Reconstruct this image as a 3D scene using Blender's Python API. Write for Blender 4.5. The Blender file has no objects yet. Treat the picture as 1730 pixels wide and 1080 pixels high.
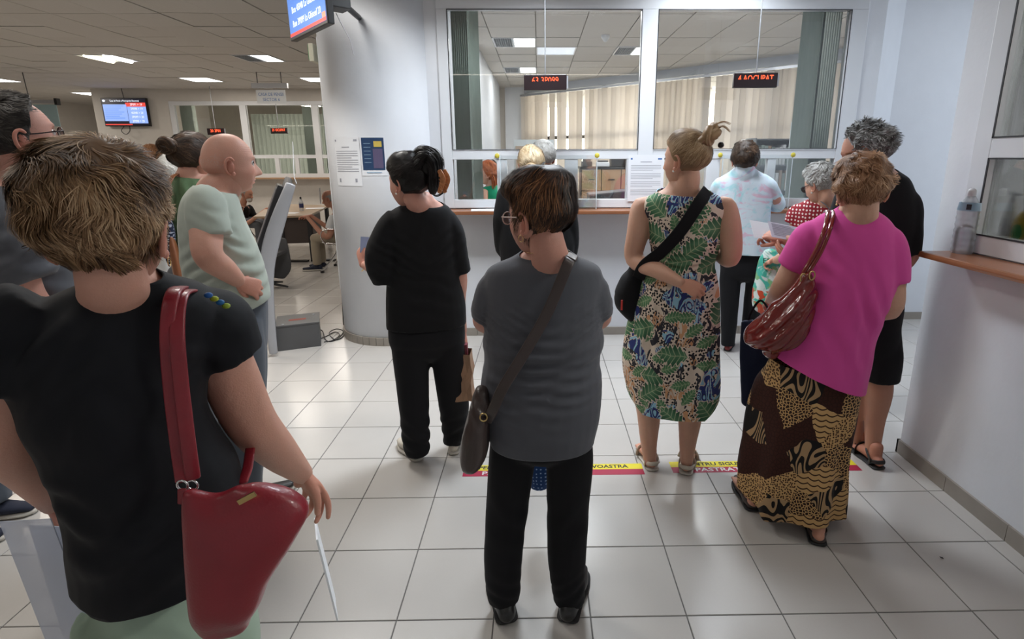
import bpy, bmesh, math, random
import numpy as np
from mathutils import Vector, Matrix
random.seed(7); rng = np.random.default_rng(11)
SC = bpy.context.scene
COL = SC.collection

# ---------------------------------------------------------------- camera
IW, IH = 1730, 1080
FPX, CX0, CY0 = 883.0, 924.94, 472.88
PITCH, ROLL, YAW = .2302, -.003, .0158
CAM = np.array([.87308, -1.56266, 1.62365])
def _basis():
    cy, sy, cp, sp = math.cos(YAW), math.sin(YAW), math.cos(PITCH), math.sin(PITCH)
    f = np.array([sy*cp, cy*cp, -sp]); r = np.array([cy, -sy, 0.]); u = np.cross(r, f)
    cr, sr = math.cos(ROLL), math.sin(ROLL)
    return r*cr+u*sr, -r*sr+u*cr, f
CR, CU, CF = _basis()
cam_d = bpy.data.cameras.new('camera'); cam = bpy.data.objects.new('camera', cam_d); COL.objects.link(cam)
cam_d.sensor_width = 36; cam_d.lens = FPX/IW*36; cam_d.clip_start = .02; cam_d.clip_end = 200
cam_d.shift_x = -(CX0-IW/2)/IW; cam_d.shift_y = -(IH/2-CY0)/IW
cam.matrix_world = Matrix([[CR[0], CU[0], -CF[0], CAM[0]], [CR[1], CU[1], -CF[1], CAM[1]], [CR[2], CU[2], -CF[2], CAM[2]], [0, 0, 0, 1]])
SC.camera = cam
def at(px, py, Y=None, X=None, Z=None):
    "a point of the photograph on a world plane"
    d = CF + CR*(px-CX0)/FPX - CU*(py-CY0)/FPX
    if Y is not None: t = (Y-CAM[1])/d[1]
    elif X is not None: t = (X-CAM[0])/d[0]
    else: t = (Z-CAM[2])/d[2]
    return CAM + d*t

# ---------------------------------------------------------------- light
SC.view_settings.view_transform = 'Standard'; SC.view_settings.look = 'None'
SC.view_settings.gamma = 1; SC.view_settings.use_curve_mapping = False
SC.view_settings.exposure = 0.0
world = bpy.data.worlds.new('world'); SC.world = world; world.use_nodes = True
bg = world.node_tree.nodes['Background']; bg.inputs[0].default_value = (1.0, .90, .78, 1); bg.inputs[1].default_value = 8
def area(name, loc, sx, sy, power, col, rot=(0, 0, 0)):
    l = bpy.data.lights.new(name, 'AREA'); l.shape = 'RECTANGLE'; l.size = sx; l.size_y = sy; l.energy = power; l.color = col
    o = bpy.data.objects.new(name, l); o.location = loc; o.rotation_euler = rot; COL.objects.link(o)
    return o
COOL = (.86, .93, 1.0); NEUT = (1, .97, .92); WARM = (1.0, .90, .78)
# recessed ceiling lamps above the waiting area (out of the frame overhead) and two added, unseen lights in the passage on the right
for x, y, p, c in ((-.9, 1.9, 40, NEUT), (.9, 1.9, 58, COOL), (2.3, 2.5, 34, COOL), (-.9, -.2, 8, NEUT), (2.0, -.3, 3, NEUT),
                   (-3.6, .6, 22, WARM), (-3.6, 3.2, 26, WARM), (-.7, -2.2, 4, NEUT), (-6.5, 3, 26, WARM)):
    area('lamp_light', (x, y, 3.17), .55, .55, p*(.86 if x > -2 else 1), c).data.spread = math.radians(146 if x > -2 else 180)   # narrower spread over the queue, set to keep the side wall darker
area('lamp_light', (4.9, 2.2, 3.15), .8, .8, 10, COOL)
area('passage_fill', (6.3, 2.3, 1.9), 1.8, 1.8, 20, (.78, .88, 1.0), (0, math.radians(90), 0))  # added light with no window behind it, brightens the angled pier face

# ---------------------------------------------------------------- helpers
def tag(o, label=None, cat=None, group=None, kind=None):
    if label: o['label'] = label
    if cat: o['category'] = cat
    if group: o['group'] = group
    if kind: o['kind'] = kind
    return o
def empty(name, loc=(0, 0, 0), label=None, cat=None, group=None, kind=None, rz=0):
    o = bpy.data.objects.new(name, None); o.location = loc; o.rotation_euler = (0, 0, rz); COL.objects.link(o)
    o.empty_display_size = .1
    return tag(o, label, cat, group, kind)
def link(name, me, mat=None, parent=None):
    o = bpy.data.objects.new(name, me); COL.objects.link(o)
    if mat is not None and not me.materials: me.materials.append(mat)
    if parent is not None:
        o.parent = parent
        o.matrix_parent_inverse = Matrix.Translation(parent.location).inverted() if parent.rotation_euler.z == 0 else \
            (Matrix.Translation(parent.location) @ parent.rotation_euler.to_matrix().to_4x4()).inverted()
    return o
def mesh(name, v, f, mat=None, parent=None, smooth=True, mats=None):
    me = bpy.data.meshes.new(name)
    me.from_pydata([tuple(map(float, p)) for p in v] if not isinstance(v, np.ndarray) else v.tolist(), [], f)
    if smooth and len(me.polygons): me.polygons.foreach_set('use_smooth', [True]*len(me.polygons))
    for m in mats or []: me.materials.append(m)
    me.update()
    return link(name, me, mat, parent)
def bmobj(name, bm, mat=None, parent=None, smooth=False):
    me = bpy.data.meshes.new(name); bm.normal_update(); bm.to_mesh(me); bm.free()
    if smooth: me.polygons.foreach_set('use_smooth', [True]*len(me.polygons))
    return link(name, me, mat, parent)
def bbox(bm, x0, x1, y0, y1, z0, z1, M=None, bev=0):
    vs = [bm.verts.new(M @ Vector(p) if M else p) for p in
          ((x0, y0, z0), (x1, y0, z0), (x1, y1, z0), (x0, y1, z0), (x0, y0, z1), (x1, y0, z1), (x1, y1, z1), (x0, y1, z1))]
    fs = [bm.faces.new([vs[i] for i in q]) for q in ((3, 2, 1, 0), (4, 5, 6, 7), (0, 1, 5, 4), (1, 2, 6, 5), (2, 3, 7, 6), (3, 0, 4, 7))]
    if bev:
        es = list({e for f in fs for e in f.edges})
        bmesh.ops.bevel(bm, geom=es, offset=bev, segments=2, affect='EDGES', profile=.6)
    return vs
def box(name, x0, x1, y0, y1, z0, z1, mat, parent=None, bev=0, M=None):
    if x0 > x1: x0, x1 = x1, x0
    if y0 > y1: y0, y1 = y1, y0
    if z0 > z1: z0, z1 = z1, z0
    bm = bmesh.new(); bbox(bm, x0, x1, y0, y1, z0, z1, M, bev)
    return bmobj(name, bm, mat, parent)
def prism(name, pts, z0, z1, mat, parent=None):
    bm = bmesh.new(); a = [bm.verts.new((x, y, z0)) for x, y in pts]; b = [bm.verts.new((x, y, z1)) for x, y in pts]
    n = len(pts); bm.faces.new(a[::-1]); bm.faces.new(b)
    for i in range(n): bm.faces.new((a[i], a[(i+1) % n], b[(i+1) % n], b[i]))
    bmesh.ops.recalc_face_normals(bm, faces=bm.faces)
    return bmobj(name, bm, mat, parent)
def catmull(P, sub):
    P = np.asarray(P, float)
    if len(P) < 3 or sub <= 1:
        return P if sub <= 1 else np.array([P[0]+(P[-1]-P[0])*t for t in np.linspace(0, 1, sub+1)])
    Q = np.vstack([2*P[0]-P[1], P, 2*P[-1]-P[-2]]); out = []
    for i in range(1, len(Q)-2):
        for k in range(sub):
            t = k/sub; a, b, c, d = Q[i-1:i+3]
            out.append(.5*((2*b)+(c-a)*t+(2*a-5*b+4*c-d)*t*t+(3*b-a-3*c+d)*t**3))
    out.append(P[-1]); return np.array(out)
def unit(v): v = np.asarray(v, float); return v/(np.linalg.norm(v)+1e-12)
def tube(pts, rad, n=14, sub=4, side=None, flat=1.0, cap=True, fixed=None, power=1.0):
    """closed tapering tube along pts; rad scalar / list / list of (a,b); side: direction of a; fixed=(side,fwd) keeps rings parallel"""
    pts = np.asarray(pts, float); m = len(pts)
    R = np.array([(r, r*flat) if np.isscalar(r) else r for r in (rad if hasattr(rad, '__len__') else [rad]*m)], float)
    D = catmull(np.hstack([pts, R]), sub); P, R = D[:, :3], np.maximum(D[:, 3:], 1e-4)
    T = np.gradient(P, axis=0); T /= np.linalg.norm(T, axis=1)[:, None]+1e-12
    th = np.linspace(0, 2*np.pi, n, endpoint=False); cs, sn = np.cos(th), np.sin(th)
    if power != 1: cs = np.sign(cs)*abs(cs)**power; sn = np.sign(sn)*abs(sn)**power
    if side is None: s0 = np.array([1., 0, 0]) if abs(T[0][0]) < .8 else np.array([0, 1., 0])
    else: s0 = np.asarray(side, float)
    V = []; s = s0
    for i in range(len(P)):
        if fixed is not None: a, b = fixed
        else:
            s = s - T[i]*(s@T[i]); s = unit(s); a, b = s, np.cross(T[i], s)
        V.append(P[i] + np.outer(cs*R[i, 0], a) + np.outer(sn*R[i, 1], b))
    V = np.vstack(V); k = len(P); F = []
    if cap:   # rounded ends
        for end, idx in ((0, 0), (1, k-1)):
            pass
    for i in range(k-1):
        for j in range(n):
            F.append((i*n+j, i*n+(j+1) % n, (i+1)*n+(j+1) % n, (i+1)*n+j))
    if cap:
        V = list(V)
        for end in (0, 1):
            i = 0 if end == 0 else k-1; c = P[i]; dr = -T[i] if end == 0 else T[i]
            if fixed is not None: dr = np.cross(fixed[0], fixed[1])*(1 if np.dot(np.cross(fixed[0], fixed[1]), dr) > 0 else -1)
            ring = list(range(i*n, i*n+n)); r0 = np.array(V[i*n:(i+1)*n])-c; rr = min(R[i])
            for a_ in (.5, .85):
                base = len(V); V += list(c + r0*math.sqrt(1-a_*a_) + dr*rr*a_*.9)
                new = list(range(base, base+n))
                for j in range(n):
                    q = (ring[j], ring[(j+1) % n], new[(j+1) % n], new[j]); F.append(q if end else q[::-1])
                ring = new
            V.append(c+dr*rr*.95); e = len(V)-1
            for j in range(n):
                q = (ring[j], ring[(j+1) % n], e); F.append(q if end else q[::-1])
        V = np.array(V)
    return V, F
def join(parts):
    V, F, o = [], [], 0
    for v, f in parts: V.append(np.asarray(v)); F += [tuple(i+o for i in q) for q in f]; o += len(v)
    return np.vstack(V), F
def ball(c, r, n=16, rot=None):
    r = np.array(r if hasattr(r, '__len__') else (r,)*3); V = []; F = []
    m = n//2
    for i in range(m+1):
        a = np.pi*i/m
        for j in range(n):
            b = 2*np.pi*j/n; V.append((math.sin(a)*math.cos(b), math.sin(a)*math.sin(b), math.cos(a)))
    V = np.array(V)*r
    if rot is not None: V = V@np.asarray(rot).T
    for i in range(m):
        for j in range(n): F.append((i*n+j, (i+1)*n+j, (i+1)*n+(j+1) % n, i*n+(j+1) % n))
    return V+np.asarray(c), F
def tobj(name, pts, rad, mat, parent=None, **k):
    v, f = tube(pts, rad, **k); return mesh(name, v, f, mat, parent)
# value noise ---------------------------------------------------------------
_G = rng.random((32, 32, 32))
def noise(P, s=1.0, seed=0):
    Q = np.asarray(P)*s + seed*7.31 + 1000; i = np.floor(Q).astype(int); f = Q-i; f = f*f*(3-2*f); r = 0
    for a in (0, 1):
        for b in (0, 1):
            for c in (0, 1):
                w = (f[:, 0] if a else 1-f[:, 0])*(f[:, 1] if b else 1-f[:, 1])*(f[:, 2] if c else 1-f[:, 2])
                r = r + w*_G[(i[:, 0]+a) % 32, (i[:, 1]+b) % 32, (i[:, 2]+c) % 32]
    return r*2-1
def evaluated(o):
    dg = bpy.context.evaluated_depsgraph_get(); e = o.evaluated_get(dg)
    return bpy.data.meshes.new_from_object(e)
# ---------------------------------------------------------------- materials
MATS = {}
class NT:
    def __init__(s, m): s.m = m; m.use_nodes = True; s.t = m.node_tree; s.b = s.t.nodes['Principled BSDF']; s.out = s.t.nodes['Material Output']
    def n(s, ty, **k):
        nd = s.t.nodes.new('ShaderNode'+ty)
        for a, b in k.items():
            if a.startswith('i_'): nd.inputs[a[2:].replace('_', ' ')].default_value = b
            else: setattr(nd, a, b)
        return nd
    def l(s, a, b): s.t.links.new(a, b)
    def math(s, op, a, b=None, c=None, clamp=False):
        nd = s.t.nodes.new('ShaderNodeMath'); nd.operation = op; nd.use_clamp = clamp
        for i, x in enumerate((a, b, c)):
            if x is None: continue
            if hasattr(x, 'is_linked') or hasattr(x, 'links'): s.l(x, nd.inputs[i])
            else: nd.inputs[i].default_value = x
        return nd.outputs[0]
    def mix(s, f, a, b, blend='MIX'):
        nd = s.t.nodes.new('ShaderNodeMix'); nd.data_type = 'RGBA'; nd.blend_type = blend
        for i, x in ((0, f), (6, a), (7, b)):
            if isinstance(x, (tuple, list)): nd.inputs[i].default_value = tuple(x)+((1,) if len(x) == 3 else ())
            elif isinstance(x, (int, float)): nd.inputs[i].default_value = x
            else: s.l(x, nd.inputs[i])
        return nd.outputs[2]
    def ramp(s, f, stops, interp='LINEAR'):
        nd = s.t.nodes.new('ShaderNodeValToRGB'); nd.color_ramp.interpolation = interp; e = nd.color_ramp.elements
        while len(e) < len(stops): e.new(.5)
        for k, (p, c) in enumerate(stops): e[k].position = p; e[k].color = tuple(c)+((1,) if len(c) == 3 else ())
        s.l(f, nd.inputs[0]); return nd.outputs[0]
    def noise(s, vec=None, scale=5., detail=3., rough=.5, dist=0.):
        nd = s.t.nodes.new('ShaderNodeTexNoise'); nd.inputs['Scale'].default_value = scale; nd.inputs['Detail'].default_value = detail
        nd.inputs['Roughness'].default_value = rough; nd.inputs['Distortion'].default_value = dist
        if vec is not None: s.l(vec, nd.inputs['Vector'])
        return nd.outputs['Fac']
    def obj(s): return s.t.nodes.new('ShaderNodeTexCoord').outputs['Object']
    def mapping(s, vec, scale=(1, 1, 1), rot=(0, 0, 0)):
        nd = s.t.nodes.new('ShaderNodeMapping'); nd.inputs['Scale'].default_value = scale; nd.inputs['Rotation'].default_value = rot
        s.l(vec, nd.inputs['Vector']); return nd.outputs[0]
    def bump(s, h, st=.3, d=.01):
        nd = s.t.nodes.new('ShaderNodeBump'); nd.inputs['Strength'].default_value = st; nd.inputs['Distance'].default_value = d
        s.l(h, nd.inputs['Height']); s.l(nd.outputs[0], s.b.inputs['Normal']); return nd
def newmat(name): m = bpy.data.materials.new(name); t = NT(m); MATS[name] = m; return m, t
def srgb(r, g, b):
    return tuple(((c/255/12.92) if c/255 <= .04045 else ((c/255+.055)/1.055)**2.4) for c in (r, g, b))
def plain(name, col, rough=.5, metal=0., var=.04, vscale=6., bump=0., bscale=60., coat=0., spec=.5, trans=0., sheen=0.):
    if name in MATS: return MATS[name]
    m, t = newmat(name); b = t.b
    b.inputs['Roughness'].default_value = rough; b.inputs['Metallic'].default_value = metal
    b.inputs['Specular IOR Level'].default_value = spec; b.inputs['Coat Weight'].default_value = coat
    b.inputs['Transmission Weight'].default_value = trans; b.inputs['Sheen Weight'].default_value = sheen
    o = t.obj()
    f = t.noise(o, vscale, 3)
    t.l(t.mix(f, tuple(c*(1-var*2) for c in col), tuple(min(1, c*(1+var*2)) for c in col)), b.inputs['Base Color'])
    if bump: t.bump(t.noise(o, bscale, 3), bump, .004)
    return m
def emit(name, col, st, tex=None):
    m, t = newmat(name); t.b.inputs['Base Color'].default_value = (0, 0, 0, 1) if max(col) < .01 else (*[c*.1 for c in col], 1)
    t.b.inputs['Emission Color'].default_value = (*col, 1); t.b.inputs['Emission Strength'].default_value = st
    t.b.inputs['Roughness'].default_value = .3
    return m
def glassmat(name, tint=(1, 1, 1), refl=.09, gloss=.02):
    "window pane: mostly clear with a mirror-like share of reflection, the same for every ray"
    m, t = newmat(name)
    tr = t.n('BsdfTransparent'); tr.inputs[0].default_value = (*tint, 1); gl = t.n('BsdfGlossy'); gl.inputs['Roughness'].default_value = gloss
    fr = t.n('Fresnel'); fr.inputs[0].default_value = 1.5
    mx = t.n('MixShader'); t.l(t.math('MULTIPLY_ADD', fr.outputs[0], .9, refl*.3, clamp=True), mx.inputs[0]); t.l(tr.outputs[0], mx.inputs[1]); t.l(gl.outputs[0], mx.inputs[2])
    t.l(mx.outputs[0], t.out.inputs['Surface']); return m
WALL = plain('white_wall_paint', (.73, .75, .79), .6, var=.02, bump=.15, bscale=40)
WALLW = plain('warm_white_wall_paint', (.62, .59, .55), .6, var=.03, bump=.1, bscale=40)
PVC = plain('white_pvc', (.72, .74, .77), .3, var=.01)
SKIRT = plain('beige_skirting_tile', (.30, .27, .235), .35, var=.06, vscale=9)
WOOD = plain('brown_counter_laminate', (.30, .115, .05), .32, var=.12, vscale=5, coat=.2)
BLACK = plain('black_plastic', (.012, .012, .014), .35)
DGREY = plain('dark_grey_metal', (.085, .085, .088), .45, var=.05)
SILVER = plain('silver_grey_metal', (.42, .43, .46), .38, .5, var=.03)
CHROME = plain('chrome', (.75, .75, .76), .12, 1.0, var=.01)
WHITEP = plain('white_paper', (.78, .80, .84), .7, var=.01)
INK = plain('black_print', (.03, .03, .04), .7)
GLASS = glassmat('window_glass', (.97, .985, .98), .12)
def text(name, s, size, mat, M, parent=None, ext=.0006, align='CENTER', bold=0., sx=1.0):
    c = bpy.data.curves.new(name, 'FONT'); c.body = s; c.size = size; c.align_x = align; c.align_y = 'CENTER'; c.extrude = ext
    c.offset = bold; c.resolution_u = 2
    o = bpy.data.objects.new(name, c); COL.objects.link(o); bpy.context.view_layer.update()
    me = evaluated(o); bpy.data.objects.remove(o)
    me.transform(M @ Matrix.Diagonal((sx, 1, 1, 1))); me.name = name; me.materials.clear()
    return link(name, me, mat, parent)
def frame(origin, xdir, updir):
    "matrix whose x runs along xdir, y along updir, z out of the surface"
    x = Vector(xdir).normalized(); y = Vector(updir); y = (y - x*y.dot(x)).normalized(); z = x.cross(y)
    return Matrix(((x.x, y.x, z.x, origin[0]), (x.y, y.y, z.y, origin[1]), (x.z, y.z, z.z, origin[2]), (0, 0, 0, 1)))
def quadsheet(name, M, w, h, mat, parent=None, th=.001, z=0):
    bm = bmesh.new(); bbox(bm, -w/2, w/2, -h/2, h/2, z-th/2, z+th/2, M); return bmobj(name, bm, mat, parent)
# ================================================================ the room
CEIL = 3.2; T = .35
# floor: slab of grout with every tile laid on it
m, t = newmat('floor_tile_ceramic')
oi = t.n('ObjectInfo'); o_ = t.n('NewGeometry').outputs['Position']
n1 = t.noise(o_, 3.0, 4); n2 = t.noise(o_, 140., 2)
c = t.mix(n1, (.50, .475, .45), (.57, .55, .525)); c = t.mix(t.math('MULTIPLY', oi.outputs['Random'], .5), c, (.50, .47, .44))
c = t.mix(t.math('MULTIPLY', n2, .15), c, (.40, .38, .36)); t.l(c, t.b.inputs['Base Color'])
t.l(t.math('MULTIPLY_ADD', n1, .12, .17), t.b.inputs['Roughness']); t.bump(n1, .03, .02)
TILE = m
GROUT = plain('dark_grout', (.13, .125, .12), .8)
floor = box('floor', -12.8, 6.6, -3.2, 16.2, -.12, -.003, GROUT); tag(floor, kind='structure')
bm = bmesh.new(); g = .0022; h = T/2-g
bbox(bm, -h, h, -h, h, -.006, 0)
es = [e for e in bm.edges if all(v.co.z > -.001 for v in e.verts)]
bmesh.ops.bevel(bm, geom=es, offset=.0015, segments=1, affect='EDGES')
tile_me = bpy.data.meshes.new('floor_tile'); bm.to_mesh(tile_me); bm.free(); tile_me.materials.append(TILE)
cells = []
for i in range(-37, 19):
    for j in range(-9, 47):
        x, y = (i+.5)*T, (j+.5)*T
        d = np.array([x, y, 0])-CAM; zc = d@CF
        if zc > .3:
            px = CX0+FPX*(d@CR)/zc; py = CY0-FPX*(d@CU)/zc; vis = -60 < px < 1790 and py < 1160
        else: vis = False
        blocked = (x > 2.88 and y < 1.0) or (y > 3.1 and x > -.3)
        cells.append((0 if (vis and not blocked and not (px < 420 and y > 1.5)) else 1, math.hypot(x-CAM[0], y-CAM[1]), x, y))
cells.sort(); near = cells[:300]; rest = cells[300:]
for _, _, x, y in near:
    o = bpy.data.objects.new('floor_tile', tile_me); o.location = (x, y, 0); COL.objects.link(o); o.parent = floor
bm = bmesh.new()
for _, _, x, y in rest: bbox(bm, x-h, x+h, y-h, y+h, -.006, 0)
o = bmobj('floor_tile_field', bm, TILE, floor); o['kind'] = 'stuff'

# ceiling of lay-in boards
m, t = newmat('ceiling_board'); oi = t.n('ObjectInfo'); g_ = t.n('NewGeometry').outputs['Position']
c = t.mix(t.noise(g_, 40., 3), (.56, .54, .51), (.64, .62, .59)); c = t.mix(t.math('MULTIPLY', oi.outputs['Random'], .35), c, (.52, .49, .455)); t.l(c, t.b.inputs['Base Color'])
t.b.inputs['Roughness'].default_value = .8; t.bump(t.noise(g_, 180., 2), .4, .003)
CBOARD = m
CGRID = plain('ceiling_grid', (.42, .40, .37), .6)
ceiling = box('ceiling', -12.8, 6.6, -3.2, 16.2, CEIL+.02, CEIL+.15, CGRID); tag(ceiling, kind='structure')
bm = bmesh.new(); bbox(bm, -.294, .294, -.294, .294, 0, .012)
cb_me = bpy.data.meshes.new('ceiling_board'); bm.to_mesh(cb_me); bm.free(); cb_me.materials.append(CBOARD)
LX0, LY0 = .247, 6.07          # one lamp corner fixes the grid
lamp_cells = set(); cc = []
def cell_of(x, y): return (math.floor((x-LX0)/.6), math.floor((y-LY0)/.6))
LAMPS = [(-3.72, 7.45, 'half'), (-6.3, 7.6, 'tubes'), (-6.33, 10.05, 'full'), (-10.0, 10.2, 'full'), (-3.95, 10.0, 'full'), (-10.3, 12.4, 'full'),
         (.41, 6.37, 'half'), (.9, 7.2, 'dim'), (.41, 8.9, 'half'), (2.25, 7.0, 'half'),]
LAMPC = [(cell_of(x, y), k) for x, y, k in LAMPS]; lamp_cells = {c for c, _ in LAMPC}
for i in range(-22, 11):
    for j in range(-15, 17):
        if (i, j) in lamp_cells: continue
        x, y = LX0+(i+.5)*.6, LY0+(j+.5)*.6
        d = np.array([x, y, CEIL])-CAM; zc = d@CF
        vis = zc > .5 and -80 < CX0+FPX*(d@CR)/zc < 1500 and CY0-FPX*(d@CU)/zc > -60
        cc.append((0 if vis else 1, math.hypot(x-CAM[0], y-CAM[1]), x, y))
cc.sort()
for k, (_, _, x, y) in enumerate(cc[:300]):
    o = bpy.data.objects.new('ceiling_board', cb_me); o.location = (x, y, CEIL+random.choice((0, 0, .003, .006)))
    o.rotation_euler = (random.gauss(0, .004), random.gauss(0, .004), 0); COL.objects.link(o); o.parent = ceiling
bm = bmesh.new()
for _, _, x, y in cc[300:]: bbox(bm, x-.294, x+.294, y-.294, y+.294, CEIL, CEIL+.012)
o = bmobj('ceiling_board_field', bm, CBOARD, ceiling); o['kind'] = 'stuff'
LAMPW = emit('lamp_diffuser_lit', (1, .97, .93), 7.0); LAMPY = emit('lamp_tube_yellow', (1, .93, .66), 5.0); LAMPD = emit('lamp_diffuser_dim', (.8, .88, 1), .9)
LOUV = plain('lamp_louvre_unlit', (.42, .45, .48), .35, .3)
LAMPLAB = ['half-lit ceiling lamp over the hall, just left of the round column', 'ceiling lamp of two bare tubes, one yellowish, over the hall',
           'lit ceiling lamp above the far hall counter, between the wall television and the column', 'lit ceiling lamp above the grey-haired man in glasses',
           'lit ceiling lamp partly behind the round column edge', 'small far lit ceiling lamp left of the wall television',
           'half-lit office ceiling lamp nearest the left pane', 'dim bluish office ceiling lamp in the middle of the left pane',
           'half-lit office ceiling lamp farthest back over the left pane', 'half-lit office ceiling lamp at the right edge of the left pane']
for ((i, j), kind), lab in zip(LAMPC, LAMPLAB):
    x, y = LX0+(i+.5)*.6, LY0+(j+.5)*.6
    L = empty('ceiling_lamp', (x, y, CEIL), lab, 'ceiling lamp', 'recessed ceiling lamps')
    bm = bmesh.new()
    for a in ((-.3, -.28, -.3, .3), (.28, .3, -.3, .3), (-.28, .28, -.3, -.28), (-.28, .28, .28, .3)): bbox(bm, x+a[0], x+a[1], y+a[2], y+a[3], CEIL-.006, CEIL+.02)
    bmobj('frame', bm, PVC, L)
    p = 16
    if kind == 'half':
        box('diffuser', x+.0, x+.28, y-.28, y+.28, CEIL-.001, CEIL+.01, LAMPW, L); p = 12
        bm = bmesh.new()
        for q in range(9): bbox(bm, x-.28+.03*q, x-.276+.03*q, y-.28, y+.28, CEIL-.004, CEIL+.015)
        for q in range(10): bbox(bm, x-.28, x-.01, y-.27+.06*q, y-.267+.06*q, CEIL-.003, CEIL+.015)
        bbox(bm, x-.28, x-.01, y-.28, y+.28, CEIL+.014, CEIL+.018); bmobj('louvre', bm, LOUV, L)
    elif kind == 'tubes':
        tobj('tube', [(x-.14, y-.27, CEIL-.0), (x-.14, y+.27, CEIL-.0)], .035, LAMPY, L); tobj('tube', [(x+.16, y-.27, CEIL-.0), (x+.16, y+.27, CEIL-.0)], .035, LAMPW, L)
        box('backing', x-.28, x+.28, y-.28, y+.28, CEIL+.01, CEIL+.02, LOUV, L)
    elif kind == 'dim': box('diffuser', x-.28, x+.28, y-.28, y+.28, CEIL-.001, CEIL+.01, LAMPD, L); p = 5
    else: box('diffuser', x-.28, x+.28, y-.28, y+.28, CEIL-.001, CEIL+.01, LAMPW, L)
    area('lamp_light', (x, y, CEIL-.03), .5, .5, p*(1.3 if x > 0 else 1.5), NEUT if x > 0 else WARM)
# walls ------------------------------------------------------------------
def struct(o): return tag(o, kind='structure')
YW = 3.1
cyl = [( -.50+.5*math.cos(a), 3.34+.5*math.sin(a)) for a in np.linspace(0, 2*math.pi, 72, endpoint=False)]
colm = prism('wall_column', cyl, 0, CEIL, WALL); struct(colm)
for f in colm.data.polygons: f.use_smooth = len(f.vertices) == 4
# curved and straight skirting, one tile at a time
def skirt_piece(parent, p0, p1, th=.012, hgt=.075):
    p0, p1 = np.array(p0), np.array(p1); d = unit(p1-p0); n = np.array([d[1], -d[0]]); q0, q1 = p0+d*.0012, p1-d*.0012
    prism('skirting_tile', [tuple(q0), tuple(q1), tuple(q1+n*th), tuple(q0+n*th)], .0005, hgt, SKIRT, parent)
bc = empty('baseboard_column', (-.5, 3.34, 0), kind='structure')
angs = np.arange(math.radians(150), math.radians(340), .065/.5)
for a0, a1 in zip(angs[:-1], angs[1:]):
    skirt_piece(bc, (-.5+.501*math.cos(a0), 3.34+.501*math.sin(a0)), (-.5+.501*math.cos(a1), 3.34+.501*math.sin(a1)))
# cashier window wall
wb = struct(empty('wall_back', (1.8, YW, 0), kind='structure'))
box('wall_below_counter', -.1, 3.76, YW, YW+.2, 0, 1.19, WALL, wb)
box('wall_above_windows', -.1, 3.76, YW, YW+.2, 2.88, CEIL+.01, WALL, wb)
box('wall_left_strip', -.15, .045, YW+.002, YW+.2, 1.19, 2.88, WALL, wb)
prism('wall_right_pier', [(3.60, YW+.001), (3.76, YW+.001), (4.17, 3.5), (4.17, 3.7), (3.60, 3.3)], 0, CEIL+.01, WALL, wb)
bb = empty('baseboard_back', (1.8, YW, 0), kind='structure')
xs = list(np.arange(-.06, 3.76, .35))+[3.76]
for a, b in zip(xs[:-1], xs[1:]): skirt_piece(bb, (a, YW), (b, YW))
skirt_piece(bb, (3.76, YW), (4.17, 3.5))
xs = list(np.arange(4.17, 6.4, .35))
for a, b in zip(xs[:-1], xs[1:]): skirt_piece(bb, (a, 3.5), (b, 3.5))
struct(box('wall_passage', 4.16, 6.6, 3.5, 3.7, 0, CEIL+.01, WALL))
# right wall with its own cashier window
wr = empty('wall_right', (2.89, 0, 0), kind='structure')
RWY = 1.05
box('wall_below_shelf', 2.89, 3.10, -3.2, RWY, 0, 1.185, WALL, wr)
box('wall_above_window', 2.89, 3.10, -3.2, RWY, 2.78, CEIL+.01, WALL, wr)
box('wall_end_pier', 2.89, 2.96, .885, RWY, 1.185, 2.78, WALL, wr)
box('wall_return', 2.96, 6.6, .99, RWY, 0, CEIL+.01, WALL, wr)
br = empty('baseboard_right', (2.89, 0, 0), kind='structure')
ys = [RWY+.012]+list(np.arange(.70, -3., -.35))
for a, b in zip(ys[:-1], ys[1:]): skirt_piece(br, (2.89, b), (2.89, a)) if False else prism('skirting_tile', [(2.878, b+.0012), (2.89, b+.0012), (2.89, a-.0012), (2.878, a-.0012)], .0005, .078, SKIRT, br)
prism('skirting_tile', [(2.878, RWY), (3.2, RWY), (3.2, RWY+.012), (2.878, RWY+.012)], .0005, .078, SKIRT, br)
# outer shell
struct(box('wall_rear', -12.8, 6.6, -3.2, -3.1, 0, CEIL, WALL)); struct(box('wall_left', -12.8, -12.7, -3.2, 16.2, 0, CEIL, WALLW))
struct(box('wall_east', 6.5, 6.6, -3.2, 11.5, 0, CEIL, WALL)); struct(box('wall_north', -12.8, -5, 16.1, 16.2, 0, CEIL, WALLW))
# ---------------------------------------------------------------- window banks
def bars(name, rects, y0, y1, mat, parent):
    for (a, b, c_, d) in rects: box(name, a, b, y0, y1, c_, d, mat, parent, bev=.004)
W1_ = empty('window_1', (1.8, YW, 1.2), kind='structure')
bars('frame', [(.045, 3.60, 2.80, 2.885), (.045, .13, 1.19, 2.80), (3.46, 3.60, 1.19, 2.80), (.13, 3.46, 1.19, 1.262)], YW-.02, YW+.06, PVC, W1_)
bars('mullion', [(1.732, 1.862, 1.262, 2.80)], YW-.02, YW+.06, PVC, W1_)
bars('transom', [(.13, 1.732, 1.607, 1.688), (1.862, 3.46, 1.607, 1.688)], YW-.015, YW+.055, PVC, W1_)
bars('sash_bar', [(.51, .60, 1.262, 1.607), (1.10, 1.215, 1.262, 1.607), (1.64, 1.732, 1.262, 1.607), (1.862, 1.95, 1.262, 1.607), (2.34, 2.458, 1.262, 1.607), (2.878, 2.95, 1.262, 1.607)], YW-.01, YW+.05, PVC, W1_)
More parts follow.
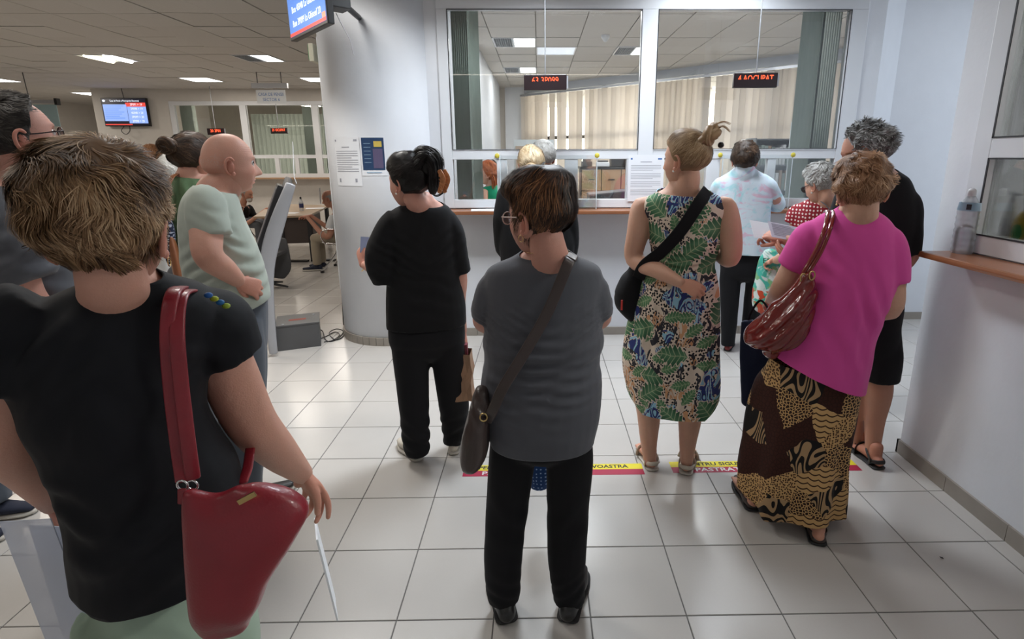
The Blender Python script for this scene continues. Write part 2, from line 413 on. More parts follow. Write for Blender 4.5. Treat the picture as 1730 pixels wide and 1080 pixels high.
for a, b, c_, d in ((.13, 1.732, 1.688, 2.80), (1.862, 3.46, 1.688, 2.80), (.13, .51, 1.262, 1.607), (1.215, 1.64, 1.262, 1.607), (1.95, 2.34, 1.262, 1.607), (2.458, 2.878, 1.262, 1.607), (2.95, 3.46, 1.262, 1.607)):
    box('pane', a, b, YW+.018, YW+.024, c_, d, GLASS, W1_)
GASK = plain('black_gasket', (.03, .03, .035), .6)
bm = bmesh.new()
for a, b, c_, d in ((.13, 1.732, 1.688, 2.80), (1.862, 3.46, 1.688, 2.80)):
    for r_ in ((a, b, d-.006, d), (a, a+.006, c_, d), (b-.006, b, c_, d), (a, b, c_, c_+.005)): bbox(bm, r_[0], r_[1], YW-.0225, YW-.019, r_[2], r_[3])
bmobj('gasket', bm, GASK, W1_)
c1 = box('counter_shelf', .03, 3.68, 2.86, YW, 1.152, 1.182, WOOD, bev=.006); tag(c1, 'long brown laminate counter shelf under the cashier windows', 'counter')
# right wall window
W2_ = empty('window_2', (2.89, 0, 1.2), kind='structure')
for n_, y0, y1, z0, z1 in (('frame', .79, .885, 1.19, 2.78), ('frame', -1.7, .79, 1.19, 1.272), ('transom', -1.7, .79, 1.615, 1.70), ('frame', -1.7, .79, 2.70, 2.78), ('frame', -1.8, -1.7, 1.19, 2.78), ('mullion', -.55, -.45, 1.272, 2.70)):
    box(n_, 2.872, 2.95, y0, y1, z0, z1, PVC, W2_, bev=.004)
for y0, y1, z0, z1 in ((-.45, .79, 1.272, 1.615), (-.45, .79, 1.70, 2.70), (-1.7, -.55, 1.272, 1.615), (-1.7, -.55, 1.70, 2.70)):
    box('pane', 2.905, 2.911, y0, y1, z0, z1, GLASS, W2_)
bm = bmesh.new()
for y0, y1, z0, z1 in ((-.45, .79, 1.272, 1.615), (-.45, .79, 1.70, 2.70)):
    for r_ in ((y1-.008, y1, z0, z1), (y0, y1, z0, z0+.007), (y0, y1, z1-.006, z1)): bbox(bm, 2.869, 2.873, *r_)
bmobj('gasket', bm, GASK, W2_)
c2 = box('wall_shelf', 2.68, 2.889, -2.2, .872, 1.155, 1.185, WOOD, bev=.012); tag(c2, 'brown laminate shelf on the side wall under the soap bottles', 'shelf')
struct(box('wall_side_office', 4.4, 4.5, -3.1, .99, 0, CEIL, plain('side_office_wall', (.40, .41, .42), .6)))
# cable conduit down the column and a bulge of seam paint on the side wall
cx, cy = at(583, 560, Z=0)[:2]
tobj('conduit', [(-.962, 3.155, .45), (-.962, 3.155, 2.6)], .008, PVC, colm)
# ---------------------------------------------------------------- the hall on the left
YF = 11.4
wf = empty('wall_far', (-4.5, YF, 0), kind='structure')
box('wall_below_counter', -9.5, .4, YF, YF+.2, 0, 1.17, WALLW, wf); box('wall_above_windows', -9.5, .4, YF, YF+.2, 2.92, CEIL+.01, WALLW, wf)
box('wall_pier', -9.5, -7.75, YF, YF+.2, 1.17, 2.92, WALLW, wf); box('wall_pier', -2.7, .4, YF, YF+.2, 1.17, 2.92, WALLW, wf)
box('wall_return', -9.5, -9.35, YF+.2, 16.1, 0, CEIL, WALLW, wf)
W3_ = empty('window_3', (-5.2, YF, 1.2), kind='structure')
bars('frame', [(-7.75, -2.7, 2.83, 2.92), (-7.75, -7.64, 1.17, 2.83), (-7.64, -2.7, 1.17, 1.26), (-2.8, -2.7, 1.26, 2.83)], YF-.02, YF+.06, PVC, W3_)
bars('mullion', [(-6.13, -5.98, 1.26, 2.83), (-4.46, -4.31, 1.26, 2.83)], YF-.02, YF+.06, PVC, W3_)
bars('transom', [(-7.64, -6.13, 1.62, 1.70), (-5.98, -4.46, 1.62, 1.70), (-4.31, -2.8, 1.62, 1.70)], YF-.015, YF+.055, PVC, W3_)
bars('sash_bar', [(x, x+.10, 1.26, 1.62) for x in (-7.1, -6.6, -5.45, -4.98, -3.8, -3.3)], YF-.01, YF+.05, PVC, W3_)
for a, b in ((-7.64, -6.13), (-5.98, -4.46), (-4.31, -2.8)):
    box('pane', a, b, YF+.02, YF+.026, 1.70, 2.83, GLASS, W3_)
    box('pane', a, b, YF+.022, YF+.028, 1.26, 1.62, GLASS, W3_)
fc = box('far_counter_shelf', -7.8, -2.6, YF-.28, YF, 1.14, 1.17, plain('light_brown_laminate', (.42, .26, .15), .4, var=.08)); tag(fc, 'light brown counter shelf under the far hall windows', 'counter')
bf = empty('baseboard_far', (-4.5, YF, 0), kind='structure')
xs = np.arange(-9.5, .2, .7)
for a, b in zip(xs[:-1], xs[1:]): skirt_piece(bf, (a, YF), (b, YF))
FOFF = plain('far_office_wall', (.44, .42, .37), .7)
struct(box('wall_far_office', -9.35, 0, 15.6, 15.7, 0, CEIL, FOFF))
area('lamp_light', (-6.4, 13.0, 3.1), .6, .6, 40, WARM); area('lamp_light', (-4.0, 13.0, 3.1), .6, .6, 30, WARM)
# ---------------------------------------------------------------- the office behind the glass
for x, y, pw in ((1.3, 4.4, 42), (3.0, 4.6, 48), (3.6, 6.4, 45), (1.6, 8.2, 40)): area('lamp_light', (x, y, 3.15), .6, .6, pw, (.95, .97, 1))  # extra lights without fittings, added to brighten the office
area('lamp_light', (-6.0, 4.6, 3.15), .6, .6, 26, WARM)
OFFW = plain('office_wall_paint', (.50, .53, .58), .6)
struct(box('wall_office_left', -.15, .0, 3.8, 10.9, 0, CEIL, OFFW))
struct(box('wall_office_end', .1, .75, 11.2, 11.3, 0, CEIL, WALL))
A = np.array([.55, 11.15]); B = np.array([6.3, 6.0]); dAB = unit(B-A); nAB = np.array([dAB[1], -dAB[0]]); LAB = np.linalg.norm(B-A)
if nAB[1] > 0: nAB = -nAB           # towards the office
FR = plain('dark_window_frame', (.055, .05, .045), .5)
wo = empty('window_4', (A[0], A[1], 0), kind='structure')
MO = Matrix(((dAB[0], -nAB[0], 0, A[0]), (dAB[1], -nAB[1], 0, A[1]), (0, 0, 1, 0), (0, 0, 0, 1)))   # x along the wall, y outward
for name, a in (('wall_under_window', (0, LAB, .0, .2, 0, .85)), ('wall_over_window', (0, LAB, .0, .2, 3.05, CEIL+.01))):
    box(name, *a, OFFW, wo, M=MO)
for k in range(8):
    x = k*LAB/7; box('mullion', max(0, x-.04), min(LAB, x+.04), .02, .12, .85, 3.05, FR, wo, M=MO)
box('transom', 0, LAB, .03, .11, 2.02, 2.09, FR, wo, M=MO); box('transom', 0, LAB, .03, .11, .85, .91, FR, wo, M=MO)
box('pane', 0, LAB, .065, .071, .91, 3.05, GLASS, wo, M=MO)
BL = bpy.data.materials.new('beige_blind_fabric'); tt = NT(BL); MATS['bl'] = BL
df = tt.n('BsdfDiffuse'); tl = tt.n('BsdfTranslucent'); mx = tt.n('MixShader'); mx.inputs[0].default_value = .55
w_ = tt.n('TexWave', wave_type='BANDS', bands_direction='Z'); w_.inputs['Scale'].default_value = 60
cc_ = tt.mix(tt.n('ObjectInfo').outputs['Random'], (.52, .47, .42), (.82, .75, .68)); tt.l(cc_, df.inputs[0]); tt.l(cc_, tl.inputs[0])
tt.l(df.outputs[0], mx.inputs[1]); tt.l(tl.outputs[0], mx.inputs[2]); tt.l(mx.outputs[0], tt.out.inputs['Surface'])
vb = empty('vertical_blind', (A[0], A[1], 0), 'long beige vertical blind along the slanting office window wall', 'blind')
box('head_rail', .0, LAB, -.14, -.09, 2.98, 3.02, SILVER, vb, M=MO)
k = 0; x = .08
while x < LAB-.08:
    if random.random() > .07:
        ang = math.radians(random.choice((30, 38, 46, 34, 56)))*(1 if random.random() < .85 else .2)
        v, f = [], []
        zt, zb = 2.975, .55
        for iz in range(2):
            z = (zt, zb)[iz]
            for s_ in (-1, -.5, 0, .5, 1):
                lx = x+s_*.062*math.cos(ang); ly = -.115+s_*.062*math.sin(ang)+.006*(1-s_*s_)
                v.append(tuple(MO @ Vector((lx, ly, z))))
        f = [(i, i+1, i+6, i+5) for i in range(4)]
        o = mesh('slat', v, f, BL, vb)
    x += .108
# grey-green blind stacks just behind the cashier glass
GB = bpy.data.materials.new('grey_green_blind_fabric'); tt = NT(GB); MATS['gb'] = GB
tt.l(tt.mix(tt.noise(tt.mapping(tt.obj(), (1, 1, .1)), 60., 2), (.36, .42, .375), (.48, .54, .49)), tt.b.inputs['Base Color']); tt.b.inputs['Roughness'].default_value = .8
def blind_stack(x0, x1, Yc, z0, z1, n, label, wide=None, flip=1):
    r = empty('blind_stack', ((x0+x1)/2, Yc, z0), label, 'blind', 'grey-green blinds drawn aside behind the windows')
    box('head_rail', x0-.02, x1+.02, Yc-.02, Yc+.02, z1, z1+.03, SILVER, r)
    for k in range(n):
        x = x0+(x1-x0)*(k+.5)/n; v = []
        for z in (z1, z0):
            for s_ in (-1, -.4, .4, 1): v.append((x+s_*.012*flip+.004*math.cos(s_*3), Yc+s_*.055, z))
        mesh('slat', v, [(i, i+1, i+5, i+4) for i in range(3)], GB, r)
    if wide:
        v = []
        for z in (z1, z0):
            for s_ in np.linspace(0, 1, 6): v.append((wide[0]+(wide[1]-wide[0])*s_, Yc-.02+.02*math.sin(s_*3.1), z))
        mesh('slat', v, [(i, i+1, i+7, i+6) for i in range(5)], GB, r)
blind_stack(.15, .30, 3.27, .9, 2.9, 9, 'grey-green vertical blind stacked at the left edge of the cashier window', (.24, .37))
blind_stack(3.30, 3.48, 3.27, .9, 2.9, 9, 'grey-green vertical blind stacked at the right edge of the cashier window', (3.13, 3.33))
blind_stack(-7.62, -7.3, YF+.2, .9, 2.85, 8, 'grey-green blind stack at the left end of the far hall windows')
blind_stack(-4.75, -4.48, YF+.2, .9, 2.85, 6, 'grey-green blind stack beside the far window post, left of the column')
blind_stack(-4.28, -3.9, YF+.2, .9, 2.85, 8, 'grey-green blind stack in the far window nearest the column')
fb = empty('vertical_blind', (-7, 14.8, 0), 'pale green vertical blind hanging inside the far hall office', 'blind')
for k in range(26):
    x = -7.6+k*.13; a = .055; v = [(x-a, 14.8-.02, 2.9), (x+a, 14.8+.03, 2.9), (x+a, 14.8+.03, .9), (x-a, 14.8-.02, .9)]
    mesh('slat', v, [(0, 1, 2, 3)], GB, fb, smooth=False)
# ================================================================ people
def skinmat(name, col, blotch=.06):
    m, t = newmat(name); o = t.obj(); a = t.n('Attribute', attribute_name='tint')
    c = t.mix(t.noise(o, 18., 4), tuple(x*(1-blotch) for x in col), (min(1, col[0]*1.10), col[1]*1.0, col[2]*.97))
    c = t.mix(t.math('MULTIPLY', t.noise(o, 90., 2), .25), c, (col[0]*.8, col[1]*.62, col[2]*.58))
    c = t.mix(1., c, a.outputs['Color'], 'MULTIPLY'); t.l(c, t.b.inputs['Base Color'])
    t.b.inputs['Roughness'].default_value = .52; t.b.inputs['Subsurface Weight'].default_value = .12
    t.b.inputs['Subsurface Radius'].default_value = (.012, .005, .003); t.b.inputs['Specular IOR Level'].default_value = .35
    t.bump(t.noise(o, 260., 3), .25, .002); return m
SK_A = skinmat('fair_skin', (.60, .345, .265)); SK_B = skinmat('tanned_skin', (.47, .25, .175)); SK_C = skinmat('rosy_skin', (.56, .305, .24))
SK_D = skinmat('light_tanned_skin', (.60, .37, .27)); EYEW = plain('eye_white', (.62, .58, .55), .15); EYEB = plain('eye_iris', (.05, .03, .02), .1)
def hairmat(name, stops, rough=.48):
    m, t = newmat(name); a = t.n('Attribute', attribute_name='tone'); f = a.outputs['Fac']
    t.l(t.ramp(f, stops), t.b.inputs['Base Color']); t.b.inputs['Roughness'].default_value = rough
    t.b.inputs['Specular IOR Level'].default_value = .3; return m
def cloth_mat(name, col, rough=.85, var=.05, weave=900., bump=.12, sheen=.15, col2=None):
    m, t = newmat(name); o = t.obj(); n1 = t.noise(o, 9., 4); n2 = t.noise(o, weave, 2)
    c = t.mix(n1, tuple(x*(1-var) for x in col), tuple(min(1, x*(1+var)) for x in (col2 or col)))
    c = t.mix(t.math('MULTIPLY', n2, .3), c, tuple(x*.72 for x in col)); t.l(c, t.b.inputs['Base Color'])
    t.b.inputs['Roughness'].default_value = rough; t.b.inputs['Sheen Weight'].default_value = sheen; t.b.inputs['Sheen Roughness'].default_value = .5
    t.b.inputs['Specular IOR Level'].default_value = .25; t.bump(n2, bump, .001); return m
def leather(name, col, rough=.35, var=.1, scale=220., bump=.25, coat=.15):
    m, t = newmat(name); o = t.obj(); v = t.n('TexVoronoi'); v.inputs['Scale'].default_value = scale; t.l(o, v.inputs['Vector'])
    t.l(t.mix(t.noise(o, 12., 3), tuple(x*(1-var*2) for x in col), tuple(min(1, x*(1+var*2)) for x in col)), t.b.inputs['Base Color'])
    t.b.inputs['Roughness'].default_value = rough; t.b.inputs['Coat Weight'].default_value = coat; t.bump(v.outputs['Distance'], bump, .001); return m
def remesh(parts, voxel, smooth=3, fac=.5):
    v, f = join(parts); me = bpy.data.meshes.new('t'); me.from_pydata(v.tolist(), [], f); me.update()
    o = bpy.data.objects.new('t', me); COL.objects.link(o)
    r = o.modifiers.new('r', 'REMESH'); r.mode = 'VOXEL'; r.voxel_size = voxel; r.adaptivity = 0
    if smooth: s = o.modifiers.new('s', 'SMOOTH'); s.factor = fac; s.iterations = smooth
    out = evaluated(o); bpy.data.objects.remove(o); bpy.data.meshes.remove(me)
    return out
def getv(me): a = np.empty(len(me.vertices)*3); me.vertices.foreach_get('co', a); return a.reshape(-1, 3)
def setv(me, v): me.vertices.foreach_set('co', v.ravel()); me.update()
def getn(me): a = np.empty(len(me.vertices)*3); me.vertices.foreach_get('normal', a); return a.reshape(-1, 3)
def tofaces(me): return [tuple(p.vertices) for p in me.polygons]
def colorattr(me, name, cols):
    a = me.color_attributes.new(name, 'FLOAT_COLOR', 'POINT'); d = np.ones((len(me.vertices), 4)); d[:, :3] = cols; a.data.foreach_set('color', d.ravel())
def wrinkle(P, N, folds=(), amp=.0, scale=12., stretch=(1, 1, .5), seed=1):
    d = np.zeros(len(P))
    if amp:
        q = P*np.array(stretch); n1 = noise(q, scale, seed); n2 = noise(q, scale*2.1, seed+3)
        d += amp*(1-2.4*np.abs(n1)) + amp*.45*(1-2.4*np.abs(n2))
    for c, r, dr, lam, a in folds:
        c = np.asarray(c); dr = unit(dr); w = np.exp(-(((P-c)**2).sum(1))/(r*r))
        ph = (P-c)@dr*2*np.pi/lam + 2.2*noise(P, 9., seed+5)
        s = np.sin(ph); d += a*w*(np.sign(s)*np.abs(s)**.7)
    return P + N*d[:, None]
def cut(me, cuts):
    bm = bmesh.new(); bm.from_mesh(me)
    for c in cuts:
        co, no = Vector(c[0]), Vector(c[1]).normalized(); R = c[2] if len(c) > 2 else 9
        cc = Vector(c[3]) if len(c) > 3 else co
        vs = {v for v in bm.verts if (v.co-cc).length < R}
        fs = [f for f in bm.faces if all(v in vs for v in f.verts)]
        ge = list({v for f in fs for v in f.verts})+list({e for f in fs for e in f.edges})+fs
        bmesh.ops.bisect_plane(bm, geom=ge, plane_co=co, plane_no=no, clear_outer=True, dist=1e-5)
    loose = [v for v in bm.verts if not v.link_faces]; bmesh.ops.delete(bm, geom=loose, context='VERTS')
    bm.to_mesh(me); bm.free(); me.update()
def islands_keep(me, minfrac=.02):
    bm = bmesh.new(); bm.from_mesh(me); seen = set(); tot = len(bm.verts); kill = []
    for v in bm.verts:
        if v in seen: continue
        st = [v]; comp = []; seen.add(v)
        while st:
            a = st.pop(); comp.append(a)
            for e in a.link_edges:
                b = e.other_vert(a)
                if b not in seen: seen.add(b); st.append(b)
        if len(comp) < tot*minfrac: kill += comp
    if kill: bmesh.ops.delete(bm, geom=kill, context='VERTS')
    bm.to_mesh(me); bm.free()
def solidify(me, th):
    if not th: return me
    o = bpy.data.objects.new('t', me); COL.objects.link(o); m = o.modifiers.new('s', 'SOLIDIFY'); m.thickness = th; m.offset = -1; m.use_rim = True; m.use_rim_only = True
    out = evaluated(o); bpy.data.objects.remove(o); bpy.data.meshes.remove(me); return out
def garment(person, name, parts, mat, voxel=.008, smooth=4, cuts=(), folds=(), amp=.002, scale=12., stretch=(1, 1, .5), th=.003, post=None, label=None, seed=1):
    me = remesh(parts, voxel, smooth); P = getv(me); P = wrinkle(P, getn(me), folds, amp, scale, stretch, seed)
    if post is not None: P = post(P)
    setv(me, P)
    if cuts: cut(me, [(c[0], turnv(np.array(c[1], float)))+tuple(c[2:]) for c in cuts]); islands_keep(me)
    me = solidify(me, th if cuts else 0); me.name = name
    me.polygons.foreach_set('use_smooth', [True]*len(me.polygons)); me.materials.clear()
    o = link(name, me, mat, person)
    if label: o['label'] = label
    return o
PLN = {'on': False, 'az': 0., 'fix': (np.array([1., 0, 0]), np.array([0, 1., 0]))}
def setplane(px=None, py=None, Y=None, turn=0.):
    "work on an upright plane that squarely faces the camera at this point (None: a plane of constant y)"
    if px is None: PLN.update(on=False, az=0., fix=(np.array([1., 0, 0]), np.array([0, 1., 0]))); return
    B = at(px, py, Y=Y); v = B-CAM; v[2] = 0; v = unit(v); t = math.radians(turn); v = np.array([v[0]*math.cos(t)+v[1]*math.sin(t), -v[0]*math.sin(t)+v[1]*math.cos(t), 0])
    PLN.update(on=True, B=B, v=v, Y=Y, az=math.atan2(v[0], v[1]), fix=(np.array([v[1], -v[0], 0]), v))
def A(px, py, Y):
    if not PLN['on']: return at(px, py, Y=Y)
    d = CF + CR*(px-CX0)/FPX - CU*(py-CY0)/FPX; v = PLN['v']
    return CAM + d*(((PLN['B']+v*(Y-PLN['Y'])-CAM)@v)/(d@v))
def turnv(d):
    a = PLN['az']; return np.array([d[0]*math.cos(a)+d[1]*math.sin(a), -d[0]*math.sin(a)+d[1]*math.cos(a), d[2]])
def rows(Y, data):
    "torso sections: (py, pxL, pxR, half depth[, dY]) -> centres and radii, rings kept level"
    C, R = [], []
    for d in data:
        py, l, r, b = d[:4]; y = Y+(d[4] if len(d) > 4 else 0)
        p, q = A(l, py, y), A(r, py, y); C.append((p+q)/2); R.append((np.linalg.norm((q-p)[:2])/2, b))
    return np.array(C), R
FIX = (np.array([1., 0, 0]), np.array([0, 1., 0]))
def loft(Y, data, grow=0., n=28, power=.9, sub=4, fixed=None):
    fixed = fixed or PLN['fix']
    C, R = rows(Y, data); return tube(C, [(a+grow, b+grow) for a, b in R], n=n, sub=sub, fixed=fixed, power=power)
# ---------------------------------------------------------------- head
def g_(x): return np.exp(-x*x)
def sm(x, a, b): t = np.clip((x-a)/(b-a), 0, 1); return t*t*(3-2*t)
class Head:
    def __init__(s, c, yaw, pitch=0, roll=0, k=1.0, fat=1.0, nose=1.0, age=0.):
        s.c = np.asarray(c, float); s.k = k; s.fat = fat; s.nose = nose; s.age = age
        y, p, r = map(math.radians, (yaw, pitch, roll)); y += PLN['az']
        f = np.array([math.sin(y)*math.cos(p), math.cos(y)*math.cos(p), -math.sin(p)]); rt = np.array([math.cos(y), -math.sin(y), 0]); u = np.cross(rt, f)
        s.R = np.stack([rt*math.cos(r)+u*math.sin(r), f, -rt*math.sin(r)+u*math.cos(r)], 1)   # columns right, forward, up
    def w(s, L): return s.c + s.k*(np.asarray(L)@s.R.T)
    def shape(s, S, face=True):
        x, y, z = S[:, 0], S[:, 1], S[:, 2]; ph = np.arctan2(x, y); az = np.abs(z)
        cx, cy = np.sin(ph), np.cos(ph); bk = sm(-cy, -.25, .6)
        pw = np.where(z > 0, 2.25, 2.7-.75*bk); rr = (1-az**pw)**(1/pw)
        X = .0765*rr*np.sign(cx)*np.abs(cx)**.92; Y = np.where(cy > 0, .092, .103)*rr*np.sign(cy)*np.abs(cy)**.95
        Z = np.where(z > 0, .120, .112)*z
        low = sm(-z, .15, 1.)
        rr0 = rr; X0_ = 1-.20*bk*sm(-z, .05, .7)
        X = X*X0_*(1-.34*low*1.0)*(1+(s.fat-1)*sm(-z, .1, .6)); back = sm(-cy, -.1, .7)
        Y = Y + back*low*.060*rr + sm(cy, 0, .8)*low*.004
        Z = Z - .010*sm(cy, .2, .9)*low + .018*low*back
        Y = Y - .006*sm(z, .3, .9)*sm(cy, 0, 1)
        if face:
            F = sm(cy, .15, .6); aX = np.abs(X); n = s.nose
            wN = .0085+.008*sm(-Z, .012, .045)
            prof = .004+.022*sm(-Z, -.008, .040)*(1-sm(-Z, .043, .055))-.004*(1-sm(-Z, -.03, 0))
            prof = prof*(1-sm(-Z, .050, .058))*(1-sm(Z, .015, .03))
            Y = Y + F*n*prof*g_(X/wN)
            Y = Y - F*.011*g_((aX-.031)/.015)*g_((Z-.003)/.012) + F*.005*g_((aX-.026)/.026)*g_((Z-.024)/.009)
            Y = Y + F*.004*g_((aX-.047)/.016)*g_((Z+.028)/.02) + F*.0055*g_(X/.022)*(g_((Z+.067)/.0055)+1.1*g_((Z+.079)/.006)) - F*.004*g_(X/.024)*g_((Z+.073)/.0028)
            Y = Y + F*.007*g_(X/.022)*g_((Z+.104)/.013) - F*.004*g_(X/.02)*g_((Z+.090)/.006)
            Y = Y - s.age*F*.003*g_((aX-.032-.25*(-Z-.045))/.0035)*sm(-Z, .03, .05)*(1-sm(-Z, .075, .09))
            Y = Y - s.age*F*.0012*np.sin(Z*700)*sm(Z, .03, .045)*(1-sm(Z, .07, .09))
        return np.stack([X, Y, Z], 1)
    def mesh(s, n=80, m=64, ears=True, neck=None, eyes=True, lips=(.86, .62, .62), ear_r=1.0):
        z = -np.cos(np.linspace(.02, np.pi-.02, m)); th = np.linspace(0, 2*np.pi, n, endpoint=False); th = th - .45*np.sin(th)   # denser at the face
        Zz, Tt = np.meshgrid(z, th, indexing='ij'); rr = np.sqrt(1-Zz**2); S = np.stack([rr*np.sin(Tt), rr*np.cos(Tt), Zz], -1).reshape(-1, 3)
        L = s.shape(S); F = []
        for i in range(m-1):
            for j in range(n): F.append((i*n+j, i*n+(j+1) % n, (i+1)*n+(j+1) % n, (i+1)*n+j))
        F.append(tuple(range(n))[::-1]); F.append(tuple(range((m-1)*n, m*n)))
        X, Y, Z = L.T; C = np.ones((len(L), 3)); fr = (Y > .03)
        lp = fr*(g_(X/.022)*g_((Z+.073)/.008)); lp = np.clip(lp*1.3, 0, 1)[:, None]; C = C*(1-lp)+np.array(lips)*lp
        rd = fr*g_((np.abs(X)-.045)/.02)*g_((Z+.03)/.02); rd = (rd*.6)[:, None]; C = C*(1-rd)+C*np.array((1.0, .82, .80))*rd
        br = fr*g_((np.abs(X)-.031)/.016)*g_((Z-.0255)/.0035); br = np.clip(br, 0, 1)[:, None]*.65; C = C*(1-br)+np.array((.30, .25, .22))*br
        dk = fr*g_((np.abs(X)-.031)/.014)*g_((Z-.003)/.009); dk = (dk*.35)[:, None]; C = C*(1-dk)+C*np.array((.72, .62, .60))*dk
        V = s.w(L); parts = [(V, F)]; cols = [C]
        if ears:
            for sg in (-1, 1):
                e = np.array([sg*.0755, -.008, -.016]); pts = []
                for a in np.linspace(-1.9, 2.3, 11):
                    rz = .031*ear_r; ry = .0175*ear_r; out = .011+.006*math.cos(a-1.0)
                    pts.append(e+np.array([sg*out, -math.cos(a)*ry*1.0-.006, math.sin(a)*rz+.004]))
                pts = np.array(pts); v, f = tube(pts, [.0035]+[.0052]*8+[.0055, .0045], n=8, sub=3)
                parts.append((s.w(v), f)); cols.append(np.ones((len(v), 3))*np.array((1.02, .88, .85)))
                v, f = ball(e+np.array([sg*.008, -.006, .0]), (.007, .015*ear_r, .026*ear_r), 14); parts.append((s.w(v), f)); cols.append(np.ones((len(v), 3))*np.array((.85, .66, .62)))
                v, f = ball(e+np.array([sg*.008, .003, -.026]), (.006, .009, .010), 12); parts.append((s.w(v), f)); cols.append(np.ones((len(v), 3))*np.array((1., .86, .84)))
        return parts, cols
def cat_cols(parts, cols): v, f = join(parts); return v, f, np.vstack(cols)
class Person:
    def __init__(s, label, x, y, skin, group=None):
        s.root = empty('person', (x, y, 0), label, 'person', group); s.skin = skin; s.coarse = []; s.fine = []; s.heads = []
    def add(s, *p): s.coarse += p
    def finish(s, voxel=.008, fvoxel=.0044, smooth=4):
        V, F, Cc = [], [], []; off = 0
        def push(v, f, c):
            nonlocal off
            V.append(v); F.extend([tuple(i+off for i in q) for q in f]); Cc.append(c); off += len(v)
        if s.coarse:
            me = remesh(s.coarse, voxel, smooth); v = getv(me); push(v, tofaces(me), np.ones((len(v), 3)))
        for grp in s.fine:
            me = remesh(grp, fvoxel, 2); v = getv(me)
            push(v, tofaces(me), np.ones((len(v), 3))*np.array((1.02, .9, .88)))
        for parts, cols in s.heads:
            v, f, c = cat_cols(parts, cols); push(v, f, c)
        o = mesh('body', np.vstack(V), F, s.skin, s.root); colorattr(o.data, 'tint', np.vstack(Cc)); s.body = o; return o
    def eyes(s, H, which=(-1, 1)):
        for sg in which:
            c = H.w(np.array([sg*.031, .0725, .002])); v, f = ball(c, .0122*H.k, 16); o = mesh('eye', v, f, EYEW, s.root)
            v, f = ball(H.w(np.array([sg*.031, .0795, .002])), .0062*H.k, 12); mesh('iris', v, f, EYEB, o)
            pts = [H.w(np.array([sg*.031+a, .0835-.25*abs(a)**1.0, .0075-60*a*a*.35])) for a in np.linspace(-.015, .015, 7)]
            v, f = tube(pts, [.0012, .0022, .0026, .0028, .0026, .0022, .0012], n=8); mesh('eyelid', v, f, s.skin, s.root).data
            colorattr(bpy.data.objects[-1].data, 'tint', (.8, .7, .68)) if False else None
# ---------------------------------------------------------------- hair
def hair_parts(H, thick, S_extra=None, n=72, m=52, dropmask=None):
    z = -np.cos(np.linspace(.02, np.pi-.02, m)); th = np.linspace(0, 2*np.pi, n, endpoint=False)
    Zz, Tt = np.meshgrid(z, th, indexing='ij'); rr = np.sqrt(1-Zz**2); S = np.stack([rr*np.sin(Tt), rr*np.cos(Tt), Zz], -1).reshape(-1, 3)
    L = hair_surf(H, S, thick); F = []
    for i in range(m-1):
        for j in range(n): F.append((i*n+j, i*n+(j+1) % n, (i+1)*n+(j+1) % n, (i+1)*n+j))
    F.append(tuple(range(n))[::-1]); F.append(tuple(range((m-1)*n, m*n)))
    return H.w(L), F, thick(S)
def hair_surf(H, S, thick, extra=0.):
    B = H.shape(S, face=False); O = S/np.array([.077, .097, .118]); O = O/np.linalg.norm(O, axis=1)[:, None]
    return B + O*(thick(S)+extra)[:, None]
def nrm(a): return a/(np.linalg.norm(a, axis=1)[:, None]+1e-9)
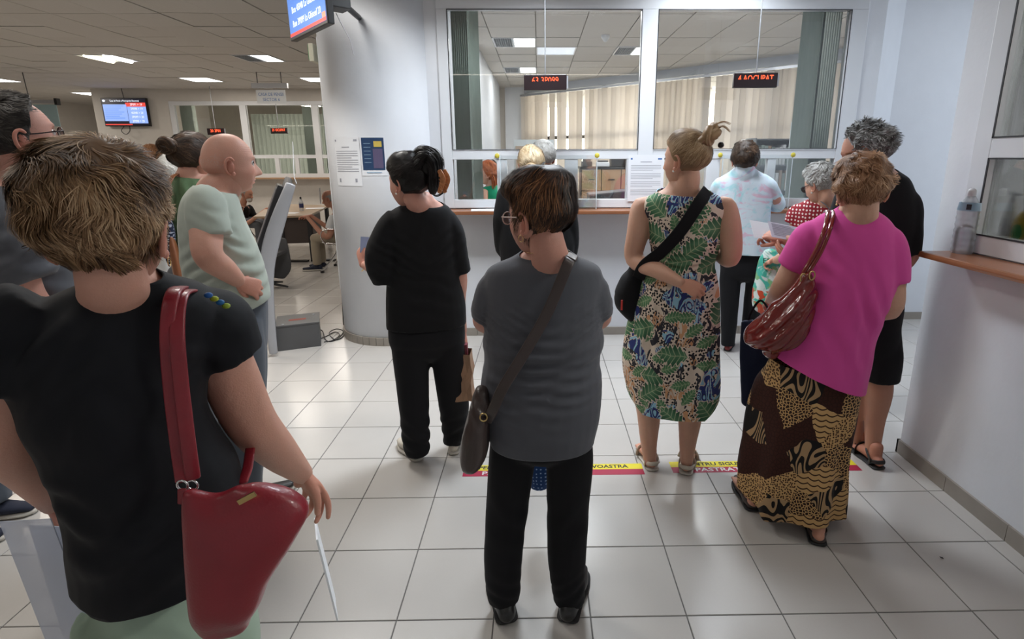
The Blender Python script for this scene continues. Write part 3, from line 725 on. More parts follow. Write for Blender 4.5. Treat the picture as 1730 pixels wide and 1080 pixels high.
def hair(person, H, mat, thick, flow, N=2500, length=.5, width=.0014, lift=.006, curl=.5, cscale=3., seed=1, tone=(.2, .8), steps=7, parent=None, extra=None, tuft=.006, lenvar=.4, minthick=.003, region=None, drop=0.):
    """cap following the skull plus fine locks laid along flow(S)"""
    r = np.random.default_rng(seed)
    V0, F0, th = hair_parts(H, thick)
    S = nrm(r.normal(size=(N*3, 3))); k = thick(S) > minthick
    if region is not None: k &= region(S)
    S = S[k][:N]; M = len(S); root = S.copy()
    L = length*(1-lenvar*r.random(M)); jit = r.normal(size=M)*.18
    pts = []; tn = noise(root, 6., seed)
    for st in range(steps+1):
        dn = 1-.85*sm(-S[:, 2], -.05, .5)*sm(-S[:, 1], -.3, .3); ex = -.002 + ((lift + tuft*tn)*(st/steps))*dn
        L_ = hair_surf(H, S, thick, ex)
        if drop: L_[:, 2] -= drop*(st/steps)*sm(-root[:, 2], -.15, .35)*sm(-root[:, 1], -.1, .4)
        pts.append(L_)
        v = flow(S); v = v-S*(v*S).sum(1)[:, None]; v = nrm(v)
        a = curl*noise(root*1.0+S*.6, cscale, seed+1)*2 + jit; u = np.cross(S, v)
        v = v*np.cos(a)[:, None]+u*np.sin(a)[:, None]
        S = nrm(S+v*(L/steps)[:, None])
    Pm = np.stack(pts, 1); Tg = np.gradient(Pm, axis=1); Tg = Tg/(np.linalg.norm(Tg, axis=2)[:, :, None]+1e-9)
    O = Pm/np.array([.077, .097, .118])**2; O = O/(np.linalg.norm(O, axis=2)[:, :, None]+1e-9)
    side = np.cross(Tg, O); side = side/(np.linalg.norm(side, axis=2)[:, :, None]+1e-9)
    wd = width*(.6+.8*r.random(M))[:, None]*np.interp(np.linspace(0, 1, steps+1), [0, .2, .7, 1], [.5, 1, .9, .15])[None]
    A = Pm-side*wd[:, :, None]; B = Pm+side*wd[:, :, None]
    K = steps+1; VV = np.stack([A, B], 2).reshape(M, K*2, 3)
    f = np.array([(2*i, 2*i+1, 2*i+3, 2*i+2) for i in range(steps)]); FF = (f[None]+np.arange(M)[:, None, None]*K*2).reshape(-1, 4)
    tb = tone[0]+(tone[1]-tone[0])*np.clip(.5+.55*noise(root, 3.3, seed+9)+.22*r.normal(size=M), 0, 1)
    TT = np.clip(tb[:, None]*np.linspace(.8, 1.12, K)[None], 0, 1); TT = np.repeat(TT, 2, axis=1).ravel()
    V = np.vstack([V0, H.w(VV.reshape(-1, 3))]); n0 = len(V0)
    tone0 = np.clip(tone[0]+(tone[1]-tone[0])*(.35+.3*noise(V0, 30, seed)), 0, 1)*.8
    F = F0+[tuple(q) for q in (FF+n0).tolist()]; TA = [tone0, TT]; Vs = [V]
    if extra:
        for (v, ff, tt) in extra:
            o = sum(len(x) for x in Vs); Vs.append(np.asarray(v)); F += [tuple(i+o for i in q) for q in ff]; TA.append(np.full(len(v), tt) if np.isscalar(tt) else tt)
    V = np.vstack(Vs); TA = np.concatenate(TA)
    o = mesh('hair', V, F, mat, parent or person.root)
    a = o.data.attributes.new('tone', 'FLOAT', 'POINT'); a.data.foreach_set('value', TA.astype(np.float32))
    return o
def lock(paths, w=.0016, n=40, spread=.006, seed=1, tone=(.2, .8), taper=True):
    "a bundle of fine strands round each given path (world space)"
    r = np.random.default_rng(seed); out = []
    for P in paths:
        P = catmull(P, 6); T = np.gradient(P, axis=0); T = nrm(T); a = nrm(np.cross(T, np.array([.3, .5, .81]))); b = np.cross(T, a); K = len(P)
        for _ in range(n):
            th = r.random()*6.28; rad = spread*math.sqrt(r.random()); ww = np.interp(np.linspace(0, 1, K), [0, .15, .8, 1], [.6, 1, .9, .2 if taper else .8])
            ph = th+np.linspace(0, 1, K)*r.normal()*1.2
            Q = P+(a*np.cos(ph)[:, None]+b*np.sin(ph)[:, None])*(rad*np.interp(np.linspace(0, 1, K), [0, .5, 1], [.8, 1, .7]))[:, None]
            sd = nrm(np.cross(T, a*math.cos(th)+b*math.sin(th)))*(w*ww)[:, None]
            v = np.stack([Q-sd, Q+sd], 1).reshape(-1, 3); f = [(2*i, 2*i+1, 2*i+3, 2*i+2) for i in range(K-1)]
            out.append((v, f, float(np.clip(tone[0]+(tone[1]-tone[0])*(rad/spread*.5+.5*r.random()), 0, 1))))
    return out
def core(paths, rad, tone=.15):
    return [(v, f, tone) for v, f in (tube(P, rad, n=10) for P in paths)]
# ---------------------------------------------------------------- hands, arms, legs
def hand(wrist, d, nrmv, thumb=1, curl=(20, 25, 30, 35), k=1.0, spread=6, tcurl=25, tout=40, curl2=None):
    """wrist point, finger direction d, back-of-hand normal, thumb=+1 if thumb lies on (d x n) side"""
    d = turnv(unit(d)); nrmv = turnv(nrmv); z = unit(np.asarray(nrmv)-d*np.dot(nrmv, d)); x = np.cross(d, z)*thumb; W = np.asarray(wrist)
    def w(p): return W+k*(x*p[0]+d*p[1]+z*p[2])
    parts = []
    C = [(0, -.012, 0), (0, .015, 0), (.002, .045, .001), (.001, .075, 0), (0, .088, -.002)]
    v, f = tube([w(c) for c in C], [(.024*k, .017*k), (.029*k, .016*k), (.038*k, .015*k), (.041*k, .012*k), (.039*k, .009*k)], n=16, side=x); parts.append((v, f))
    v, f = ball(w((.022, .03, -.010)), .017*k, 12); parts.append((v, f))
    v, f = ball(w((-.024, .03, -.009)), .014*k, 12); parts.append((v, f))
    for i, (bx, by, L, r) in enumerate(((.031, .080, .070, .0088), (.0105, .086, .078, .0091), (-.0105, .082, .072, .0087), (-.030, .072, .057, .0077))):
        sp = math.radians(spread*(1.2, .3, -.6, -1.5)[i]); c1 = math.radians(curl[i]); P = [np.array([bx*.85, by-.03, 0]), np.array([bx, by, 0])]
        a = 0; p = P[-1]
        for j, (fr, cc) in enumerate(((.45, 1.), (.31, 1.1), (.24, .8))):
            a += c1*cc*((curl2[i] if curl2 else 1) if j else 1)
            dd = np.array([math.sin(sp)*math.cos(a), math.cos(sp)*math.cos(a), -math.sin(a)]); p = p+dd*L*fr; P.append(p)
        v, f = tube([w(q) for q in P], [r*k*q for q in (1.0, 1.08, 1.02, .92, .78)], n=10, sub=3); parts.append((v, f))
    to, tc = math.radians(tout), math.radians(tcurl)
    P = [np.array([.016, .012, -.006])]; dd = unit([math.sin(to), math.cos(to), -.35]); P.append(P[-1]+dd*.040)
    d2 = unit([math.sin(to-tc), math.cos(to-tc), -.35-tc*.4]); P.append(P[-1]+d2*.032); d3 = unit([math.sin(to-1.7*tc), math.cos(to-1.7*tc), -.35-tc*.7]); P.append(P[-1]+d3*.026)
    v, f = tube([w(q) for q in P], [.015*k, .0125*k, .0105*k, .0085*k], n=10, sub=3); parts.append((v, f))
    return parts
def limb(pts, rad, **k): return tube(pts, rad, n=k.pop('n', 18), sub=k.pop('sub', 5), **k)
def sleeve(pts, rad, **k):
    "a limb whose far end is cut off flat, as a sleeve or trouser hem is"
    rad = list(rad); rad[0] = rad[0]*.85 if len(rad) < 5 else rad[0]; n = 20; v, f = tube(pts, rad, n=n, sub=6, cap=False, **k); m = len(v)//n
    return v, f+[tuple(range(n)), tuple(range((m-1)*n, m*n))[::-1]]
def shoe(person, ankle, yaw, mat, L=.245, W=.088, H=.07, kind='flat', sole=None, name='shoe', z0=.002):
    "shoe with its heel under the ankle; yaw 0 points away from the camera"
    a = math.radians(yaw)+PLN['az']; f = np.array([math.sin(a), math.cos(a), 0]); s = np.array([math.cos(a), -math.sin(a), 0]); c = np.array([ankle[0], ankle[1], 0.])
    o = []
    def q(u, v, z): return c+f*u+s*v+np.array([0, 0, z])
    sh = .012 if kind != 'sneaker' else .022
    P = [q(-.055, 0, z0+sh/2), q(-.04, 0, z0+sh/2), (q(.03, 0, z0+sh/2)), q(.10, .0, z0+sh/2), q(L-.09, .004, z0+sh/2), q(L-.06, .004, z0+sh/2)]
    so = tube(P, [(W*.30, sh/2), (W*.38, sh/2), (W*.40, sh/2), (W*.50, sh/2), (W*.42, sh/2), (W*.22, sh/2)], n=20, sub=4, side=s, power=.8)
    so_o = mesh('sole', so[0], so[1], sole or mat, None)
    root = None
    if kind in ('flat', 'sneaker'):
        hh = H if kind == 'sneaker' else H*.78
        up = [tube([q(-.045, 0, z0+sh+hh*.3), q(0, 0, z0+sh+hh*.42), q(.05, 0, z0+sh+hh*.36), q(.11, .002, z0+sh+hh*.22), q(L-.07, .004, z0+sh+.010)],
                   [(W*.30, hh*.45), (W*.36, hh*.6), (W*.38, hh*.5), (W*.44, hh*.34), (W*.30, .016)], n=20, side=s)]
        up.append(tube([q(0, 0, z0+sh+hh*.4), q(0, 0, z0+sh+hh*1.0)], [W*.40, W*.42], n=18))
        me = remesh(up, .005, 3); cut(me, [((c[0], c[1], z0+sh+hh*.92), (0, 0, 1))]); me = solidify(me, .003); me.polygons.foreach_set('use_smooth', [True]*len(me.polygons)); me.materials.clear(); me.name = name
        root = link(name, me, mat, person.root)
    else:
        root = empty(name, (0, 0, 0)); root.parent = person.root; root.matrix_parent_inverse = Matrix.Translation(person.root.location).inverted()
    so_o.parent = root; so_o.matrix_parent_inverse = root.matrix_world.inverted() if False else Matrix.Identity(4)
    bpy.context.view_layer.update(); so_o.matrix_parent_inverse = root.matrix_world.inverted()
    if kind == 'sandal':
        for (P, r) in (([q(.09, -.046, z0+.012), q(.10, -.03, z0+.05), q(.105, .0, z0+.06), q(.10, .035, z0+.045), q(.09, .047, z0+.012)], (.019, .003)),
                       ([q(-.03, -.034, z0+.035), q(-.058, -.02, z0+.045), q(-.064, 0, z0+.048), q(-.058, .02, z0+.045), q(-.02, .036, z0+.035), q(.05, .044, z0+.012)], (.011, .003)),
                       ([q(-.01, -.036, z0+.012), q(-.02, -.038, z0+.04), q(.03, -.03, z0+.075), q(.05, .0, z0+.08), q(.02, .036, z0+.05), q(-.01, .04, z0+.015)], (.012, .003))):
            v, f_ = tube(P, [r]*len(P), n=8, side=(0, 0, 1)); o_ = mesh('strap', v, f_, mat, None); o_.parent = root; o_.matrix_parent_inverse = root.matrix_world.inverted()
    return root
def foot_parts(ankle, yaw, k=1.0, z=.016):
    a = math.radians(yaw)+PLN['az']; f = np.array([math.sin(a), math.cos(a), 0]); s = np.array([math.cos(a), -math.sin(a), 0]); c = np.array([ankle[0], ankle[1], 0.])
    q = lambda u, v, zz: c+k*(f*u+s*v)+np.array([0, 0, z+zz*k])
    pr = [tube([q(-.042, 0, .022), q(0, 0, .034), q(.05, 0, .034), q(.10, 0, .022), q(.145, .002, .013)], [(.024*k, .022*k), (.030*k, .034*k), (.034*k, .032*k), (.041*k, .020*k), (.040*k, .012*k)], n=16, side=s)]
    for i, v in enumerate((-.030, -.014, .001, .016, .030)):
        t = .030 if True else 0
        pr.append(tube([q(.135, v, .011), q(.155+.012*(1-abs(v)/.03), v, .013), q(.175+.012*(1-abs(v-.0)/.03), v, .009)], [.009*k, .0085*k, .0075*k], n=8, sub=2))
    pr.append(tube([q(-.005, 0, .03), q(-.008, 0, .09)], [.032*k, .031*k], n=14))
    return pr
def flow_crown(c, swirl=.3, down=.3):
    c = unit(c)
    return lambda S: (S*(S@c)[:, None]-c[None]) + swirl*np.cross(np.broadcast_to(c, S.shape), S) + np.array([0, 0, -down])
def flow_to(b): b = unit(b); return lambda S: b[None]-S*(S@b)[:, None]
def glasses(person, H, mat, lens, col=None, r=.024):
    G = empty('glasses', tuple(H.w(np.array([0, .10, 0])))); G.parent = person.root; G.matrix_parent_inverse = Matrix.Translation(person.root.location).inverted()
    bpy.context.view_layer.update()
    def add(n, v, f, mt): o = mesh(n, v, f, mt); o.parent = G; o.matrix_parent_inverse = G.matrix_world.inverted()
    for sg in (-1, 1):
        P = [H.w(np.array([sg*(.033+r*1.08*math.cos(a)*1.0), .101-.004*abs(math.cos(a)), -.002+r*.82*math.sin(a)])) for a in np.linspace(0, 2*np.pi, 18)]
        v, f = tube(P, .0019, n=6, sub=1); add('rim', v, f, mat)
        v, f = ball(H.w(np.array([sg*.033, .1, -.002])), 1, 16); v = H.w(np.array([sg*.033, .0995, -.002])+ball((0, 0, 0), (r, .0008, r*.8), 16)[0]); add('lens', v, f, lens)
        P = [H.w(np.array([sg*x, y, z])) for x, y, z in ((.059, .098, .004), (.070, .085, .005), (.078, .03, .004), (.081, -.008, .004), (.080, -.022, -.012))]
        v, f = tube(P, .0021, n=6); add('temple', v, f, mat)
    P = [H.w(np.array([x, .102, .004])) for x in (-.010, 0, .010)]; v, f = tube(P, .0017, n=6, sub=2); add('bridge', v, f, mat)
LENS = glassmat('spectacle_lens', (.9, .92, .95), .12)
GOLD = plain('gold', (.75, .50, .22), .25, 1.0, var=.02); PEARL = plain('pearl', (.8, .78, .74), .2)
def earring(person, H, sg, mat, kind='hoop', r=.008):
    c = np.array([sg*.086, .000, -.050])
    if kind == 'hoop':
        P = [H.w(c+np.array([0, r*math.cos(a), -r*.9+r*math.sin(a)])) for a in np.linspace(0, 2*np.pi, 14)]; v, f = tube(P, .0011, n=6, sub=1)
    else: v, f = ball(H.w(c+np.array([0, 0, -.002])), r*.6, 12)
    mesh('earring', v, f, mat, person.root)
def necklace(person, pts, mat, r=.001): v, f = tube(pts, r, n=6); mesh('necklace', v, f, mat, person.root)
# ---------------------------------------------------------------- fabrics and hair colours
F_GREY = cloth_mat('charcoal_grey_jersey', (.088, .092, .108), bump=.15)
F_BLACK = cloth_mat('black_jersey', (.0065, .0065, .008), sheen=.03); F_BLACKP = cloth_mat('black_trouser_fabric', (.007, .007, .009), sheen=.03)
F_SHEER = cloth_mat('black_chiffon', (.006, .007, .010), .75, sheen=.03); F_MINT = cloth_mat('mint_trousers', (.36, .47, .37), sheen=.1)
F_PALE = cloth_mat('pale_green_cotton', (.42, .47, .41)); F_OLIVE = cloth_mat('green_blouse', (.12, .20, .10)); F_SLATE = cloth_mat('slate_shirt', (.105, .11, .125), var=.08)
F_JEAN = cloth_mat('grey_jeans', (.075, .088, .11), bump=.25, weave=500); F_PINK = cloth_mat('magenta_pink_jersey', (.72, .085, .36), sheen=.1)
F_NAVY = cloth_mat('navy_fabric', (.014, .02, .05)); F_CLERK = cloth_mat('bright_green_top', (.01, .30, .15)); F_WHITEC = cloth_mat('white_cotton', (.62, .63, .64)); F_BEIGE = cloth_mat('beige_trousers', (.32, .27, .20))
L_RED = leather('crimson_leather', (.235, .012, .022), .38); L_REDG = leather('glossy_oxblood_leather', (.17, .012, .010), .18, coat=.6, scale=60, bump=.5)
L_BROWN = leather('dark_brown_leather', (.045, .030, .027), .42); L_BLK = leather('black_leather', (.010, .010, .011), .4); L_TAN = leather('tan_leather', (.30, .11, .045), .4)
L_CREAM = leather('cream_leather', (.55, .50, .42), .5); RUB = plain('dark_rubber_sole', (.02, .02, .022), .7); RUBW = plain('pale_rubber_sole', (.5, .47, .42), .6)
BRASS = plain('brass', (.55, .40, .17), .3, 1.0)
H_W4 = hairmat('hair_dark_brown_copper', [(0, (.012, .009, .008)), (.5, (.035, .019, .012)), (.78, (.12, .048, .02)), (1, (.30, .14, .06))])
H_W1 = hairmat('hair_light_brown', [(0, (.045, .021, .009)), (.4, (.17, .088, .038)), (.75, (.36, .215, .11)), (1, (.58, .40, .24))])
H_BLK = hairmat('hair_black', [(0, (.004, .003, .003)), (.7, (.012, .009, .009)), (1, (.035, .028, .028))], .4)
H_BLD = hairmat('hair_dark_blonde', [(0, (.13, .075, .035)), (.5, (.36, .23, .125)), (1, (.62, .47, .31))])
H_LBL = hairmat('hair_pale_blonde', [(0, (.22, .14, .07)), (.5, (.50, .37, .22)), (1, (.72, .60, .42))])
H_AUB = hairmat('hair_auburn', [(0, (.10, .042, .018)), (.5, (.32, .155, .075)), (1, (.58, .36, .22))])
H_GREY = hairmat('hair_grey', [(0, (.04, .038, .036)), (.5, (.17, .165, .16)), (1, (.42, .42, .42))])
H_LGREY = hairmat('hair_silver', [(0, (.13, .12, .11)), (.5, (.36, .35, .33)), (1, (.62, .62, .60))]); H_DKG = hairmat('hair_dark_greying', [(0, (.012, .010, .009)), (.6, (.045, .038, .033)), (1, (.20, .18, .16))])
H_DBR = hairmat('hair_dark_brown', [(0, (.012, .007, .004)), (.6, (.05, .028, .016)), (1, (.13, .075, .045))]); H_RED = hairmat('hair_ginger', [(0, (.12, .025, .008)), (.6, (.40, .10, .03)), (1, (.62, .22, .08))])
def hmask(S, lim=(-.62, -.55, -.15, .35, .60), soft=.14):
    rr = np.sqrt(np.clip(1-S[:, 2]**2, 1e-6, 1)); cp = S[:, 1]/rr
    zl = np.interp(cp, [-1, -.35, 0, .35, 1], lim); return sm(S[:, 2]-zl, 0, soft)
def thickf(top=.03, back=.025, side=.015, nape=.008, front=.02, lim=(-.62, -.55, -.15, .35, .60), soft=.14, lump=0., seed=0, extra=None):
    def T(S):
        x, y, z = S.T; m = hmask(S, lim, soft)
        wt = sm(z, .2, .8); wb = sm(-y, -.1, .7); t = side*(1-wb)+back*wb; t = t*(1-wt)+top*wt
        q = sm(-z, -.22, .50); t = t*(1-q)+nape*q; t = t + (front-t)*sm(y, .3, .8)*.6
        if lump: t = t + lump*noise(S, 3.2, seed)+lump*.5*noise(S, 7., seed+2)
        if extra is not None: t = t + extra(S)
        return -.006+m*(t+.006)
    return T
def gb(S, c, r): c = unit(c); return np.exp(-((S-c)**2).sum(1)/(r*r))
def neck(H, base, r0=.052, r1=.060, fw=-.012): return tube([H.w((0, -.015, -.03)), H.w((0, fw-.018, -.085)), (H.w((0, fw-.03, -.12))+np.asarray(base))/2, base], [r0*1.02, r0, (r0+r1)/2, r1], n=18)
def strap(person, pts, w, mat, name='strap', th=.0035, side=None, parent=None):
    v, f = tube(pts, [(w, th)]*len(pts), n=12, sub=6, side=side, power=.6); return mesh(name, v, f, mat, parent or person.root)
# ================================================================ centre woman in the charcoal tee
setplane(915, 600, .05)
p = Person('short haired woman in charcoal tee and black trousers, standing on the yellow floor sticker', *A(900, 1030, .05)[:2], SK_C)
Yt = .05
H = Head(A(909, 366, -.01), -50, 4, 0, .95, 1.12, 1.0, .2)
p.heads.append(H.mesh(n=112, m=88)); p.eyes(H, (-1,))
TR = [(414, 893, 950, .056, -.01), (426, 880, 964, .060, -.01), (436, 862, 980, .072), (444, 842, 998, .088), (456, 824, 1014, .105), (480, 816, 1020, .118), (515, 818, 1018, .125), (550, 818, 1018, .13), (575, 815, 1021, .135),
      (603, 819, 1013, .13), (646, 813, 1016, .135), (683, 812, 1014, .14), (715, 820, 1009, .14), (752, 832, 1000, .13)]
p.add(loft(Yt, TR[:9], -.008)); p.add(neck(H, A(930, 445, .03), .054, .064))
arms = []
for sx, (a, b) in ((-1, ((835, 488), (822, 538))), (1, ((998, 486), (1010, 532)))):
    s0, e0 = A(*a, Yt), A(*b, Yt+.02); arms.append(sleeve([s0+np.array([-sx*.04, 0, .01]), s0, (s0+e0)/2+np.array([0, -.01, 0]), e0], [.045, .052, .058, .050]))
    w0 = e0+np.array([-sx*.20, .20, .03]); p.add(limb([s0, e0, e0+np.array([-sx*.02, .07, -.005]), w0], [.045, .046, .044, .028]))
    p.fine.append(hand(w0, (-sx, .1, .1), (0, 1, .3), thumb=-sx, curl=(15, 15, 15, 15)))
p.finish(.008)
garment(p.root, 'tee', [loft(Yt, TR)]+arms, F_GREY, .007, 4,
        cuts=[(A(930, 443, -.03), (0, -.28, 1), .3), (A(915, 741, Yt), (0, .05, -1))],
        folds=[(A(826, 545, -.02), .055, (.5, 0, 1), .016, .004), (A(1008, 540, -.02), .055, (-.5, 0, 1), .017, .004), (A(850, 560, -.08), .07, (.55, 0, 1), .026, .0035), (A(985, 560, -.08), .07, (-.5, 0, 1), .028, .0035),
               (A(900, 640, -.1), .13, (.1, 0, 1), .045, .005), (A(975, 650, -.1), .11, (-.15, 0, 1), .04, .0045), (A(860, 690, -.1), .08, (.3, 0, 1), .04, .003)], amp=.0022, scale=7, stretch=(.6, .6, 1.4))
PL = [[(868, 735), (864, 780), (858, 847), (850, 939), (851, 1012)], [(958, 735), (962, 780), (960, 847), (958, 939), (962, 1014)]]
yl = (.07, .07, .07, .05, .035)
garment(p.root, 'trousers', [loft(.07, [(680, 826, 1004, .12), (715, 824, 1005, .13), (735, 828, 1001, .11)])]+
        [sleeve([A(x, y, yy) for (x, y), yy in zip(L_, yl)], [.084, .082, .074, .068, .056]) for L_ in PL], F_BLACKP, .008, 9,
        folds=[(A(860, 880, 0), .10, (.9, 0, 1), .11, .003), (A(955, 890, 0), .10, (-.9, 0, 1), .10, .003), (A(850, 1000, 0), .07, (.5, 0, 1), .05, .003), (A(962, 1000, 0), .07, (-.5, 0, 1), .05, .003)], amp=.003, scale=5, stretch=(1, 1, .5))
for (x, y), yw in (((853, 1040), -14), ((963, 1044), 14)): shoe(p, A(x, y-2, .03), yw, L_BLK, kind='flat', sole=RUB, name='shoe', L=.26, W=.108, H=.095)
ex = lambda S: .018*gb(S, (.2, -.5, .7), .5)+.010*gb(S, (.8, -.1, .4), .5)+.012*gb(S, (-.6, .3, .7), .4)
hair(p, H, H_W4, thickf(.034, .026, .014, -.003, .03, lim=(-.90, -.62, -.18, .30, .50), lump=.005, seed=3, extra=ex), flow_crown((.1, -.55, .8), .35, .45), N=5200, length=.75, width=.0012, curl=.35, cscale=2.4, lift=.009, seed=5, tone=(.02, .95), tuft=.008, drop=.022)
CLEARP = plain('clear_pink_plastic', (.62, .45, .40), .15)
glasses(p, H, CLEARP, LENS); earring(p, H, -1, GOLD, 'hoop', .010)
necklace(p, [A(885, 425, .0), A(897, 428, -.052), A(925, 427, -.066), A(952, 427, -.05), A(962, 424, 0)], GOLD)
# her cross-body bag
bg_ = empty('shoulder_bag', tuple(A(805, 720, -.05)), 'dark brown leather crossbody bag at the left hip of the woman in charcoal tee', 'bag')
sp = [A(964, 436, -.055), A(957, 452, -.085), A(925, 528, -.098), A(884, 600, -.112), A(850, 655, -.118), A(832, 695, -.10), A(822, 712, -.07)]
P_ = type('X', (), {'root': bg_})
strap(P_, sp, .0165, L_BROWN, th=.003, side=(.9, 0, -.45)); strap(P_, [A(965, 437, -.06), A(968, 432, .04), A(955, 460, .18), A(890, 640, .20), A(822, 705, .05)], .0165, L_BROWN, th=.003, side=(.9, 0, -.45))
def bag_body(root, name, Y, data, mat, voxel=.006, amp=.003, power=.8, yaw=0, folds=(), scale=9, tilt=0):
    c_, s_ = math.cos(yaw), math.sin(yaw); fx = (np.array([c_, s_, 0]), np.array([-s_, c_, 0]))
    return garment(root, name, [loft(Y, data, fixed=fx, power=power)], mat, voxel, 3, amp=amp, scale=scale, folds=folds)
bag_body(bg_, 'bag_body', -.03, [(664, 802, 826, .03), (690, 793, 828, .06), (720, 785, 826, .085), (755, 779, 824, .09), (775, 781, 815, .085), (782, 788, 808, .06)], L_BROWN, folds=[(A(815, 690, -.1), .06, (.8, 0, .5), .03, .004)])
v, f = tube([A(817, 705, -.115)+np.array([.011*math.cos(a), -.002, .013*math.sin(a)]) for a in np.linspace(0, 2*np.pi, 14)], .0022, n=8, sub=1); mesh('ring', v, f, BRASS, bg_)
# ================================================================ woman in the black tee by the column
setplane(715, 500, 1.06)
p = Person('woman with black hair in a claw clip, loose black tee and wide black trousers', *A(730, 765, 1.06)[:2], SK_C); Yt = 1.06
H = Head(A(689, 308, 1.02), -46, 4, 0, .97, 1.08); p.heads.append(H.mesh())
TR = [(336, 697, 738, .055, -.01), (344, 685, 750, .065), (354, 664, 762, .085), (372, 652, 768, .105), (400, 652, 772, .12), (440, 655, 773, .125), (480, 653, 779, .125), (520, 652, 786, .13), (548, 652, 788, .13), (575, 653, 789, .125)]
p.add(loft(Yt, TR[:5], -.014)); p.add(neck(H, A(715, 346, 1.05), .05, .06))
eL, eR = A(652, 462, 1.04), A(776, 462, 1.05); hL = A(617, 448, 1.22)
p.add(limb([A(666, 384, Yt), eL, (eL+hL)/2, hL], [.034, .043, .036, .025])); p.add(limb([A(758, 384, Yt), eR, A(776, 510, 1.12), A(782, 560, 1.2)], [.032, .04, .034, .025]))
p.fine.append(hand(A(613, 444, 1.25), (-.10, .55, .75), (-.7, -.6, .2), thumb=1, curl=(50, 55, 60, 65), tcurl=30)); p.fine.append(hand(A(783, 563, 1.2), (.1, .1, -1), (1, 0, 0), thumb=1, curl=(60, 60, 60, 60)))
p.finish(.009)
sl = [sleeve([A(672, 364, Yt), A(658, 392, Yt-.01), A(646, 440, Yt-.02), A(655, 474, Yt+.0)], [.06, .075, .082, .07]), sleeve([A(752, 364, Yt), A(762, 390, Yt), A(770, 430, Yt), A(777, 462, Yt)], [.06, .068, .066, .064])]
garment(p.root, 'tee', [loft(Yt, TR[:9])]+sl, F_BLACK, .009, 4, cuts=[(A(715, 344, 1.04), (.05, -.3, 1), .25), (A(720, 549, 1.06), (0, 0, -1))],
        folds=[(A(665, 440, .95), .1, (.6, 0, 1), .05, .006), (A(760, 430, .95), .09, (-.5, 0, 1), .05, .005), (A(720, 500, .93), .14, (.2, 0, 1), .08, .004)], amp=.004, scale=5)
garment(p.root, 'trousers', [loft(Yt, [(535, 655, 785, .115), (570, 656, 787, .125), (582, 660, 786, .105)])]+
        [sleeve([A(x, y, yy) for x, y, yy in L_], R_) for L_, R_ in (([(690, 560, 1.06), (694, 600, 1.06), (700, 686, 1.05), (703, 739, 1.04), (706, 768, 1.03)], [.092, .094, .080, .072, .060]), ([(755, 560, 1.06), (758, 600, 1.06), (766, 686, 1.1), (768, 730, 1.1), (767, 750, 1.09)], [.092, .094, .083, .070, .06]))],
        F_BLACKP, .009, 8, folds=[(A(705, 740, .98), .12, (.6, 0, 1), .07, .005), (A(765, 735, 1.02), .12, (-.6, 0, 1), .07, .006)], amp=.004, scale=5)
shoe(p, A(700, 770, 1.08), -28, L_CREAM, kind='sneaker', sole=RUBW, name='shoe', L=.235); shoe(p, A(768, 765, 1.10), 8, L_CREAM, kind='sneaker', sole=RUBW, name='shoe', L=.235)
def bun_paths(H, c, r, turns, n=1, tilt=0., sq=.8):
    out = []
    for k in range(n):
        out.append([H.w(np.asarray(c)+np.array([r*(1-.55*t)*math.cos(6.283*turns*t+k*2.1), -.012*math.sin(9*t+k), r*sq*(1-.55*t)*math.sin(6.283*turns*t+k*2.1)])) for t in np.linspace(0, 1, 12)])
    return out
bp = [[H.w(q) for q in ((-.05, -.07, .03), (-.02, -.12, .09), (.03, -.14, .13), (.06, -.16, .09), (.05, -.15, .02), (.03, -.14, -.04))],
      [H.w(q) for q in ((.03, -.03, .12), (.02, -.10, .145), (.03, -.16, .12), (.035, -.175, .05), (.02, -.16, -.02))],
      [H.w(q) for q in ((-.03, -.08, .08), (-.01, -.14, .12), (.01, -.17, .08), (0, -.165, .0), (.02, -.14, -.05))]]
vb_, fb_ = ball(H.w((.02, -.125, .075)), (.050, .045, .055), 16, H.R); bc2 = [[H.w((.02+.05*math.cos(a+k), -.125-.035*math.sin(b+k), .075+.055*math.sin(a+k))) for a, b in ((0, 0), (1, 1), (2, 2), (3, 3))] for k in range(6)]
hair(p, H, H_BLK, thickf(.03, .03, .02, .012, .02, lim=(-.72, -.6, -.12, .30, .5), lump=.004), flow_to((.15, -.95, .35)), N=3200, length=.6, width=.0014, curl=.12, seed=8, tone=(.1, .9), extra=[(vb_, fb_, .2)]+lock(bc2, .0013, 50, .018, 9)+core(bp, .020)+lock(bp, .0013, 120, .032, 3)+lock([[H.w(q) for q in ((.05, -.15, .0), (.085, -.165, -.01), (.095, -.15, -.05), (.06, -.13, -.075), (.03, -.12, -.06))]], .0012, 14, .006, 4))
CLAW = plain('amber_plastic', (.42, .16, .06), .2, var=.3, vscale=60)
cl = empty('hair_claw', tuple(H.w((.03, -.19, 0)))); cl.parent = p.root; cl.matrix_parent_inverse = Matrix.Translation(p.root.location).inverted(); bpy.context.view_layer.update()
for k, (dx, zz) in enumerate(((-.012, .0), (.022, .004))):
    for q in range(6):
        z = .035-.016*q; P = [H.w((dx-.008+.01, -.205-.012, z)), H.w((dx+.004, -.225+.004*q*.3, z-.006)), H.w((dx+.016, -.21, z-.012))]
        v, f = tube(P, .0036, n=6); o = mesh('tooth', v, f, CLAW); o.parent = cl; o.matrix_parent_inverse = cl.matrix_world.inverted()
    v, f = tube([H.w((dx+.004, -.22, .045)), H.w((dx+.008, -.232, 0)), H.w((dx+.004, -.205, -.06))], [(.010, .003), (.013, .003), (.009, .003)], n=8); o = mesh('jaw', v, f, CLAW); o.parent = cl; o.matrix_parent_inverse = cl.matrix_world.inverted()
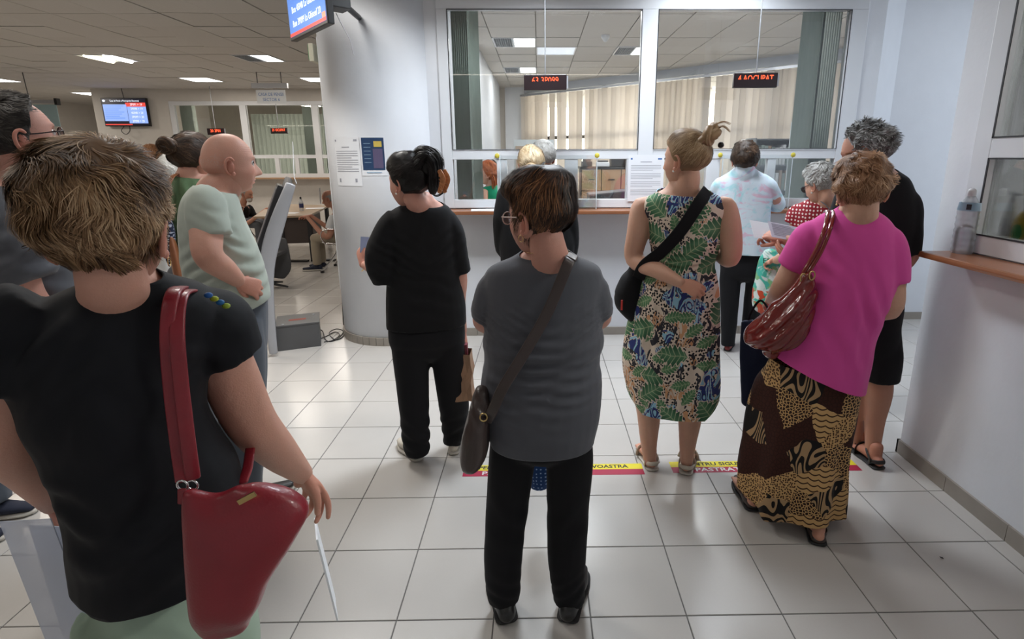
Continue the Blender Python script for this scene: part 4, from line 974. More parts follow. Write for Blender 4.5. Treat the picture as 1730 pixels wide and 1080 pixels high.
earring(p, H, -1, PEARL, 'stud', .008); v, f = tube([A(619, 452, 1.20)+np.array([.026*math.cos(a), .02*math.sin(a), .02*math.cos(a)]) for a in np.linspace(0, 6.28, 16)], .0022, n=6); mesh('bracelet', v, f, GOLD, p.root)
s1 = tag(quadsheet('ticket_slip', frame(A(618, 414, 1.27), (1, .25, -.12), (.1, .2, 1)), .055, .085, plain('pale_blue_paper', (.45, .55, .85), .7)), 'small pale blue ticket slip held up by the woman in black', 'paper')
# paper carrier bag beside her
KRAFT = plain('kraft_paper', (.30, .175, .105), .75, var=.1, vscale=14)
kb = empty('paper_bag', tuple(A(800, 665, 1.05)), 'brown kraft paper carrier bag hanging right of the woman in black', 'bag')
bm = bmesh.new(); b0 = A(786, 662, 1.12); bbox(bm, b0[0]-.09, b0[0]+.055, 1.04, 1.14, b0[2], b0[2]+.27); bmesh.ops.delete(bm, geom=[max(bm.faces, key=lambda q: q.calc_center_median().z)], context='FACES')
bmesh.ops.subdivide_edges(bm, edges=bm.edges, cuts=4, use_grid_fill=True)
for v_ in bm.verts: v_.co.x += .006*math.sin(v_.co.z*40); v_.co.y += .008*math.sin(v_.co.z*31+v_.co.x*60)
o = bmobj('bag_body', bm, KRAFT, kb); tobj('handle', [b0+np.array([-.03, -.02, .26]), b0+np.array([-.02, 0, .36]), b0+np.array([.0, .02, .36]), b0+np.array([.01, -.01, .26])], .003, KRAFT, kb)
pk = box('packet', b0[0]-.03, b0[0]+.035, 1.06, 1.10, b0[2]+.12, b0[2]+.315, plain('maroon_card', (.16, .02, .035), .5)); tag(pk, 'maroon edged white packet sticking out of the kraft paper bag', 'packet')
pk2 = box('packet_face', b0[0]-.028, b0[0]+.018, 1.052, 1.06, b0[2]+.12, b0[2]+.312, WHITEP, pk)
# ================================================================ woman in the leafy dress
def patmat(name, kind):
    m, t = newmat(name); geo = t.n('TexCoord').outputs['Object']; sx = t.n('SeparateXYZ'); t.l(geo, sx.inputs[0])
    # cylindrical cloth coordinates: across (x and a share of y) and down
    u = t.math('MULTIPLY_ADD', sx.outputs[1], -.55, sx.outputs[0]); v = sx.outputs[2]
    cb = t.n('CombineXYZ'); t.l(u, cb.inputs[0]); t.l(v, cb.inputs[1]); P = cb.outputs[0]
    def vor(scale, feat='F1', rnd=1., vec=P):
        n = t.n('TexVoronoi', feature=feat, voronoi_dimensions='2D'); n.inputs['Scale'].default_value = scale; n.inputs['Randomness'].default_value = rnd; t.l(vec, n.inputs['Vector']); return n
    def leaves(scale, seed, ratio, off, lobes=7.):
        mp = t.mapping(P, (1, 1, 1)); mp.node.inputs['Location'].default_value = off
        n = vor(scale, vec=mp); d = t.n('VectorMath', operation='SUBTRACT'); sc = t.n('VectorMath', operation='SCALE'); sc.inputs['Scale'].default_value = scale
        t.l(mp, d.inputs[0]); t.l(n.outputs['Position'], d.inputs[1])
        pos = d.outputs[0]
        rot = t.n('VectorRotate', rotation_type='Z_AXIS'); t.l(pos, rot.inputs['Vector']); t.l(t.math('MULTIPLY', t.math('FRACT', t.math('MULTIPLY', t.n('SeparateColor').outputs[0], 1.)) if False else seprand(n), 6.28), rot.inputs['Angle'])
        s2 = t.n('VectorMath', operation='SCALE'); s2.inputs['Scale'].default_value = scale; t.l(rot.outputs[0], s2.inputs[0])
        q = t.n('SeparateXYZ'); t.l(s2.outputs[0], q.inputs[0]); x, y = q.outputs[0], q.outputs[1]
        ay = t.math('ABSOLUTE', y)
        # width of the leaf along its length, with jagged lobes
        w0 = t.math('MULTIPLY', t.math('SUBTRACT', .25, t.math('MULTIPLY', x, x)), ratio)
        lob = t.math('MULTIPLY_ADD', t.math('SINE', t.math('MULTIPLY_ADD', ay, -9., t.math('MULTIPLY', x, lobes*6.28))), .16, .9)
        w = t.math('MULTIPLY', w0, lob); inside = t.math('LESS_THAN', ay, w); rim = t.math('LESS_THAN', t.math('ABSOLUTE', t.math('SUBTRACT', ay, w)), .022)
        vein = t.math('MAXIMUM', t.math('LESS_THAN', ay, .012), t.math('GREATER_THAN', t.math('SINE', t.math('MULTIPLY_ADD', ay, -24., t.math('MULTIPLY', x, 44.))), .86))
        return inside, rim, vein, n, ay, x
    def seprand(n):
        s_ = t.n('SeparateColor'); t.l(n.outputs['Color'], s_.inputs[0]); return s_.outputs[0]
    CREAM = (.70, .59, .48); BLK = (.012, .012, .014)
    if kind == 'leaf':
        base = vor(70., 'F1', .9); sp = t.math('LESS_THAN', base.outputs['Distance'], .36); bigm = t.math('GREATER_THAN', t.noise(P, 9., 2), .46)
        col = t.mix(t.math('MULTIPLY', sp, bigm), CREAM, BLK)
        col = t.mix(t.math('GREATER_THAN', t.noise(t.mapping(P, (1, .5, 1), (0, 0, .6)), 22., 2, .5, 1.2), .56), col, (.035, .035, .045))
        st = t.math('SINE', t.math('MULTIPLY', t.noise(t.mapping(P, (1, .45, 1), (0, 0, -.5)), 18., 1, .4, 1.), 46.)); reg = t.noise(P, 6.5, 1); 
        col = t.mix(t.math('MULTIPLY', t.math('GREATER_THAN', st, .25), t.math('GREATER_THAN', reg, .55)), col, (.03, .045, .19))
        col = t.mix(t.math('MULTIPLY', t.math('LESS_THAN', st, -.40), t.math('GREATER_THAN', reg, .54)), col, (.30, .55, .70))
        col = t.mix(t.math('MULTIPLY', t.math('GREATER_THAN', st, .3), t.math('LESS_THAN', reg, .40)), col, (.62, .33, .17))
        for sc_, se, ra, off, ca, cbn in ((9., 1, 1.15, (.03, .02, 0), (.035, .12, .06), (.12, .26, .12)), (6.0, 2, 1.35, (.17, .31, 0), (.03, .105, .055), (.10, .23, .12))):
            ins, rim, vein, n, ay, x = leaves(sc_, se, ra, off)
            on = t.math('GREATER_THAN', seprand(n), .38 if sc_ > 7 else .42)
            lc = t.mix(t.math('MULTIPLY', ay, 3.5, clamp=True), cbn, ca); lc = t.mix(vein, lc, (.34, .42, .26))
            col = t.mix(t.math('MULTIPLY', ins, on), col, lc); col = t.mix(t.math('MULTIPLY', rim, on), col, CREAM)
    elif kind == 'animal':
        TAN = (.58, .36, .155); BR = (.045, .012, .007)
        wp = t.n('VectorMath', operation='ADD'); nn = t.n('TexNoise'); nn.inputs['Scale'].default_value = 7.; t.l(P, nn.inputs['Vector']); sc = t.n('VectorMath', operation='SCALE'); sc.inputs['Scale'].default_value = .09; t.l(nn.outputs['Color'], sc.inputs[0]); t.l(P, wp.inputs[0]); t.l(sc.outputs[0], wp.inputs[1])
        pn = vor(8.5, 'F1', 1., wp.outputs[0]); rnd = seprand(pn)
        s1 = t.math('GREATER_THAN', vor(75., 'DISTANCE_TO_EDGE', .9).outputs['Distance'], .13)
        s2 = t.math('LESS_THAN', vor(95., 'F1', .8).outputs['Distance'], .34)
        zb = t.math('GREATER_THAN', t.math('SINE', t.math('MULTIPLY', t.noise(t.mapping(P, (1.0, .55, 1), (0, 0, .5)), 6., 1.5, .5, .8), 95.)), -.1)
        ch = t.math('GREATER_THAN', t.math('SINE', t.math('MULTIPLY_ADD', t.math('ABSOLUTE', t.math('SINE', t.math('MULTIPLY', u, 70.))), 2.2, t.math('MULTIPLY', v, 260.))), .72)
        mott = t.mix(t.math('GREATER_THAN', vor(60., 'DISTANCE_TO_EDGE').outputs['Distance'], .12), (.028, .008, .005), BR)
        c1 = t.mix(s1, TAN, (.03, .012, .008)); c2 = t.mix(s2, TAN, (.06, .022, .010)); c3 = t.mix(zb, (.42, .27, .14), (.010, .008, .008)); c4 = t.mix(ch, TAN, (.05, .02, .01))
        col = t.mix(t.math('GREATER_THAN', rnd, .28), mott, c3); col = t.mix(t.math('GREATER_THAN', rnd, .58), col, c2); col = t.mix(t.math('GREATER_THAN', rnd, .75), col, c1); col = t.mix(t.math('GREATER_THAN', rnd, .92), col, c4)
    elif kind == 'polka':
        n = vor(44., 'F1', 0.25); col = t.mix(t.math('LESS_THAN', n.outputs['Distance'], .26), (.25, .012, .022), (.72, .60, .58))
    elif kind == 'bluedots':
        n = vor(55., 'F1', 0.3); col = t.mix(t.math('LESS_THAN', n.outputs['Distance'], .17), (.01, .045, .16), (.35, .5, .7))
    elif kind == 'darkdots':
        n = vor(80., 'F1', 0.8); col = t.mix(t.math('LESS_THAN', n.outputs['Distance'], .3), (.015, .02, .045), (.40, .42, .50))
    elif kind == 'tiedye':
        a = t.noise(P, 7., 4, .6, 1.5); b = t.noise(t.mapping(P, (1, 1.6, 1), (0, 0, .7)), 5., 3, .5, 2.)
        col = t.mix(t.math('MULTIPLY', sm2(t, a, .5, .68), .9), (.62, .72, .80), (.35, .66, .72)); col = t.mix(t.math('MULTIPLY', sm2(t, b, .54, .68), .8), col, (.70, .42, .55)); col = t.mix(t.math('MULTIPLY', sm2(t, t.noise(P, 11., 3), .6, .7), .6), col, (.40, .48, .72))
    elif kind == 'bagprint':
        a = t.noise(P, 9., 3, .5, 1.); col = t.mix(sm2(t, a, .47, .53), (.06, .38, .30), (.55, .62, .60)); col = t.mix(sm2(t, t.noise(P, 16., 2), .56, .6), col, (.20, .42, .20))
        lowz = t.math('LESS_THAN', v, .70); col = t.mix(t.math('MULTIPLY', lowz, sm2(t, t.noise(P, 12., 2, .5, 1.), .45, .5)), col, (.50, .07, .03))
    t.l(col, t.b.inputs['Base Color']); t.b.inputs['Roughness'].default_value = .8 if kind != 'bagprint' else .35; t.b.inputs['Specular IOR Level'].default_value = .3
    t.bump(t.noise(geo, 700., 2), .1, .001); return m
def sm2(t, f, a, b):
    n = t.n('MapRange', interpolation_type='SMOOTHSTEP'); t.l(f, n.inputs[0]); n.inputs[1].default_value = a; n.inputs[2].default_value = b; return n.outputs[0]
P_LEAF = patmat('leaf_print_fabric', 'leaf'); P_ANI = patmat('animal_print_fabric', 'animal'); P_POL = patmat('red_polka_fabric', 'polka'); P_DYE = patmat('tie_dye_fabric', 'tiedye')
P_BAG = patmat('green_bag_print', 'bagprint'); P_BDOT = patmat('blue_dotted_fabric', 'bluedots'); P_DDOT = patmat('dark_dotted_fabric', 'darkdots')
setplane(1150, 500, .92)
p = Person('woman with blonde top bun in a sleeveless leafy print dress, hand behind her back', *A(1128, 795, .9)[:2], SK_D); Yt = .92
H = Head(A(1156, 270, .90), -58, 0, 0, .98, 1.1, 1.0, .3); p.heads.append(H.mesh()); p.eyes(H, (-1,))
TR = [(306, 1128, 1172, .052, 0), (318, 1120, 1186, .058), (326, 1106, 1204, .070), (336, 1088, 1222, .085), (352, 1082, 1230, .10), (375, 1092, 1222, .115), (410, 1096, 1218, .12), (442, 1093, 1214, .12), (470, 1082, 1214, .135), (512, 1068, 1217, .15)]
p.add(loft(Yt, TR[:7], -.009)); p.add(loft(Yt, TR[5:], -.030)); p.add(neck(H, A(1152, 322, .91), .052, .062))
sL, eL, hL = A(1084, 352, Yt), A(1072, 438, Yt-.03), A(1150, 478, Yt-.19)
p.add(limb([sL+np.array([.03, 0, .0]), sL, (sL+eL)/2+np.array([-.005, -.01, 0]), eL, (eL+hL)/2+np.array([0, -.02, .005]), hL], [.045, .052, .053, .045, .040, .026]))
sR, eR = A(1226, 352, Yt), A(1233, 436, Yt-.02)
p.add(limb([sR+np.array([-.03, 0, .0]), sR, (sR+eR)/2+np.array([.008, -.01, 0]), eR, eR+np.array([-.03, .14, .01]), eR+np.array([-.16, .24, .03])], [.045, .052, .054, .046, .038, .026]))
p.fine.append(hand(hL+np.array([.0, 0, 0]), (.93, -.12, -.36), (.1, -.75, .5), thumb=-1, curl=(34, 38, 42, 48), tout=32, tcurl=15, spread=5, k=.95))
p.fine.append(hand(eR+np.array([-.16, .24, .03]), (-1, .1, .1), (0, 1, .3), thumb=1, curl=(20, 20, 20, 20)))
lg = [[(1092, 640, .93), (1096, 700, .93), (1096, 745, .92), (1098, 780, .90)], [(1168, 640, .94), (1166, 700, .94), (1162, 745, .93), (1160, 780, .91)]]
for L_ in lg: p.add(limb([A(L_[0][0]*.7+1140*.3, 490, .94)]+[A(*q) for q in L_], [.07, .070, .062, .046, .033]))
for (x, y, yy), yw in (((1098, 792, .92), -22), ((1160, 790, .93), 6)): p.fine.append(foot_parts(A(x, y, yy), yw, .96))
p.finish(.008)
DR = TR[2:-3]+[(415, 1097, 1216, .118), (443, 1101, 1208, .108), (452, 1098, 1209, .112), (470, 1084, 1213, .135), (490, 1074, 1216, .145), (512, 1066, 1218, .155), (545, 1060, 1218, .16), (584, 1054, 1218, .165), (620, 1052, 1218, .17), (660, 1058, 1216, .17), (700, 1066, 1212, .17), (725, 1072, 1206, .17)]
def dress_post(P): return P
garment(p.root, 'dress', [loft(Yt, DR, sub=5)], P_LEAF, .0072, 3,
        cuts=[(A(1152, 330, .86), (.03, -.25, 1), .3), (A(1090, 352, Yt), (-1, .1, .18), .13, A(1072, 352, Yt)), (A(1222, 352, Yt), (1, .1, .2), .13, A(1240, 352, Yt)),
              (A(1145, 711, .76), (0, -.10, -1)), (A(1075, 660, .92), (-.75, .2, -1), .35, A(1055, 690, .92)), (A(1212, 672, .92), (.8, .2, -1), .35, A(1225, 695, .92))],
        folds=[(A(1120, 445, .8), .10, (.2, 0, 1), .028, .005), (A(1190, 445, .8), .10, (-.2, 0, 1), .028, .005), (A(1100, 560, .78), .16, (1, 0, .1), .07, .006), (A(1180, 620, .78), .18, (1, 0, -.1), .075, .007), (A(1140, 660, .76), .14, (1, 0, 0), .06, .005)], amp=.003, scale=5, stretch=(1.2, 1.2, .4), seed=4)
for (x, y, yy), yw in (((1098, 792, .92), -22), ((1160, 790, .93), 6)): shoe(p, A(x, y, yy), yw, L_CREAM, kind='sandal', sole=RUBW, name='sandal', L=.245, W=.092)
bc_ = (.0, -.16, .155)
bl = bun_paths(H, (.015, -.115, .105), .044, 1.6, 2)+[[H.w(q) for q in ((-.04, -.06, .05), (-.02, -.12, .10), (.01, -.14, .13), (.035, -.12, .15))], [H.w(q) for q in ((.05, -.05, .08), (.05, -.10, .12), (.02, -.15, .12), (-.01, -.14, .10))]]
wisps = [[H.w(q) for q in ((.02, -.13, .13), (.03, -.17, .145), (.045, -.20, .12))], [H.w(q) for q in ((.0, -.14, .15), (.03, -.17, .165), (.06, -.19, .155))]]
hair(p, H, H_BLD, thickf(.020, .026, .016, .004, .014, lim=(-.70, -.58, -.12, .33, .58), lump=.003), flow_to((.1, -.72, .70)), N=3600, length=.75, width=.0012, curl=.08, seed=11, tone=(.08, .9), extra=core(bl, .019, .35)+lock(bl, .0012, 110, .022, 5)+lock(wisps, .0008, 16, .006, 6))
v, f = ball(H.w((.05, -.155, .065)), .014, 14); mesh('hair_bobble', v, f, BLACK, p.root)
earring(p, H, -1, PEARL, 'stud', .008)
bg2 = empty('crossbody_bag', tuple(A(1062, 500, .88)), 'black crossbody bag with a red tag at the left hip of the leafy dress', 'bag'); Pb = type('X', (), {'root': bg2})
strap(Pb, [A(1196, 322, .88), A(1180, 345, .80), A(1150, 390, .785), (A(1118, 425, .785)), A(1090, 448, .80), A(1078, 470, .85)], .030, F_BLACK, th=.003, side=(.7, 0, -.6))
bag_body(bg2, 'bag_body', .90, [(455, 1062, 1086, .04), (468, 1050, 1090, .06), (490, 1040, 1090, .08), (499, 1039, 1090, .085), (505, 1038, 1090, .085), (520, 1042, 1090, .08), (538, 1058, 1090, .06), (545, 1070, 1088, .03)], F_BLACK, power=1., amp=.002)
box('tag', *(A(1046, 508, .815)[0]+np.array([-.004, .004])), .812, .818, A(1046, 516, .815)[2], A(1050, 500, .815)[2], plain('red_tag', (.5, .03, .02), .5), bg2)
# ================================================================ woman in pink with the animal print skirt
setplane(1420, 560, .52)
p = Person('woman in a magenta pink tee and long brown animal print skirt', *A(1345, 880, .45)[:2], SK_D); Yt = .52
H = Head(A(1454, 322, .50), -16, 8, 4, .99, 1.12, 1.0, .4); p.heads.append(H.mesh())
TR = [(346, 1422, 1470, .056, -.01), (356, 1408, 1484, .062), (366, 1385, 1500, .08), (380, 1370, 1512, .10), (405, 1362, 1520, .12), (440, 1362, 1522, .135), (480, 1358, 1518, .15), (520, 1342, 1500, .16), (560, 1310, 1482, .17), (600, 1287, 1475, .175), (640, 1284, 1466, .175), (675, 1284, 1462, .17)]
p.add(loft(Yt, TR[:9], -.008)); p.add(neck(H, A(1446, 358, .51), .058, .066, -.0))
sL, eL = A(1368, 400, Yt-.02), A(1322, 486, Yt-.03); hL = A(1302, 506, .72)
p.add(limb([sL, (sL+eL)/2, eL, (eL+hL)/2+np.array([0, 0, -.006]), hL], [.05, .050, .047, .037, .026]))
sR, eR = A(1500, 412, Yt), A(1498, 520, Yt+.0)
p.add(limb([sR, (sR+eR)/2+np.array([.01, 0, 0]), eR, eR+np.array([-.03, .10, .02]), eR+np.array([-.10, .2, .05])], [.05, .054, .055, .042, .028]))
p.fine.append(hand(hL, (-.1, .75, -.45), (-.5, .3, .8), thumb=1, curl=(60, 62, 65, 68), tcurl=40)); p.fine.append(hand(eR+np.array([-.10, .2, .05]), (-1, .3, .1), (0, 1, .3), thumb=1))
LF_ = at(1266, 852, Z=0); LFP = (1266, 852, LF_)
for (x, y, yy), yw in (((1266, 852, None), -28), ((1380, 897, .37), -12)):
    p.fine.append(foot_parts(A(x, y, yy) if yy else LF_, yw, 1.0)); q = A(x, y, yy) if yy else LF_+np.array([0, 0, .02]); p.add(limb([q+np.array([0, 0, .07]), q*.6+A(1350, 700, Yt)*.4, A(1350, 640, Yt)], [.032, .04, .05]))
p.finish(.008)
sl = [sleeve([A(1385, 385, Yt), A(1368, 402, Yt-.02), A(1352, 430, Yt-.03), A(1338, 452, Yt-.03)], [.055, .066, .068, .066]), sleeve([A(1484, 392, Yt), A(1500, 410, Yt), A(1506, 440, Yt), A(1506, 476, Yt)], [.05, .060, .064, .064])]
garment(p.root, 'tee', [loft(Yt, TR)]+sl, F_PINK, .0078, 4, cuts=[(A(1447, 360, .46), (.05, -.3, 1), .25), (A(1375, 638, Yt-.15), (-.38, -.05, -1))],
        folds=[(A(1430, 560, .37), .16, (1, 0, .1), .11, .006), (A(1470, 520, .4), .11, (1, 0, .5), .07, .006), (A(1380, 440, .4), .09, (.9, 0, .6), .05, .005), (A(1400, 620, .36), .12, (.9, 0, .2), .09, .004)], amp=.003, scale=5, seed=6)
SKR = [(600, 1306, 1462, .145), (630, 1292, 1456, .155), (655, 1274, 1456, .165), (700, 1260, 1450, .185), (755, 1252, 1437, .20), (800, 1246, 1432, .215), (850, 1244, 1424, .22), (900, 1250, 1418, .22)]
def flare(P):
    z = P[:, 2]; w = np.clip((.62-z)/.6, 0, 1); c = np.array([A(1350, 700, Yt)[0], Yt]); a = np.arctan2(P[:, 1]-c[1], P[:, 0]-c[0]); r = .022*w*np.sin(a*7+1.5*np.sin(a*2+z*3)); d = P[:, :2]-c; d = d/(np.linalg.norm(d, axis=1)[:, None]+1e-6)
    P = P.copy(); P[:, :2] += d*r[:, None]; return P
garment(p.root, 'skirt', [loft(Yt, SKR, sub=5)], P_ANI, .0078, 3, cuts=[(A(1350, 880, .36), (.14, -.18, -1)), (A(1290, 846, .42), (-.50, 0, -1), .5, A(1240, 880, .5)), (A(1335, 604, Yt), (0, 0, 1))], folds=[], amp=.003, scale=4, stretch=(1.2, 1.2, .3), post=flare)
LF_ = at(1266, 852, Z=0); LFP = (1266, 852, LF_)
for (x, y, yy), yw in (((1266, 852, None), -28), ((1380, 897, .37), -12)): shoe(p, A(x, y, yy) if yy else LF_, yw, L_BROWN, kind='flat', sole=RUB, name='shoe', L=.25, W=.098, H=.05)
hair(p, H, H_AUB, thickf(.034, .032, .017, .002, .03, lim=(-.88, -.68, -.2, .3, .55), lump=.007, seed=2), flow_crown((0, -.35, .93), .5, .4), N=5200, length=.42, width=.0012, curl=.95, cscale=4., lift=.012, tuft=.012, seed=21, tone=(.1, .95), drop=.015)
earring(p, H, -1, GOLD, 'stud', .008)
# glossy red shoulder bag
bg3 = empty('shoulder_bag', tuple(A(1320, 550, .36)), 'glossy oxblood red shoulder bag with twin straps under the arm of the woman in pink', 'bag'); Pb = type('X', (), {'root': bg3})
for dx in (0, 9):
    strap(Pb, [A(1392+dx, 362, .60), A(1398+dx*1.1, 357, .50), A(1394+dx, 385, .395), A(1378+dx, 425, .365), A(1358+dx*.9, 460, .35), A(1350+dx*.5, 482, .35)], .0085, L_REDG, th=.005, side=(1, 0, .2))
for x, y in ((1357, 470), (1372, 466)):
    v, f = tube([A(x, y, .335)+np.array([.011*math.cos(a), 0, .018*math.sin(a)]) for a in np.linspace(0, 2*np.pi, 14)], .003, n=8, sub=1); mesh('ring', v, f, BRASS, bg3)
bp_ = A(1325, 540, .36)
c3, s3 = math.cos(.0), math.sin(.0)
BC = [(468, 1352, 1374, .03, -.0), (485, 1338, 1378, .045, -.0), (505, 1318, 1378, .062), (525, 1296, 1374, .075), (548, 1272, 1366, .085), (568, 1258, 1356, .085), (583, 1262, 1342, .07), (594, 1285, 1320, .04)]
garment(bg3, 'bag_body', [loft(.36, BC, power=1.)], L_REDG, .005, 3, amp=.006, scale=10, stretch=(1.2, 1, .7), folds=[(A(1330, 520, .3), .12, (.75, 0, -.6), .045, .007), (A(1345, 570, .3), .09, (.8, 0, -.5), .03, .005), (A(1285, 560, .3), .07, (.8, 0, -.6), .03, .005)])
# navy tote in her left hand
bt = empty('tote_bag', tuple(A(1285, 620, .66)), 'long flat navy tote bag hanging from the left hand of the woman in pink', 'bag'); Pb = type('X', (), {'root': bt})
garment(bt, 'bag_body', [loft(.68, [(548, 1252, 1312, .016), (600, 1250, 1314, .022), (650, 1251, 1312, .024), (686, 1252, 1310, .018)], power=.6)], F_NAVY, .005, 2, amp=.003, scale=8)
strap(Pb, [A(1263, 552, .68), A(1268, 530, .69), A(1285, 508, .72), A(1302, 530, .70), A(1308, 552, .68)], .006, F_BLACK, th=.002)
# ================================================================ grey-haired man in black
setplane(1480, 450, 1.0)
p = Person('curly grey haired man in black tee, black shorts and sandals, reading a paper', *A(1475, 775, 1.0)[:2], SK_B); Yt = 1.0
H = Head(A(1462, 258, .92), -80, 18, 0, 1.06, 1.05, 1.0, .5); p.heads.append(H.mesh())
TR = [(282, 1462, 1508, .06), (292, 1448, 1524, .07), (302, 1432, 1540, .09), (325, 1422, 1550, .11), (360, 1420, 1556, .125), (400, 1418, 1552, .135), (440, 1420, 1540, .14), (480, 1424, 1532, .14), (530, 1424, 1526, .14), (560, 1424, 1522, .135)]
p.add(loft(Yt, TR[:8], -.01)); p.add(neck(H, A(1485, 296, .98), .058, .068, -.01))
sL = A(1440, 325, Yt+.02); eL = A(1400, 428, .98); hL = A(1325, 405, 1.0)
p.add(limb([sL, (sL+eL)/2, eL, (eL+hL)/2, hL], [.055, .052, .048, .040, .029]))
sR = A(1530, 345, Yt); eR = A(1528, 440, .98); hR = A(1350, 442, .95)
p.add(limb([sR, (sR+eR)/2, eR, A(1450, 455, .88), hR], [.055, .052, .048, .040, .029]))
p.fine.append(hand(hL, (-.95, .05, .25), (.25, -.45, .85), thumb=-1, curl=(35, 55, 60, 60), tcurl=30, k=1.08)); p.fine.append(hand(hR, (-.95, .05, .35), (.1, -.6, -.7), thumb=1, curl=(18, 20, 24, 28), k=1.05))
lg = [[(1484, 630, 1.0), (1484, 665, 1.0), (1478, 710, 1.02), (1474, 762, 1.02)], [(1440, 630, 1.03), (1440, 670, 1.05), (1444, 715, 1.10), (1448, 750, 1.12)]]
for L_ in lg: p.add(limb([A(*q) for q in L_], [.068, .066, .050, .036]))
for (x, y, yy), yw in (((1476, 775, 1.0), -35), ((1450, 760, 1.12), -40)): p.fine.append(foot_parts(A(x, y, yy), yw, 1.05))
p.finish(.009)
sl = [sleeve([sL+np.array([.03, 0, .03]), sL, (sL+eL)/2], [.06, .072, .07]), sleeve([sR+np.array([-.04, 0, .04]), sR, A(1530, 385, .99), A(1529, 430, .98)], [.055, .070, .070, .066])]
garment(p.root, 'tee', [loft(Yt, TR)]+sl, F_BLACK, .009, 4, cuts=[(A(1488, 292, .95), (.05, -.3, 1), .25)], amp=.004, scale=5)
garment(p.root, 'shorts', [loft(Yt, [(520, 1424, 1524, .13), (560, 1424, 1524, .135), (585, 1424, 1522, .12)]), sleeve([A(1490, 560, 1.0), A(1488, 600, 1.0), A(1484, 640, 1.0)], [.10, .10, .092]), sleeve([A(1450, 560, 1.03), A(1446, 600, 1.03), A(1442, 640, 1.04)], [.10, .10, .092])], F_BLACKP, .009, 6, amp=.004, scale=5)
for (x, y, yy), yw in (((1476, 775, 1.0), -35), ((1450, 760, 1.12), -40)): shoe(p, A(x, y, yy), yw, L_BLK, kind='sandal', sole=RUB, name='sandal', L=.265, W=.10)
hair(p, H, H_GREY, thickf(.018, .030, .022, .006, .0, lim=(-.60, -.52, -.15, .48, .86), lump=.006, seed=4), flow_crown((0, -.2, .97), .8, .5), N=3600, length=.22, width=.0013, curl=1.5, cscale=6., lift=.016, tuft=.014, seed=31, tone=(.15, .95))
# papers in his hands
for (x, y, yy, w_, h_, ang, lab) in ((1292, 390, 1.02, .17, .115, .35, 'white sheet of paper held by the curly grey haired man, the lower one'), (1326, 392, 1.0, .20, .10, .1, 'printed sheet on top of the paper held by the curly grey haired man')):
    M_ = frame(A(x, y, yy), (1, .25, -.22+ang*.1), (-.25, .55, .75)); s_ = quadsheet('document', M_, w_, h_, WHITEP if ang > .2 else plain('lavender_white_paper', (.60, .60, .70), .7), th=.0012); tag(s_, lab, 'paper')
    if ang < .2:
        bm = bmesh.new()
        for k in range(8): bbox(bm, -w_*.4, w_*.4 if k % 3 else w_*.25, h_*(.38-.1*k), h_*(.405-.1*k), .001, .0015, M_)
        bmobj('print', bm, plain('grey_print', (.30, .30, .38), .7), s_)
# ================================================================ woman in the tie dye blouse at the counter
setplane(1258, 400, 2.62)
p = Person('dark haired woman in a pastel tie dye blouse leaning on the cashier counter', *A(1240, 580, 2.65)[:2], SK_C); Yt = 2.62
H = Head(A(1258, 270, 2.57), -5, 2, 0, 1.04, 1.05); p.heads.append(H.mesh(ears=True))
TR = [(284, 1240, 1276, .055), (292, 1230, 1288, .07), (300, 1218, 1300, .09), (315, 1210, 1306, .11), (345, 1209, 1303, .125), (380, 1212, 1300, .13), (410, 1214, 1300, .13), (434, 1214, 1300, .13)]
p.add(loft(Yt, TR[:6], -.01)); p.add(neck(H, A(1258, 292, 2.6), .040, .05))
sR, eR = A(1298, 315, Yt), A(1314, 348, 2.70); p.add(limb([sR, eR, A(1290, 345, 2.88)], [.05, .045, .03])); sL = A(1216, 315, Yt); eL = A(1208, 350, 2.7); p.add(limb([sL, eL, A(1226, 348, 2.88)], [.05, .045, .03]))
p.finish(.01)
garment(p.root, 'blouse', [loft(Yt, TR), limb([A(1285, 308, Yt), sR, A(1309, 335, 2.68), eR, A(1292, 345, 2.86)], [.055, .062, .058, .05, .035]), limb([A(1228, 308, Yt), sL, A(1208, 335, 2.68), eL, A(1226, 347, 2.86)], [.055, .06, .055, .05, .035]),
        tube([A(1258, 294, 2.57), A(1258, 276, 2.56)], [.072, .066], n=16, cap=True)], P_DYE, .009, 4, cuts=[(A(1258, 428, 2.6), (0, 0, -1))], amp=.005, scale=6)
garment(p.root, 'trousers', [loft(2.64, [(415, 1216, 1296, .12), (440, 1214, 1298, .125), (455, 1216, 1296, .12)]), sleeve([A(1234, 445, 2.64), A(1233, 480, 2.64), A(1231, 540, 2.64), A(1230, 584, 2.62)], [.095, .085, .068, .055]), sleeve([A(1278, 445, 2.66), A(1277, 490, 2.7), A(1268, 540, 2.8), A(1264, 570, 2.85)], [.095, .085, .07, .055])], F_BLACKP, .01, 6, amp=.004, scale=5)
L_REDS = leather('dark_red_shoe_leather', (.22, .02, .02), .4); shoe(p, A(1230, 588, 2.66), 5, L_REDS, kind='flat', sole=RUB, name='shoe'); shoe(p, A(1266, 575, 2.88), 10, L_REDS, kind='flat', sole=RUB, name='shoe')
hair(p, H, H_DBR, thickf(.026, .030, .022, .012, .02, lim=(-.85, -.7, -.2, .33, .58), lump=.005), flow_crown((0, -.5, .85), .8, .5), N=1800, length=.4, width=.0022, curl=.8, seed=41, tone=(.1, .9))
